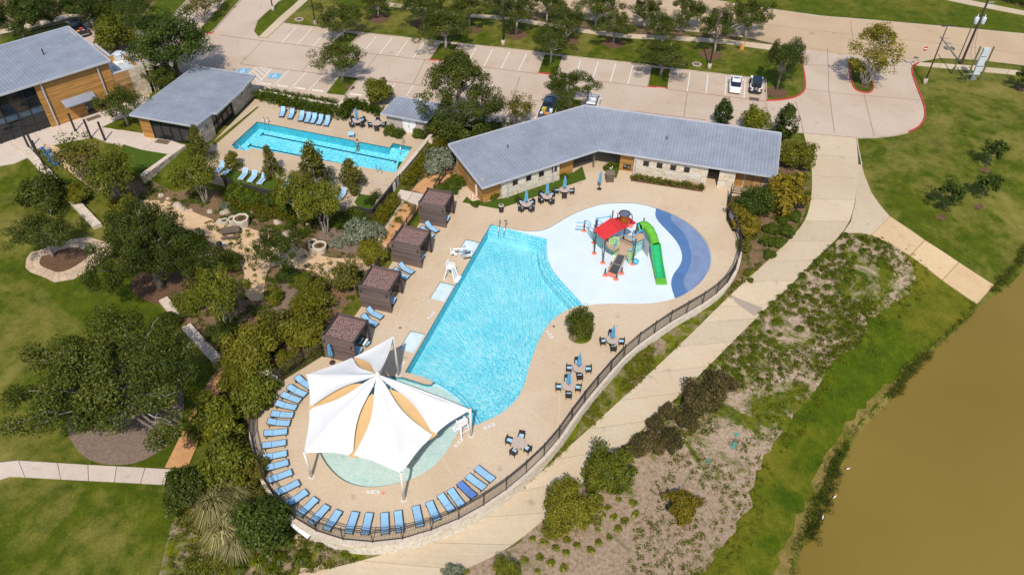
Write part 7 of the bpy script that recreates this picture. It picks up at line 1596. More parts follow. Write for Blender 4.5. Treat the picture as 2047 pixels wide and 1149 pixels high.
for k, (h, f, lb) in enumerate([((849, 448), (877, 462.5), 'blue lounger with raised back between the top cabana and the next'), ((838, 458), (866, 473), 'blue lounger in the shade of the second cabana from the top'), ((797, 530), (826, 544), 'blue lounger with raised back above the third cabana from the top'), ((787, 541), (815, 555), 'blue lounger in the shade of the third cabana from the top'), ((734, 619), (765, 634), 'blue lounger with raised back above the lowest cabana'), ((723, 633), (755, 649), 'blue lounger in the shade of the lowest cabana')]): lounger(h, f, .75, lb, 'loungers between the cabanas')
lounger((594, 1051), (613, 1067), .3, 'discarded grey lounger lying outside the retaining wall', 'discarded lounger', 'lamp_clear', 'dark_metal', -.9)

def chair_proto():
    r = thing('patio_chair', 'x', 'chair', (0, 0, -50))      # faces +x
    b = MB(); b.box((-.26, 0, .66), (.07, .56, .52)); b.box((-.02, -.27, .52), (.5, .07, .28)); b.box((-.02, .27, .52), (.5, .07, .28)); obj('back', b, 'black_wicker', r)
    s = MB(); s.box((0, 0, .36), (.54, .5, .1)); obj('seat', s, 'black_wicker', r)
    c = MB(); c.box((.02, 0, .45), (.46, .44, .09)); obj('cushion', c, 'cushion_blue', r)
    for x in (-.24, .22):
        for y in (-.24, .24): l = MB(); l.box((x, y, .16), (.05, .05, .32)); obj('leg', l, 'black_wicker', r)
    return r
CHAIR = None
def place_chair(x, y, z, rz, label, group):
    global CHAIR
    if CHAIR is None:
        CHAIR = chair_proto(); CHAIR.location = (x, y, z); CHAIR.rotation_euler = (0, 0, rz); return tag(CHAIR, label, None, group)
    return dup(CHAIR, (x, y, z), rz, label, group)
TABLE = None; PARA = None
def parasol(p, label, base=True, lean=0.0):
    global PARA
    if PARA is None:
        r = thing('parasol', label, 'parasol', p, 0, 'folded blue parasols')
        m1 = MB(); m1.cyl((0, 0, 0), .028, 2.75, 8); obj('pole', m1, 'bronze_pole', r)
        m2 = MB(); n = 14; prof = [(.06, 1.0), (.21, 1.12), (.2, 1.4), (.155, 1.75), (.17, 1.95), (.13, 2.25), (.1, 2.5), (.02, 2.72)]
        vs = []; fs = []
        for i, (rr, z) in enumerate(prof):
            for k in range(n): a = 2 * math.pi * k / n; q = rr * (1.18 if k % 2 else .72); vs.append((q * math.cos(a), q * math.sin(a), z))
        for i in range(len(prof) - 1):
            for k in range(n): fs.append((i * n + k, i * n + (k + 1) % n, (i + 1) * n + (k + 1) % n, (i + 1) * n + k))
        m2.add(vs, fs); obj('canopy', m2, 'umbrella_blue', r)
        m3 = MB(); m3.tube([(.17 * math.cos(a), .17 * math.sin(a), 1.7) for a in [i * math.pi / 6 for i in range(13)]], .02, 5, cap=False); obj('strap', m3, 'umbrella_blue', r)
        m4 = MB(); m4.lathe([(.3, 0), (.3, .06), (.06, .12), (.05, .3)], (0, 0, 0), 14); obj('base', m4, 'bronze_pole', r); PARA = r; return r
    return dup(PARA, p, 0, label, 'folded blue parasols')
def table_set(x, y, angs, who, para=True):
    global TABLE
    p = W(x, y, .72); p.z = 0
    if TABLE is None:
        r = thing('patio_table', f'round stone topped table {who}', 'table', p, 0, 'round patio tables')
        t = MB(); t.lathe([(.57, 0), (.62, .02), (.62, .05), (.6, .06)], (0, 0, .67), 24); obj('tabletop', t, 'table_stone', r)
        t = MB(); t.lathe([(.2, 0), (.11, .1), (.09, .5), (.18, .66)], (0, 0, .01), 12); obj('pedestal', t, 'black_wicker', r)
        for k in range(4): l = MB(); a = k * math.pi / 2 + .78; l.beam((.1 * math.cos(a), .1 * math.sin(a), .06), (.38 * math.cos(a), .38 * math.sin(a), .04), .06, .06); obj('foot', l, 'black_wicker', r)
        TABLE = r
    else: dup(TABLE, p, 0, f'round stone topped table {who}', 'round patio tables')
    side = {0: 'right', 90: 'far', 180: 'left', 270: 'near', 45: 'far right', 135: 'far left', 225: 'near left', 315: 'near right'}
    for a in angs:
        aa = rad(a + (RND.uniform(-6, 6))); d = .93
        place_chair(p.x + d * math.cos(aa), p.y + d * math.sin(aa), 0, aa + math.pi + RND.uniform(-.12, .12), f'black wicker chair at the {side[min(side, key=lambda s: abs(s - a))]} of the table {who}', 'wicker chairs with blue cushions')
    if para: parasol(p, f'folded blue parasol through the table {who}')
table_set(1052, 407, (45, 135, 225, 315), 'nearest the bin by the bathhouse')
table_set(1093.6, 391.7, (45, 135, 218, 300), 'midway along the bathhouse lawn')
table_set(1128.4, 378.4, (0, 180, 272), 'furthest right on the bathhouse lawn')
table_set(1224.3, 678, (0, 180, 270, 90), 'right of the planting circle')
table_set(1157.5, 734, (0, 180, 270, 90), 'second from the planting circle')
table_set(1136.6, 770, (0, 180, 270, 90), 'third from the planting circle')
table_set(1037, 884, (70, 155, 245, 330), 'without parasol by the fence', False)
table_set(714, 241, (45, 135, 225, 315), 'with parasol at the lap pool', True)
table_set(753, 246, (0, 180, 272, 90), 'without parasol at the lap pool', False)
p = W(1198, 378); parasol(p, 'folded blue parasol standing alone before the bathhouse passage')
p = W(664, 722, .2); p.z = 0; parasol(p, 'folded blue parasol against the wall of the lowest cabana')

# ---- cabanas
def cabana_proto():
    r = thing('cabana', 'x', 'cabana', (0, 0, -50)); Lx, Ly, H = 3.4, 3.15, 3.05
    for y0, nm in ((0.0, 'side_wall'), (Ly, 'side_wall')):
        w_ = MB(); w_.box((Lx / 2, y0 + (.06 if y0 == 0 else -.06), H / 2), (Lx - .1, .08, H - .06)); wo_ = obj(nm, w_, 'dark_post', r)
        n = 15; hh = H / n
        for k in range(n):
            for s in (-1, 1):
                o = link('plank', plank_mesh('grey_plank'), wo_); o.location = (Lx / 2, y0 + (.06 if y0 == 0 else -.06) + s * .06, hh * (k + .5)); o.scale = (Lx, .04, hh - .03)
    bw = MB(); bw.box((.08, Ly / 2, 1.2), (.06, Ly - .3, 2.4)); obj('back_wall', bw, 'interior_dark', r)
    for x in (.1, Lx - .1):
        for y in (.12, Ly - .12): pm = MB(); pm.box((x, y, H / 2 + .03), (.16, .2, H + .06)); obj('post', pm, 'dark_post', r)
    for x in (.1, Lx - .1): b = MB(); b.box((x, Ly / 2, H - .2), (.12, Ly - .1, .24)); obj('beam', b, 'dark_post', r)
    for k in range(4): b = MB(); b.box((.6 + .72 * k, Ly / 2, H - .42), (.07, Ly - .2, .12)); obj('joist', b, 'dark_post', r)
    g = np.random.default_rng(5); holes = []; pts = []
    while len(holes) < 105:
        x, y = g.uniform(.32, Lx - .32), g.uniform(.28, Ly - .28); rr = g.uniform(.045, .10)
        if all((x - a) ** 2 + (y - b) ** 2 > (rr + c + .03) ** 2 for a, b, c in pts): pts.append((x, y, rr)); t0 = g.uniform(0, 6.28); holes.append([Vector((x + rr * g.uniform(.75, 1.2) * math.cos(t0 + k * 1.2566), y + rr * g.uniform(.75, 1.2) * math.sin(t0 + k * 1.2566))) for k in range(5)])
        elif g.uniform() < .002: break
    outer = [Vector(q) for q in ((.18, .14), (Lx - .18, .14), (Lx - .18, Ly - .14), (.18, Ly - .14))]
    V, Fq = tri(outer, holes); mb = MB(); mb.add([(q.x, q.y, H - .3) for q in V], Fq); mb.add([(q.x, q.y, H - .33) for q in V], [f[::-1] for f in Fq])
    for h in holes:
        for i in range(5): a, b = h[i], h[(i + 1) % 5]; mb.quad((a.x, a.y, H - .3), (b.x, b.y, H - .3), (b.x, b.y, H - .33), (a.x, a.y, H - .33))
    obj('perforated_roof', mb, 'perforated_panel', r)
    for x in (.25, Lx - .3): l = MB(); l.lathe([(.07, 0), (.1, .08), (.1, .25), (.04, .3)], (x, -.1, H - .75), 8); obj('wall_lamp', l, 'dark_metal', r)
    fl_ = MB(); fl_.box((Lx / 2, Ly / 2, .02), (Lx - .4, Ly - .4, .03)); obj('floor', fl_, 'deck_concrete', r)
    return r
cab = cabana_proto()
CL = ['lowest cabana, next to the white shade sail, slatted with perforated roof', 'second cabana up from the shade sail, slatted with perforated roof', 'third cabana up from the shade sail, slatted with perforated roof', 'topmost cabana, nearest the bathhouse, slatted with perforated roof']
for k, cc in enumerate(CABTOP):
    A, B = Vector(cc[0]), Vector(cc[1]); rz = math.atan2(B.y - A.y, B.x - A.x); o = cab if k == 0 else dup(cab, (0, 0, 0), 0, CL[k])
    o.location = (A.x, A.y, 0); o.rotation_euler = (0, 0, rz); o.scale = ((B - A).length / 3.4, (Vector(cc[3]) - A).length / 3.15, 1); o['label'] = CL[k]; o['group'] = 'dark slatted cabanas'
for k, cc in enumerate(CABTOP):
    A, B, Cq, D = (Vector(q) for q in cc); c = (A + B + Cq + D) / 4 + (B - A).normalized() * .5
    t = thing('day_bed', ['day bed with teal towel in the lowest cabana', 'day bed in the second cabana up from the sail', 'day bed in the third cabana up from the sail', 'day bed in the topmost cabana'][k], 'day bed', (c.x, c.y, .02), math.atan2(B.y - A.y, B.x - A.x), 'day beds in the cabanas')
    m1 = MB(); m1.box((0, -.2, .17), (1.9, 1.0, .3)); obj('frame', m1, 'black_wicker', t); m2 = MB(); m2.box((0, -.2, .4), (1.85, .95, .16)); obj('mattress', m2, 'cushion_blue', t)
    m3 = MB(); m3.box((-.8, -.2, .62), (.25, .9, .3)); obj('bolster', m3, 'cushion_blue', t)
p = W(721, 681, .55); t = thing('beach_towel', 'teal patterned beach towel on a lounger at the mouth of the lowest cabana', 'towel', p, -.3)
m1 = MB(); m1.box((0, 0, 0), (1.3, .95, .05)); obj('towel', m1, 'towel_teal', t); m2 = MB(); m2.box((.1, 0, .03), (.1, .94, .012)); m2.box((.52, 0, .03), (.22, .94, .012)); obj('stripe', m2, 'white_plastic', t)
lounger((711, 676), (733, 685), .12, 'blue lounger at the mouth of the lowest cabana below the teal towel', 'loungers between the cabanas')

# ---- shade sails
PB = [W(622.9, 952.3), W(807.7, 998), W(941.7, 870), W(797, 750), Vector((-18.31, 46.44, 0))]; PZ = [3.65, 3.95, 3.8, 5.25, 3.7]
HUB = Vector((-11.5, 44.55, 6.0)); HUB = W(754.4, 748, 6.0)
sh = thing('shade_sail_structure', 'white star shaped shade sail over the wading pool on steel posts', 'shade sail', HUB.to_2d().to_3d())
loc = HUB.to_2d().to_3d()
SG = lambda x, y, z: W(590 + .3045 * x, 660 + .3045 * y, z)
M01, M12, M04, M34 = SG(380, 826, 3.7), SG(910, 692, 3.7), SG(92, 511, 3.6), SG(380, 176, 4.0)
TIP = [W(609.8 - 2, 903.6, 3.62), W(801.6, 945, 3.9), W(940, 818, 3.75), W(785, 673, 5.2), W(614.5, 748, 3.7)]
for i, (b_, tp) in enumerate(zip(PB, TIP)):
    m1 = MB(); m1.smooth = True; m1.tube([b_ - loc, Vector((tp.x, tp.y, tp.z + .05)) - loc], [.13, .11], 10); m1.smooth = False; m1.box(b_ - loc + Vector((0, 0, .02)), (.45, .45, .04)); obj('post', m1, 'white_steel', sh)
    m2 = MB(); m2.tube([tp - loc + Vector((0, 0, -.42)), HUB - loc + Vector((0, 0, -.5))], .07, 8); obj('rafter', m2, 'white_steel', sh)
m1 = MB(); m1.lathe([(.22, -.25), (.25, 0), (.16, .25), (.03, .4)], HUB - loc, 12); obj('hub', m1, 'white_steel', sh)
PET = [(TIP[0], M04, M01, .10, .10), (TIP[1], M01, M12, .10, .10), (TIP[2], M12, None, .10, .12), (TIP[3], None, M34, .12, .10), (TIP[4], M34, M04, .10, .10)]
for tp, ma, mb2, ca, cb2 in PET:
    def edge(mid, s, cv):
        H_ = HUB + Vector((0, 0, -.05))
        if mid is None:
            q = H_.lerp(tp, s); return q
        l1, l2 = (mid - H_).length, (tp - mid).length; f = l1 / (l1 + l2)
        if s < f: u = s / f; q = H_.lerp(mid, u); ctr = H_.lerp(tp, s); return q.lerp(ctr, .44 * math.sin(math.pi * u) * (1 - .3 * u)) 
        u = (s - f) / (1 - f); q = mid.lerp(tp, u); ctr = H_.lerp(tp, s); return q.lerp(ctr, .10 * math.sin(math.pi * u))
    m_ = MB(); m_.smooth = True; NS, NT = 18, 8; vs = []
    for i in range(NS + 1):
        s = i / NS; rdg = HUB.lerp(tp, s) + Vector((0, 0, -.10 * math.sin(math.pi * s)))
        L_, R_ = edge(ma, s, ca), edge(mb2, s, cb2)
        if ma is None or mb2 is None:
            o_ = R_ if ma is None else L_; d2 = (rdg - o_); d2.z = 0; q = rdg + d2 * 0.16 + Vector((0, 0, -.12 * math.sin(math.pi * s)))
            d3 = Vector((-(tp - HUB).y, (tp - HUB).x, 0)).normalized(); sg = 1 if d3.dot(o_ - rdg) < 0 else -1
            q = HUB.lerp(tp, s) + d3 * sg * .45 * math.sin(math.pi * s) ** .8 * (.4 if True else 1) + Vector((0, 0, -.15 * math.sin(math.pi * s)))
            if ma is None: L_ = q
            else: R_ = q
        for j in range(-NT, NT + 1):
            t = abs(j) / NT; e_ = L_ if j < 0 else R_; q = rdg.lerp(e_, t); q.z -= .12 * math.sin(math.pi * t) * math.sin(math.pi * min(1, s * 1.1)); vs.append(q - loc)
    K = 2 * NT + 1; fs = [(i * K + j, (i + 1) * K + j, (i + 1) * K + j + 1, i * K + j + 1) for i in range(NS) for j in range(K - 1)]
    m_.add(vs, fs); obj('sail_panel', m_, 'sail_cloth', sh)

# sand coloured infill panels slung a little lower in the gaps
for md, w_ in ((M04, 1.0), (M01, 1.0), (M12, 1.0), (M34, .8)):
    d_ = md - HUB; n_ = Vector((-d_.y, d_.x, 0)).normalized(); m_ = MB(); m_.smooth = True; vs = []
    for i in range(13):
        u = .2 + .8 * i / 12; c_ = HUB.lerp(md, u) + Vector((0, 0, -.5 + .38 * ((u - .2) / .8) ** 3)); hw = w_ * (.12 + .88 * math.sin(math.pi * min(1, max(0, (u - .2) / .8)) * .93) ** .7)
        for t in (-1, -.5, 0, .5, 1): vs.append(c_ + n_ * hw * t + Vector((0, 0, -.08 * (1 - t * t))) - loc)
    m_.add(vs, [(i * 5 + j, (i + 1) * 5 + j, (i + 1) * 5 + j + 1, i * 5 + j + 1) for i in range(12) for j in range(4)]); obj('infill_panel', m_, 'sail_sand', sh)

# ---- water play structure
PP = lambda x, y, z=-.13: W(1140 + .1567 * x, 400 + .1567 * y, z)
pl = thing('water_play_structure', 'colourful water play tower with red roof, tipping bucket and green slide', 'play structure')
FEET = [((305, 680), 3.3), ((415, 800), 3.3), ((795, 815), 3.6), ((175, 392), 1.5), ((300, 545), 3.3), ((515, 872), 1.0), ((443, 960), 1.0), ((583, 1010), .9), ((655, 935), .9), ((660, 640), 3.5), ((810, 600), 3.4), ((905, 480), 2.9), ((510, 440), 3.5), ((330, 420), 2.2)]
for (x, y), h in FEET:
    p = PP(x, y); m_ = MB(); m_.cyl(p, .075, h, 10); obj('post', m_, 'play_bronze', pl); m_ = MB(); m_.lathe([(.30, 0), (.26, .1), (.1, .16)], p, 12); obj('foot_plate', m_, 'play_coral', pl)
RA, RB, RC, RD, RE, RF = PP(515, 238, 3.95), PP(640, 385, 3.95), PP(428, 512, 3.2), PP(300, 380, 3.2), PP(842, 292, 3.2), PP(715, 190, 3.2)
for (a, b, c, d), n in (((RA, RB, RC, RD), 12), ((RB, RA, RF, RE), 10)):
    for k in range(n):
        u, v = k / n, (k + 1) / n - .01; q = [a.lerp(b, u), a.lerp(b, v), d.lerp(c, v), d.lerp(c, u)]; m_ = MB(); m_.slab(*q, .06); m_.beam(q[0] + Vector((0, 0, .03)), q[3] + Vector((0, 0, .03)), .05, .06); obj('roof_panel', m_, 'play_red', pl)
m_ = MB(); m_.beam(RA + Vector((0, 0, .07)), RB + Vector((0, 0, .07)), .22, .1); obj('ridge_cap', m_, 'play_red', pl)
def poly3(name, pts, z, t, mat):
    m_ = MB(); m_.prism([PP(x, y, z).to_2d() for x, y in pts], z - t, z); return obj(name, m_, mat, pl)
poly3('platform', [(640, 440), (800, 450), (790, 610), (715, 700), (620, 690), (625, 600)], 1.45, .12, 'play_tan')
poly3('platform', [(430, 500), (640, 440), (625, 600), (560, 640), (480, 600)], 1.75, .12, 'play_tan'); poly3('platform', [(800, 440), (930, 420), (950, 480), (860, 520), (795, 530)], 1.95, .12, 'play_tan')
# dark ramp with its side boards
a, b, c, d = PP(618, 692, 1.4), PP(715, 712, 1.4), PP(592, 1000, .02), PP(468, 955, .02)
m_ = MB(); N = 9
for i in range(N):
    u, v = i / N, (i + 1) / N - .02; m_.slab(a.lerp(d, u), b.lerp(c, u), b.lerp(c, v), a.lerp(d, v), .06)
obj('ramp', m_, 'play_dark', pl)
for p0, p1 in ((a, d), (b, c)):
    m_ = MB(); m_.slab(p0 + Vector((0, 0, .5)), p1 + Vector((0, 0, .42)), p1 + Vector((0, 0, .05)), p0 + Vector((0, 0, .05)), .05); obj('side_board', m_, 'play_tan', pl)
m_ = MB(); m_.beam(d + Vector((0, 0, .5)), c + Vector((0, 0, .5)), .05, .05); m_.beam(d + Vector((0, 0, .25)), c + Vector((0, 0, .25)), .03, .5); obj('ramp_end_board', m_, 'play_coral', pl)
def net(A, B, Cc_, D, nu, nv, mat, name='climbing_net'):
    m_ = MB()
    for i in range(nu + 1): m_.tube([A.lerp(B, i / nu), D.lerp(Cc_, min(1, max(0, (i + .7) / nu)))], .045, 5)
    for j in range(nv + 1): m_.tube([A.lerp(D, j / nv), B.lerp(Cc_, j / nv)], .04, 5)
    for i in range(nu): m_.tube([A.lerp(B, (i + 1) / nu), D.lerp(Cc_, max(0, (i - 1) / nu))], .04, 5)
    obj(name, m_, mat, pl)
net(PP(320, 440, 1.9), PP(480, 520, 1.8), PP(520, 660, -.05), PP(380, 590, -.05), 6, 5, 'net_aqua'); net(PP(480, 520, 1.8), PP(625, 580, 1.6), PP(590, 705, -.05), PP(520, 660, -.05), 6, 5, 'net_pale')
net(PP(215, 360, .9), PP(320, 440, 1.9), PP(380, 590, -.05), PP(280, 500, -.05), 5, 4, 'net_aqua'); net(PP(820, 480, 1.8), PP(930, 450, 1.9), PP(900, 640, -.05), PP(830, 690, -.05), 5, 5, 'net_aqua'); net(PP(720, 700, 1.4), PP(820, 560, 1.6), PP(840, 690, -.05), PP(750, 810, -.05), 5, 5, 'net_pale')
net(PP(490, 470, 2.6), PP(620, 470, 2.6), PP(620, 570, 1.8), PP(490, 560, 1.8), 6, 4, 'net_pale', 'guard_net'); net(PP(640, 440, 2.4), PP(560, 600, 2.4), PP(560, 620, 1.6), PP(640, 470, 1.6), 6, 3, 'play_blue', 'guard_net')
for pts, r_ in (([(80, 285, 1.3), (205, 290, 1.3)], .06), ([(60, 365, .2), (150, 370, .25)], .05), ([(190, 270, 1.4), (210, 262, 2.0), (250, 280, 2.0), (260, 330, 1.0)], .05), ([(215, 300, 1.0), (250, 350, .8), (300, 360, 1.4)], .05), ([(330, 235, 2.3), (520, 208, 2.4)], .06), ([(330, 230, 2.4), (330, 330, 1.2)], .06), ([(345, 250, 2.3), (420, 300, 1.8)], .05), ([(510, 190, 2.6), (515, 240, 1.9)], .06),
                ([(640, 425, 2.7), (840, 515, 2.6)], .07), ([(830, 500, 2.6), (795, 650, 1.0)], .07), ([(560, 570, 1.9), (650, 470, 2.5)], .05), ([(870, 300, 3.0), (890, 390, 2.4), (940, 400, 2.2)], .08), ([(640, 480, 2.2), (800, 555, 2.2)], .05), ([(800, 470, 2.3), (940, 350, 2.4)], .06), ([(730, 640, 2.0), (830, 620, 2.0)], .05)):
    m_ = MB(); m_.smooth = True; m_.tube([PP(*q) for q in pts], r_, 7); obj('pipe', m_, 'play_blue' if pts[0] != (640, 480, 2.2) else 'play_bronze', pl)
m_ = MB(); m_.smooth = True; m_.lathe([(.1, -.3), (.34, -.1), (.36, .1), (.2, .28)], PP(835, 780, .3), 12); obj('spray_drum', m_, 'play_blue', pl)
p = PP(700, 190, 4.35); p.z = 3.75; m_ = MB(); m_.smooth = True; p = PP(690, 210, 4.3); m_.lathe([(.40, -.75), (.46, -.4), (.56, .35), (.6, .4)], p, 18); bk = obj('bucket', m_, 'bucket_gold', pl)
m_ = MB(); m_.lathe([(.52, .405), (.50, .41)], p, 18); obj('bucket_water', m_, 'stainless', bk)
m_ = MB(); m_.smooth = True; m_.tube([p + Vector((.62 * math.cos(a_), .62 * math.sin(a_), .42)) for a_ in [i * math.pi / 8 for i in range(17)]], .05, 6, cap=False); m_.tube([p + Vector((-.72, 0, -.9)), p + Vector((-.74, 0, .4)), p + Vector((-.6, 0, .45))], .055, 6); m_.tube([p + Vector((.75, -.1, -1.3)), p + Vector((.9, -.1, -.1)), p + Vector((.75, -.05, .4)), p + Vector((.55, 0, .42))], .055, 6); obj('yoke', m_, 'play_bronze', pl)
m_ = MB(); m_.smooth = True; m_.lathe([(.02, -.08), (.3, -.06), (.33, 0), (.3, .06), (.02, .08)], PP(765, 330, 3.5), 14); m_.lathe([(.1, 0), (.13, .1), (.05, .2)], p + Vector((-.75, 0, .35)), 8); obj('emblem', m_, 'play_coral', pl)
# the green slide: closed tube above, open flume below
path = [PP(*q) for q in ((880, 345, 2.35), (950, 325, 2.3), (1010, 380, 2.1), (1050, 460, 1.75), (1085, 570, 1.3))]
def spline(P, n=5):
    out = []
    for i in range(len(P) - 1):
        p0, p1, p2, p3 = P[max(0, i - 1)], P[i], P[i + 1], P[min(len(P) - 1, i + 2)]
        for k in range(n): t = k / n; out.append(.5 * ((2 * p1) + (p2 - p0) * t + (2 * p0 - 5 * p1 + 4 * p2 - p3) * t * t + (3 * p1 - p0 - 3 * p2 + p3) * t ** 3))
    return out + [P[-1]]
m_ = MB(); m_.smooth = True; sp_ = spline(path); m_.tube(sp_, .52, 16, cap=False); tb = obj('slide_tube', m_, 'play_green', pl)
for i in (5, 10, 15): m_ = MB(); m_.smooth = True; d_ = (sp_[i + 1] - sp_[i]).normalized() * .05; m_.tube([sp_[i] - d_, sp_[i] + d_], .56, 16, cap=False); obj('flange', m_, 'play_green', pl)
fp = spline([PP(*q) for q in ((1085, 570, 1.3), (1095, 660, .95), (1110, 780, .55), (1130, 900, .2), (1148, 1010, .06))], 4)
m_ = MB(); m_.smooth = True; m2 = MB(); m2.smooth = True; U = 11; vs = []; vi = []
for i, q in enumerate(fp):
    t = (fp[min(i + 1, len(fp) - 1)] - fp[max(i - 1, 0)]).normalized(); sx = t.cross(Vector((0, 0, 1))).normalized(); up_ = sx.cross(t)
    for k in range(U): a_ = math.pi * (1.0 + k / (U - 1)); vs.append(q + Vector((0, 0, .18)) + (sx * math.cos(a_) * .58 + up_ * (math.sin(a_) * .5 + .12))); vi.append(q + Vector((0, 0, .18)) + (sx * math.cos(a_) * .5 + up_ * (math.sin(a_) * .42 + .12)))
f_ = [(i * U + k, i * U + k + 1, (i + 1) * U + k + 1, (i + 1) * U + k) for i in range(len(fp) - 1) for k in range(U - 1)]
m_.add(vs, f_); n0 = len(vs)
rim = []
for i in range(len(fp) - 1):
    for k in (0, U - 1): rim.append((i * U + k, (i + 1) * U + k, n0 + (i + 1) * U + k, n0 + i * U + k))
m_.v += [tuple(q) for q in vi]; m_.f += rim; m_.m += [0] * len(rim); m_.sm += [False] * len(rim); obj('slide_flume', m_, 'play_green', pl); m2.add(vi, f_); obj('flume_lining', m2, 'flume_teal', pl)
m_ = MB(); e_ = fp[-1]; m_.box((e_.x + .05, e_.y - .35, .08), (1.15, .75, .3)); obj('splash_tray', m_, 'play_green', pl)
m_ = MB(); m_.slab(PP(920, 440, 1.9), PP(1010, 560, 1.4), PP(990, 720, -.1), PP(900, 600, -.1), .08); obj('slide_support', m_, 'lift_grey', pl)
for x, y in ((1020, 640), (1060, 780)): m_ = MB(); p = PP(x + 25, y); m_.cyl(p, .06, .6, 8); obj('slide_leg', m_, 'play_bronze', pl)

# ---- lifeguard chairs, hoist, rails, bin
def guard_chair(x, y, rz, label):
    p = W(x, y); t = thing('lifeguard_chair', label, 'lifeguard chair', p, rz, 'white lifeguard chairs')   # faces +x
    for sx in (-1, 1):
        for sy in (-1, 1): m_ = MB(); m_.beam((sx * .62, sy * .52, 0), (sx * .3, sy * .36, 1.55), .1, .09); obj('leg', m_, 'white_plastic', t)
    for k in range(4): m_ = MB(); z = .3 + .32 * k; x_ = .62 - .32 * z / 1.55; m_.box((x_ + .03, 0, z), (.1, .95 - .2 * z / 1.55, .07)); obj('step', m_, 'white_plastic', t)
    m_ = MB(); m_.box((0, 0, 1.58), (.72, .78, .08)); obj('seat', m_, 'white_plastic', t); m_ = MB(); m_.box((-.34, 0, 1.95), (.07, .74, .72)); obj('backrest', m_, 'white_plastic', t)
    for sy in (-1, 1): m_ = MB(); m_.box((0, sy * .4, 1.84), (.7, .09, .06)); m_.box((.3, sy * .4, 1.72), (.07, .07, .24)); obj('armrest', m_, 'white_plastic', t)
    m_ = MB(); m_.box((.75, 0, .06), (.5, 1.0, .1)); obj('platform', m_, 'white_plastic', t)
    m_ = MB(); m_.beam((-.45, -.4, .75), (-.45, .4, .75), .05, .07); obj('brace', m_, 'white_plastic', t)
guard_chair(902, 555, -.35, 'white lifeguard chair on the deck between the two upper sun shelves'); guard_chair(925, 866, 2.2, 'white lifeguard chair under the sail corner at the wading pool')
t = thing('pool_lift', 'white and grey pool hoist seat beside the top sun shelf', 'pool lift', W(926, 512), .3)
m_ = MB(); m_.box((0, 0, .1), (.5, .45, .2)); m_.beam((0, 0, .2), (.25, .05, 1.35), .14, .14); obj('mast', m_, 'lift_grey', t); m_ = MB(); m_.beam((-1.1, .25, 1.1), (.9, -.25, 1.2), .1, .1); m_.beam((.9, -.25, 1.2), (1.0, -.3, .3), .08, .08); obj('arm', m_, 'white_plastic', t)
m_ = MB(); m_.box((-1.15, .28, .62), (.5, .5, .1)); m_.box((-1.38, .35, .9), (.08, .48, .55)); m_.box((-.85, .18, .35), (.28, .45, .06)); obj('seat', m_, 'white_plastic', t); m_ = MB(); m_.box((.35, -.5, .06), (.9, .12, .1)); m_.box((.6, .35, .06), (.6, .1, .1)); obj('foot', m_, 'dark_metal', t)
def hoop(name, label, A, B, h, cat, mat='stainless', zend=-.5, n=1):
    A, B = W(*A), W(*B, 0); B.z = zend; m_ = MB(); m_.smooth = True; d_ = B - A; d_.z = 0
    m_.tube([A, A + Vector((0, 0, h * .8)), A + d_ * .12 + Vector((0, 0, h)), A + d_ * .35 + Vector((0, 0, h * .92)), Vector((B.x, B.y, .35)), B], .04, 6); return tag(obj(name, m_, mat), label, cat)
hoop('handrail', 'left steel handrail on the steps at the top of the main pool', (1000, 448), (996, 468), .9, 'handrail'); hoop('handrail', 'right steel handrail on the steps at the top of the main pool', (1013, 450), (1007, 469), .9, 'handrail')
hoop('handrail', 'left steel ladder rail at the top left corner of the lap pool', (530, 244), (525, 250), .9, 'handrail'); hoop('handrail', 'right steel ladder rail at the top left corner of the lap pool', (538, 245.5), (533, 251.5), .9, 'handrail')
hoop('handrail', 'steel handrail curving into the lower left corner of the lap pool', (470, 292), (483, 299), .8, 'handrail'); hoop('handrail', 'left steel ladder rail at the lap pool end near the gate', (755, 345), (752, 337), .9, 'handrail'); hoop('handrail', 'right steel ladder rail at the lap pool end near the gate', (763, 347), (760, 339), .9, 'handrail'); hoop('handrail', 'long steel handrail on the wide steps of the lap pool', (808, 286), (800, 304), .9, 'handrail')
t = thing('litter_bin', 'dark round litter bin with pale lid beside the bathhouse tables', 'bin', W(1002, 423)); m_ = MB(); m_.lathe([(.27, 0), (.3, .1), (.27, .45), (.3, .85), (.31, .9)], (0, 0, 0), 16); obj('body', m_, 'black_wicker', t); m_ = MB(); m_.lathe([(.33, .9), (.33, .96), (.16, 1.0), (.15, .97)], (0, 0, 0), 16); obj('lid', m_, 'table_stone', t); m_ = MB(); m_.lathe([(.14, .98), (.13, 1.005)], (0, 0, 0), 12); obj('opening', m_, 'interior_dark', t)
t = thing('towel_hutch', 'brown wooden towel hutch standing before the bathhouse passage', 'cabinet', W(1218, 361), .05)
for k in range(7): m_ = MB(); m_.box((-.42 + .14 * k, 0, .62), (.125, .9, 1.1)); obj('board', m_, 'weathered_wood', t)
m_ = MB(); m_.slab((-.55, -.55, 1.15), (.55, -.55, 1.15), (.55, .0, 1.55), (-.55, .0, 1.55), .06); m_.slab((-.55, 0, 1.553), (.55, 0, 1.553), (.55, .55, 1.2), (-.55, .55, 1.2), .06); obj('lid', m_, 'weathered_wood', t)
for sx in (-.45, .45):
    for sy in (-.4, .4): m_ = MB(); m_.box((sx, sy, .05), (.1, .1, .1)); obj('leg', m_, 'dark_post', t)
t = thing('planter_pot', 'white planter pot with a dark agave behind the towel hutch', 'planter', W(1219, 340)); m_ = MB(); m_.lathe([(.22, 0), (.34, .5), (.36, .55), (.28, .55), (.27, .45)], (0, 0, 0), 14); obj('pot', m_, 'white_plastic', t); link('agave', YUC[0], t, loc=(0, 0, .5))
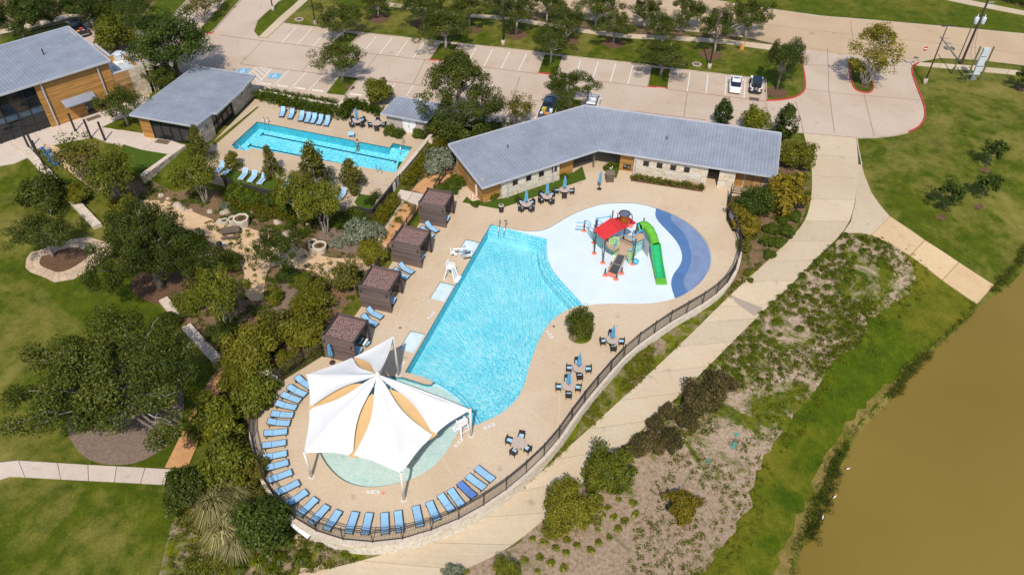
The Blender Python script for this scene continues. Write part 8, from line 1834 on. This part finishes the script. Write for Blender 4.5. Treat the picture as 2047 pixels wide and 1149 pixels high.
t = thing('diving_board_base', 'pale blue starting block at the far edge of the lap pool', 'starting block', W(703, 275)); m_ = MB(); m_.box((0, 0, .62), (.8, .75, .08)); obj('top', m_, 'cushion_blue', t); m_ = MB(); m_.box((.1, .15, .3), (.35, .3, .58)); obj('pedestal', m_, 'umbrella_blue', t); m_ = MB(); m_.box((.38, -.3, .3), (.06, .06, .58)); obj('handle', m_, 'stainless', t); t.name = 'starting_block'

# swimmer at the lap pool edge
def skin_body(name, V, E, Rr, mat, sub=2):
    me = bpy.data.meshes.new(name); me.from_pydata(V, E, []); o = bpy.data.objects.new(name, me); C.objects.link(o)
    md = o.modifiers.new('skin', 'SKIN'); md.use_smooth_shade = True
    for i, r_ in enumerate(Rr): me.skin_vertices[0].data[i].radius = (r_, r_)
    me.skin_vertices[0].data[0].use_root = True
    o.modifiers.new('sub', 'SUBSURF').levels = sub; o.modifiers['sub'].render_levels = sub; me.materials.append(MATS[mat]); return o
SW = W(714, 285.2, -.1)
V_ = [(0, 0, -.55), (0, .02, -.3), (0, .04, -.06), (0, .06, .10), (0, .08, .22), (0, .10, .33), (.19, .06, .08), (.34, .16, -.04), (.30, .36, .10), (.28, .44, .12), (-.19, .06, .08), (-.34, .16, -.04), (-.30, .36, .10), (-.28, .44, .12), (.1, -.05, -.62), (.13, -.22, -.95), (.13, -.5, -1.05), (.13, -.62, -1.05), (-.1, -.05, -.62), (-.13, -.25, -.93), (-.13, -.55, -1.0), (-.13, -.66, -1.0)]
E_ = [(0, 1), (1, 2), (2, 3), (3, 4), (4, 5), (3, 6), (6, 7), (7, 8), (8, 9), (3, 10), (10, 11), (11, 12), (12, 13), (0, 14), (14, 15), (15, 16), (16, 17), (0, 18), (18, 19), (19, 20), (20, 21)]
R_ = [.15, .145, .16, .11, .06, .105, .075, .055, .045, .035, .075, .055, .045, .035, .1, .075, .055, .04, .1, .075, .055, .04]
pr_ = skin_body('person', V_, E_, R_, 'skin'); pr_.location = SW; pr_.rotation_euler = (0, 0, -.1); tag(pr_, 'person with dark hair in the lap pool leaning on its far edge', 'person')
m_ = MB(); m_.smooth = True; m_.lathe([(.03, -.11), (.10, -.08), (.125, .0), (.115, .08), (.05, .14)], (0, .085, .37), 14); obj('hair', m_, 'hair_dark', pr_)
m_ = MB(); m_.lathe([(.155, -.62), (.165, -.5), (.16, -.4)], (0, 0, 0), 14); obj('swimsuit', m_, 'swim_suit', pr_)
for sx in (-.29, .29):
    for k in range(4): m_ = MB(); m_.smooth = True; m_.tube([(sx + (k - 1.5) * .022, .44, .125), (sx + (k - 1.5) * .026, .50 + .01 * (k in (1, 2)), .13), (sx + (k - 1.5) * .027, .535 + .012 * (k in (1, 2)), .12)], [.011, .010, .008], 6); obj('finger', m_, 'skin', pr_)
    m_ = MB(); m_.smooth = True; s_g = 1 if sx < 0 else -1; m_.tube([(sx + s_g * .03, .41, .12), (sx + s_g * .06, .44, .125), (sx + s_g * .065, .47, .12)], [.013, .012, .009], 6); obj('thumb', m_, 'skin', pr_)

# ---- things in the garden
t = thing('garden_table', 'weathered wooden picnic table on the gravel path', 'table', WT(462, 470), .25)
for k in range(5): m_ = MB(); m_.box((0, -.4 + .2 * k, .78), (2.2, .18, .05)); obj('table_board', m_, 'weathered_wood', t)
for y in (-.95, .95): m_ = MB(); m_.box((0, y, .45), (2.1, .32, .06)); obj('bench', m_, 'weathered_wood', t)
for x in (-.85, .85): m_ = MB(); m_.beam((x, -.4, .75), (x, -.75, 0), .08, .1); m_.beam((x, .4, .75), (x, .75, 0), .08, .1); m_.box((x, 0, .4), (.06, 2.0, .08)); obj('trestle', m_, 'weathered_wood', t)
for k, (x, y, s, lb) in enumerate([(469, 448, .6, 'smaller square stone planter left of the round one by the picnic table'), (485, 450, .95, 'large round stone planter with herbs by the picnic table'), (641, 503, .8, 'large round stone planter with herbs at the gravel path fork'), (627, 494, .55, 'smaller stone planter left of the round one at the path fork'), (628, 503, .5, 'low stone planter in front of the pair at the path fork'), (451, 450, .45, 'low pale stone bowl planter near the picnic table')]):
    t = thing('stone_planter', lb, 'planter', WT(x, y), .4 * k, 'stone planters in the garden'); m_ = MB(); m_.lathe([(s * .85, 0), (s, .6 * s + .3), (s, .7 * s + .45), (s * .8, .7 * s + .45), (s * .78, .7 * s + .3)], (0, 0, 0), 8 if k % 2 else 16); obj('pot', m_, 'planter_stone', t)
    m_ = MB(); m_.lathe([(s * .77, .7 * s + .30), (s * .7, .7 * s + .33)], (0, 0, 0), 14); obj('soil', m_, 'mulch', t); o = link('herbs', YUC[k % 2], t, loc=(0, 0, .7 * s + .25)); o.scale = (s * .55,) * 3
t = thing('barbecue', 'black barbecue grill standing by the shaded picnic table', 'barbecue', WT(442, 500), .3); m_ = MB(); m_.cyl((0, 0, 0), .06, .8, 8); obj('stand', m_, 'dark_metal', t); m_ = MB(); m_.lathe([(.05, .75), (.3, .85), (.34, 1.0), (.3, 1.15), (.05, 1.25)], (0, 0, 0), 14); obj('kettle', m_, 'dark_metal', t); m_ = MB(); m_.box((.45, 0, .95), (.35, .3, .03)); obj('shelf', m_, 'white_plastic', t)
def adirondack(x, y, rz, label):
    t = thing('garden_chair', label, 'chair', WT(x, y), rz, 'blue garden chairs')
    for k in range(5): m_ = MB(); m_.slab((.35, -.28 + .115 * k, .38), (.35, -.18 + .115 * k, .38), (-.25, -.18 + .115 * k, .28), (-.25, -.28 + .115 * k, .28), .03); obj('seat_slat', m_, 'chair_blue', t)
    for k in range(5): m_ = MB(); h = .95 - .05 * abs(k - 2); m_.slab((-.22, -.3 + .12 * k, .3), (-.22, -.195 + .12 * k, .3), (-.55, -.195 + .12 * k, h), (-.55, -.3 + .12 * k, h), .03); obj('back_slat', m_, 'chair_blue', t)
    for y_ in (-.38, .38): m_ = MB(); m_.box((.02, y_, .56), (.75, .13, .03)); m_.box((.3, y_, .28), (.08, .06, .55)); m_.beam((.35, y_ * .8, .36), (-.6, y_ * .8, .05), .04, .1); obj('arm', m_, 'chair_blue', t)
for k, (x, y) in enumerate([(96, 306), (104, 318), (112, 330)]): adirondack(x, y, .15 + .1 * k, ['bright blue garden chair nearest the clubhouse plaza', 'middle one of the three bright blue garden chairs', 'bright blue garden chair furthest from the clubhouse plaza'][k])
t = thing('drain_basin', 'black round planter tub half hidden in the wild bed at the bottom', 'tub', WT(609, 1122)); m_ = MB(); m_.lathe([(.36, 0), (.42, .35), (.42, .4), (.34, .4), (.32, .2)], (0, 0, 0), 16); obj('tub', m_, 'dark_metal', t); m_ = MB(); m_.lathe([(.31, .3), (.28, .31)], (0, 0, 0), 14); obj('soil', m_, 'interior_dark', t); t.name = 'plant_tub'
for x, y, lb in ((1472, 868, 'upper green plastic valve lid on the bare slope'), (1468, 886, 'small middle green plastic valve lid on the bare slope'), (1465, 893, 'lower green plastic valve lid on the bare slope'), (1416, 921, 'green plastic valve lid nearest the footpath on the slope')):
    p = WT(x, y, .09); m_ = MB(); m_.box((0, 0, 0), (.5, .32, .07)); tag(obj('valve_lid', m_, 'lid_green', loc=p, rz=.4), lb, 'lid')

# ------------------------------------------------------------------ car park objects
def wheel_set(root, xs, ys, r=.33, w=.22):
    for i, y in enumerate(ys):
        for x in xs:
            m_ = MB(); m_.tube([(x - w / 2, y, r), (x + w / 2, y, r)], r, 16); wo_ = obj('wheel', m_, 'rubber', root)
            m2 = MB(); m2.tube([(x - w / 2 - .012, y, r), (x + w / 2 + .012, y, r)], r * .62, 12); obj('rim', m2, 'wheel_alloy', wo_)
def loft(mb, secs):
    """sections along y: list of (y, [(x, z)...]) half outlines mirrored"""
    rings = [[(-x, y, z) for x, z in reversed(h)] + [(x, y, z) for x, z in h] for y, h in secs]; n = len(rings[0]); vs = [p for r in rings for p in r]; fs = []
    for i in range(len(rings) - 1):
        for k in range(n): k2 = (k + 1) % n; fs.append((i * n + k, i * n + k2, (i + 1) * n + k2, (i + 1) * n + k))
    fs.append(tuple(range(n - 1, -1, -1))); fs.append(tuple((len(rings) - 1) * n + k for k in range(n))); mb.add([tuple(v) for v in vs], [f[::-1] for f in fs])
def sec(w, zb, zt, inset=.12): return [(w * .9, zb), (w, zb + .12), (w, (zb + zt) / 2 + .05), (w - inset * .5, zt - .06), (w - inset, zt)]
def sedan(loc, rz, label, paint):
    t = thing('parked_car', label, 'car', loc, rz); m_ = MB(); m_.smooth = False     # front at +y
    loft(m_, [(-2.4, sec(.72, .38, .72)), (-2.3, sec(.84, .28, .92)), (-1.7, sec(.91, .22, 1.0)), (-.4, sec(.92, .2, .98)), (.9, sec(.92, .2, .95)), (1.8, sec(.89, .22, .86)), (2.25, sec(.8, .3, .74)), (2.42, sec(.62, .38, .62))]); obj('body', m_, paint, t)
    m_ = MB(); loft(m_, [(-1.75, sec(.66, .94, 1.0, .1)), (-1.0, sec(.74, .92, 1.40, .16)), (-.2, sec(.76, .92, 1.46, .17)), (.45, sec(.75, .92, 1.40, .17)), (1.25, sec(.72, .9, .97, .1))]); obj('window_glass', m_, 'car_glass', t)
    m_ = MB(); loft(m_, [(-1.02, [(.3, 1.40), (.57, 1.395), (.58, 1.415)]), (-.9, [(.3, 1.44), (.58, 1.425), (.585, 1.445)]), (-.2, [(.3, 1.50), (.59, 1.465), (.6, 1.49)]), (.42, [(.3, 1.45), (.57, 1.42), (.58, 1.435)])]); m_.box((-.585, -.2, 1.2), (.05, .1, .5)); m_.box((.585, -.2, 1.2), (.05, .1, .5)); obj('roof', m_, paint, t)
    m_ = MB(); m_.box((0, .1, 1.497), (.85, .3, .02)); obj('sunroof', m_, 'car_glass', t)
    for x in (-.66, .66): m_ = MB(); m_.box((x, -2.27, .78), (.34, .14, .15)); obj('tail_light', m_, 'lamp_red', t); m_ = MB(); m_.box((x, 2.22, .66), (.32, .16, .12)); obj('headlight', m_, 'lamp_clear', t); m_ = MB(); m_.box((x * 1.52, .72, 1.0), (.2, .1, .13)); obj('mirror', m_, paint, t)
    m_ = MB(); m_.box((0, -2.39, .55), (.42, .03, .14)); obj('number_plate', m_, 'lamp_clear', t)
    wheel_set(t, (-.8, .8), (-1.42, 1.45)); return t
def offroad(loc, rz, label):
    t = thing('parked_car', label, 'car', loc, rz); m_ = MB()
    loft(m_, [(-1.95, sec(.72, .45, 1.0, .04)), (-1.85, sec(.76, .42, 1.08, .05)), (.75, sec(.77, .42, 1.1, .05)), (.85, sec(.72, .45, 1.06, .06)), (1.95, sec(.62, .5, 1.0, .08)), (2.05, sec(.56, .52, .95, .06))]); obj('body', m_, 'car_white', t)
    m_ = MB(); loft(m_, [(-1.9, sec(.66, 1.08, 1.78, .06)), (-1.8, sec(.7, 1.08, 1.82, .07)), (.1, sec(.7, 1.08, 1.84, .07)), (.62, sec(.68, 1.08, 1.5, .1)), (.8, sec(.66, 1.06, 1.12, .08))]); obj('window_glass', m_, 'car_glass', t)
    m_ = MB(); m_.slab((-.66, -1.85, 1.86), (.66, -1.85, 1.86), (.66, .2, 1.9), (-.66, .2, 1.9), .07); obj('soft_top', m_, 'soft_top', t)
    for x in (-.72, .72): m_ = MB(); m_.box((x, -1.3, 1.06), (.32, 1.0, .08)); m_.box((x, 1.4, .98), (.34, 1.1, .08)); obj('fender', m_, 'car_white', t); m_ = MB(); m_.box((x * .95, -1.97, .9), (.16, .05, .24)); obj('tail_light', m_, 'lamp_red', t); m_ = MB(); m_.box((x * 1.2, .55, 1.25), (.22, .08, .2)); obj('mirror', m_, 'dark_metal', t); m_ = MB(); m_.lathe([(.1, 0), (.1, .03)], (x * .55, 2.05, .8), 10); obj('headlight', m_, 'lamp_clear', t)
    m_ = MB(); m_.tube([(0, -1.98, 1.1), (0, -2.22, 1.1)], .39, 18); w_ = obj('spare_wheel', m_, 'rubber', t); m_ = MB(); m_.tube([(0, -2.2, 1.1), (0, -2.24, 1.1)], .23, 12); obj('rim', m_, 'wheel_alloy', w_)
    m_ = MB(); m_.box((0, -2.08, .52), (1.5, .2, .18)); m_.box((0, 2.15, .55), (1.5, .2, .18)); obj('bumper', m_, 'dark_metal', t); wheel_set(t, (-.78, .78), (-1.3, 1.4), .4, .28); return t
def pickup(loc, rz, label, paint, load):
    t = thing('pickup_truck', label, 'pickup', loc, rz); m_ = MB()
    loft(m_, [(-2.85, sec(.9, .5, 1.0, .04)), (-.6, sec(.98, .42, 1.05, .05))]); m2 = MB()
    b = MB(); b.box((0, -1.75, .55), (1.9, 2.3, .3)); b.box((-.92, -1.75, .9), (.12, 2.3, .55)); b.box((.92, -1.75, .9), (.12, 2.3, .55)); b.box((0, -2.86, .9), (1.9, .1, .55)); b.box((0, -.6, .9), (1.75, .08, .55)); obj('bed', b, paint, t)
    m_ = MB(); loft(m_, [(-.56, sec(.97, .42, 1.12, .05)), (1.2, sec(.98, .42, 1.12, .06)), (1.5, sec(.97, .42, 1.12, .08)), (2.55, sec(.93, .45, 1.05, .12)), (2.8, sec(.82, .5, .95, .1))]); obj('body', m_, paint, t)
    m_ = MB(); loft(m_, [(-.52, sec(.82, 1.12, 1.2, .08)), (-.3, sec(.84, 1.12, 1.76, .14)), (.7, sec(.84, 1.12, 1.82, .15)), (1.55, sec(.8, 1.1, 1.18, .1))]); obj('window_glass', m_, 'car_glass', t); m_ = MB(); m_.slab((-.66, -.28, 1.8), (.66, -.28, 1.8), (.66, .72, 1.87), (-.66, .72, 1.87), .06); obj('roof', m_, paint, t)
    for x in (-.8, .8): m_ = MB(); m_.box((x, -2.9, .95), (.18, .06, .3)); obj('tail_light', m_, 'lamp_red', t); m_ = MB(); m_.box((x * .95, 2.72, .85), (.3, .16, .2)); obj('headlight', m_, 'lamp_clear', t); m_ = MB(); m_.box((x * 1.4, 1.0, 1.22), (.26, .1, .2)); obj('mirror', m_, 'dark_metal', t)
    m_ = MB(); m_.box((0, -2.98, .55), (1.8, .16, .16)); obj('bumper', m_, 'stainless', t); wheel_set(t, (-.84, .84), (-1.75, 1.8), .39, .27)
    M_ = Matrix.Translation(loc) @ Matrix.Rotation(rz, 4, 'Z')
    for nm, x, y, z, s, mt, lb in load: q = M_ @ Vector((x, y, z)); m_ = MB(); m_.box((0, 0, 0), s); m_.box((0, 0, s[2] / 2 + .02), (s[0] * 1.04, s[1] * 1.04, .04)); tag(obj(nm, m_, mt, loc=q, rz=rz + .3 * x), lb, nm.split('_')[-1])
    return t
def wagon(loc, rz, label):
    t = thing('parked_car', label, 'car', loc, rz); m_ = MB(); loft(m_, [(-2.4, sec(.85, .35, .95)), (-2.2, sec(.93, .28, 1.1)), (0, sec(.96, .26, 1.1)), (1.5, sec(.94, .28, 1.05)), (2.3, sec(.85, .32, .9)), (2.45, sec(.7, .4, .75))]); obj('body', m_, 'car_white', t)
    m_ = MB(); loft(m_, [(-2.25, sec(.76, 1.08, 1.2, .06)), (-2.0, sec(.8, 1.08, 1.66, .14)), (-.2, sec(.82, 1.08, 1.74, .15)), (.5, sec(.8, 1.08, 1.68, .15)), (1.45, sec(.76, 1.04, 1.1, .1))]); obj('window_glass', m_, 'car_glass', t)
    m_ = MB(); m_.slab((-.66, -2.0, 1.72), (.66, -2.0, 1.72), (.66, .52, 1.76), (-.66, .52, 1.76), .07); obj('roof', m_, 'car_white', t)
    for x in (-.6, .6): m_ = MB(); m_.beam((x, -1.8, 1.79), (x, .3, 1.82), .05, .05); obj('roof_rail', m_, 'dark_metal', t); m_ = MB(); m_.box((x * 1.25, -2.3, 1.0), (.16, .1, .35)); obj('tail_light', m_, 'lamp_red', t); m_ = MB(); m_.box((x * 1.15, 2.3, .8), (.32, .16, .14)); obj('headlight', m_, 'lamp_clear', t); m_ = MB(); m_.box((x * 1.75, .85, 1.15), (.2, .1, .15)); obj('mirror', m_, 'car_white', t)
    for y in (-1.4, -.2): m_ = MB(); m_.beam((-.6, y, 1.83), (.6, y, 1.83), .05, .04); obj('cross_bar', m_, 'dark_metal', t)
    wheel_set(t, (-.83, .83), (-1.5, 1.5), .36, .24)
SD = rad(77 - 90)
sedan(W(1470, 170, .4).to_2d().to_3d(), SD, 'white saloon car parked beside the white off road car', 'car_white'); offroad(W(1511, 171, .5).to_2d().to_3d(), SD - .02, 'white off road car with dark soft top and spare wheel on its back')
pickup(W(1097, 216, .6).to_2d().to_3d(), SD, 'dark blue pickup with a loaded bed parked behind the bathhouse', 'car_navy', [('yellow_bag', -.45, -1.1, .92, (.55, .6, .4), 'box_yellow', 'yellow bag in the bed of the dark blue pickup'), ('orange_box', .2, -2.3, .9, (.7, .5, .35), 'box_orange', 'orange box by the tailgate of the dark blue pickup'), ('white_box', .55, -1.2, .9, (.4, .5, .35), 'white_plastic', 'white box behind the cab of the dark blue pickup'), ('white_bag', -.6, -2.2, .86, (.35, .45, .3), 'roof_white', 'white bag by the tailgate of the dark blue pickup')])
wagon(W(1184, 208, .6).to_2d().to_3d(), SD, 'white estate car with roof rails half hidden by the bathhouse roof')
A_, B_ = W(174, 78), W(148, 50); pickup(((A_ + B_) / 2 + Vector((-.3, 0, 0))), math.atan2(B_.y - A_.y, B_.x - A_.x) - math.pi / 2, 'black pickup parked at the corner behind the clubhouse roof', 'car_black', [('red_crate', .3, -1.6, .92, (.5, .6, .35), 'red_paint', 'red crate in the bed of the black pickup'), ('tan_box', -.4, -2.2, .88, (.5, .5, .3), 'box_orange', 'tan box in the bed of the black pickup'), ('blue_tub', .4, -2.4, .88, (.4, .4, .3), 'blue_paint', 'blue tub by the tailgate of the black pickup')])
# wheel stops
for k, (x, y) in enumerate([(532, 168.5), (566, 173), (600, 177.5), (636, 182), (712, 190), (840, 200)]):
    p = W(x, y); m_ = MB(); d_ = rad(-13); m_.box((0, 0, .06), (1.8, .16, .12)); m_.box((0, 0, .128), (1.7, .1, .016)); tag(obj('wheel_stop', m_, 'white_paint', loc=p, rz=d_), f'white concrete wheel stop in the {ORD[k]} near bay counted from the pool house', 'wheel stop', 'wheel stops in the near bays')
# lamp posts
for k, (x, y, lb) in enumerate([(1848, 167, 'lamp post on the right lawn beside the red kerb'), (1417.5, 137, 'lamp post on the parking lawn left of the two white cars'), (1005.6, 90, 'lamp post on the parking lawn in the middle'), (630.5, 49, 'lamp post on the left end of the parking lawn'), (546, 21, 'lamp post on the grass median at the picture top')]):
    p = W(x, y, .05); p = p if k == 0 else W(x, y, .1); t = thing('lamp_post', lb, 'lamp post', p, .1, 'tall lamp posts of the car park'); m_ = MB(); m_.smooth = True; m_.cyl((0, 0, -.3), .3, 1.1, 14); obj('footing', m_, 'kerb_concrete', t)
    m_ = MB(); m_.smooth = True; m_.tube([(0, 0, .8), (0, 0, 9.1)], [.11, .075], 10); obj('pole', m_, 'bronze_pole', t)
    for s in ((-1, 1) if k in (1, 2) else (-1, 1)): m_ = MB(); m_.box((s * .55, 0, 9.05), (.55, .3, .12)); m_.beam((s * .06, 0, 9.05), (s * .3, 0, 9.05), .06, .06); obj('lamp_head', m_, 'bronze_pole', t)
# utility poles
t = thing('utility_pole', 'dark wooden utility pole with two grey transformers', 'utility pole', W(1921, 128)); m_ = MB(); m_.tube([(0, 0, -.3), (0, 0, 12.5)], [.19, .13], 10); obj('pole', m_, 'pole_wood', t)
for s in (-1, 1): m_ = MB(); m_.smooth = True; m_.lathe([(.28, 0), (.32, .05), (.32, .95), (.28, 1.0), (.06, 1.1), (.05, 1.45)], (s * .55, -.1, 6.6), 14); obj('transformer', m_, 'utility_grey', t)
m_ = MB(); m_.box((.5, -.05, 9.3), (1.1, .1, .1)); m_.box((.5, -.05, 9.9), (1.0, .06, .06)); [m_.lathe([(.05, 0), (.07, .1), (.03, .25)], (.2 + .3 * k, -.05, 9.35), 8) for k in range(4)]; obj('cross_arm', m_, 'utility_grey', t)
m_ = MB(); m_.box((.6, 0, 11.6), (1.2, .1, .1)); [m_.lathe([(.05, 0), (.08, .12), (.03, .3)], (.3 + .6 * k, 0, 11.65), 8) for k in range(2)]; obj('top_arm', m_, 'utility_grey', t)
t = thing('guy_pole', 'slim green leaning service pole between lamp post and utility pole', 'pole', W(1903, 148)); m_ = MB(); m_.tube([(0, 0, -.2), (.05, .1, 8.4)], [.1, .08], 8); obj('pole', m_, 'green_post', t); m_ = MB(); m_.box((0, 0, .8), (.3, .2, .5)); obj('service_box', m_, 'green_post', t)
t = thing('service_rack', 'grey electrical cabinets on a rack between two green posts', 'utility rack', W(1943, 160)); fx = lambda x, y, z: (x, y, z)
for x, h in ((-.9, 5.4), (1.1, 5.4)): m_ = MB(); m_.tube([(x, 0, -.2), (x, 0, h)], .11, 8); obj('post', m_, 'green_post', t)
for k, (z, h, w_) in enumerate(((1.0, 1.2, .9), (2.45, 1.3, 1.0), (4.0, 1.2, .95))): m_ = MB(); m_.box((.1, -.12, z + h / 2), (w_, .35, h)); obj('cabinet', m_, 'utility_grey', t)
for z in (.9, 2.3, 3.8): m_ = MB(); m_.box((.1, .1, z), (2.2, .06, .08)); obj('strut', m_, 'utility_grey', t)
m_ = MB(); [m_.cyl((-.25 + .16 * k, -.1, 0), .04, 1.0, 6) for k in range(5)]; obj('conduit', m_, 'lift_grey', t)
t = thing('utility_box', 'small green box frame at the foot of the electrical rack', 'utility box', W(1924, 163)); m_ = MB(); m_.box((0, 0, 1.2), (.9, .5, .06)); [m_.box((x, y, .6), (.06, .06, 1.2)) for x in (-.4, .4) for y in (-.2, .2)]; obj('frame', m_, 'green_post', t)
def wire(name, label, pts, r=.022):
    m_ = MB(); m_.smooth = True; m_.tube(spline([Vector(p) for p in pts], 6), r, 5); tag(obj(name, m_, 'dark_metal'), label, 'cable')
u, rk = W(1921, 128), W(1943, 160); wire('service_cable', 'outer drooping black cable from utility pole to electrical rack', [u + Vector((.15, 0, 6.4)), u.lerp(rk, .35) + Vector((.2, 0, 3.4)), u.lerp(rk, .75) + Vector((0, 0, 3.1)), rk + Vector((-.8, 0, 5.1))]); wire('service_cable', 'inner drooping black cable from utility pole to electrical rack', [u + Vector((.1, 0, 5.4)), u.lerp(rk, .4) + Vector((-.2, 0, 2.6)), u.lerp(rk, .8) + Vector((-.1, 0, 2.5)), rk + Vector((-.9, 0, 4.6))])
# no entry sign
t = thing('road_sign', 'red round no entry sign on a thin post at the driveway mouth', 'sign', W(1838.5, 126.5), .1); m_ = MB(); m_.tube([(0, 0, 0), (0, 0, 2.7)], .035, 7); obj('sign_post', m_, 'utility_grey', t)
m_ = MB(); m_.tube([(0, -.05, 2.45), (0, -.075, 2.45)], .40, 24); o = obj('sign_plate', m_, 'red_paint', t); m_ = MB(); m_.box((0, -.085, 2.45), (.58, .012, .15)); obj('bar', m_, 'white_plastic', o); m_ = MB(); m_.tube([(0, -.03, 2.45), (0, -.048, 2.45)], .44, 24); obj('rim', m_, 'white_plastic', o)
# manholes and drain grating
for x, y, lb in ((598, 39.5, 'round manhole lid on the lawn by the left lamp post'), (1393, 129, 'round manhole lid on the lawn by the right lamp post')):
    p = W(x, y, .1); m_ = MB(); m_.lathe([(.75, 0), (.75, .05)], (0, 0, 0), 20); m_.mi = 1; m_.lathe([(.5, .05), (.48, .075)], (0, 0, 0), 18); tag(obj('manhole', m_, ['kerb_concrete', 'iron_lid'], loc=p), lb, 'manhole')
p = W(1507.5, 198.5); t = thing('drain_grate', 'brown drain grate on the pavement behind the white off road car', 'drain', p, SD)
for k in range(9): m_ = MB(); m_.box((-.6 + .15 * k, 0, .02), (.1, .85, .03)); obj('bar', m_, 'box_orange' if False else 'iron_lid', t)
m_ = MB(); m_.box((0, 0, .008), (1.4, .95, .012)); obj('frame', m_, 'play_bronze', t)
p = W(1482, 99, .1); m_ = MB(); m_.box((0, 0, .25), (.6, .5, .5)); m_.box((.05, 0, .6), (.4, .35, .25)); tag(obj('utility_stub', m_, 'box_orange', loc=p), 'tan utility cover on the lawn above the two white cars', 'utility box')
for k, (x, y, lb) in enumerate([(1694, 938, 'white egret at the upper reed patch on the shore'), (1668, 994, 'white egret in the reeds, second along the shore'), (1644, 1035, 'white egret lowest along the reed patch')]):
    p = W(x, y, -2.75); t = thing('egret', lb, 'bird', p, .6 * k, 'white egrets on the shore'); t.scale = (.55,) * 3; m_ = MB(); m_.smooth = True; m_.tube([(-.32, 0, .12), (-.18, 0, .2), (0, 0, .26), (.12, 0, .26), (.2, 0, .32), (.22, 0, .46), (.26, 0, .56), (.31, 0, .57)], [.02, .07, .11, .09, .045, .03, .035, .02], 8); obj('body', m_, 'white_plastic', t); m_ = MB(); m_.tube([(.31, 0, .57), (.43, 0, .54)], [.018, .004], 6); obj('beak', m_, 'box_yellow', t); m_ = MB(); [m_.tube([(0, s, .2), (.02, s, .0), (.0, s, -.2)], .01, 5) for s in (-.04, .04)]; obj('legs', m_, 'dark_metal', t)
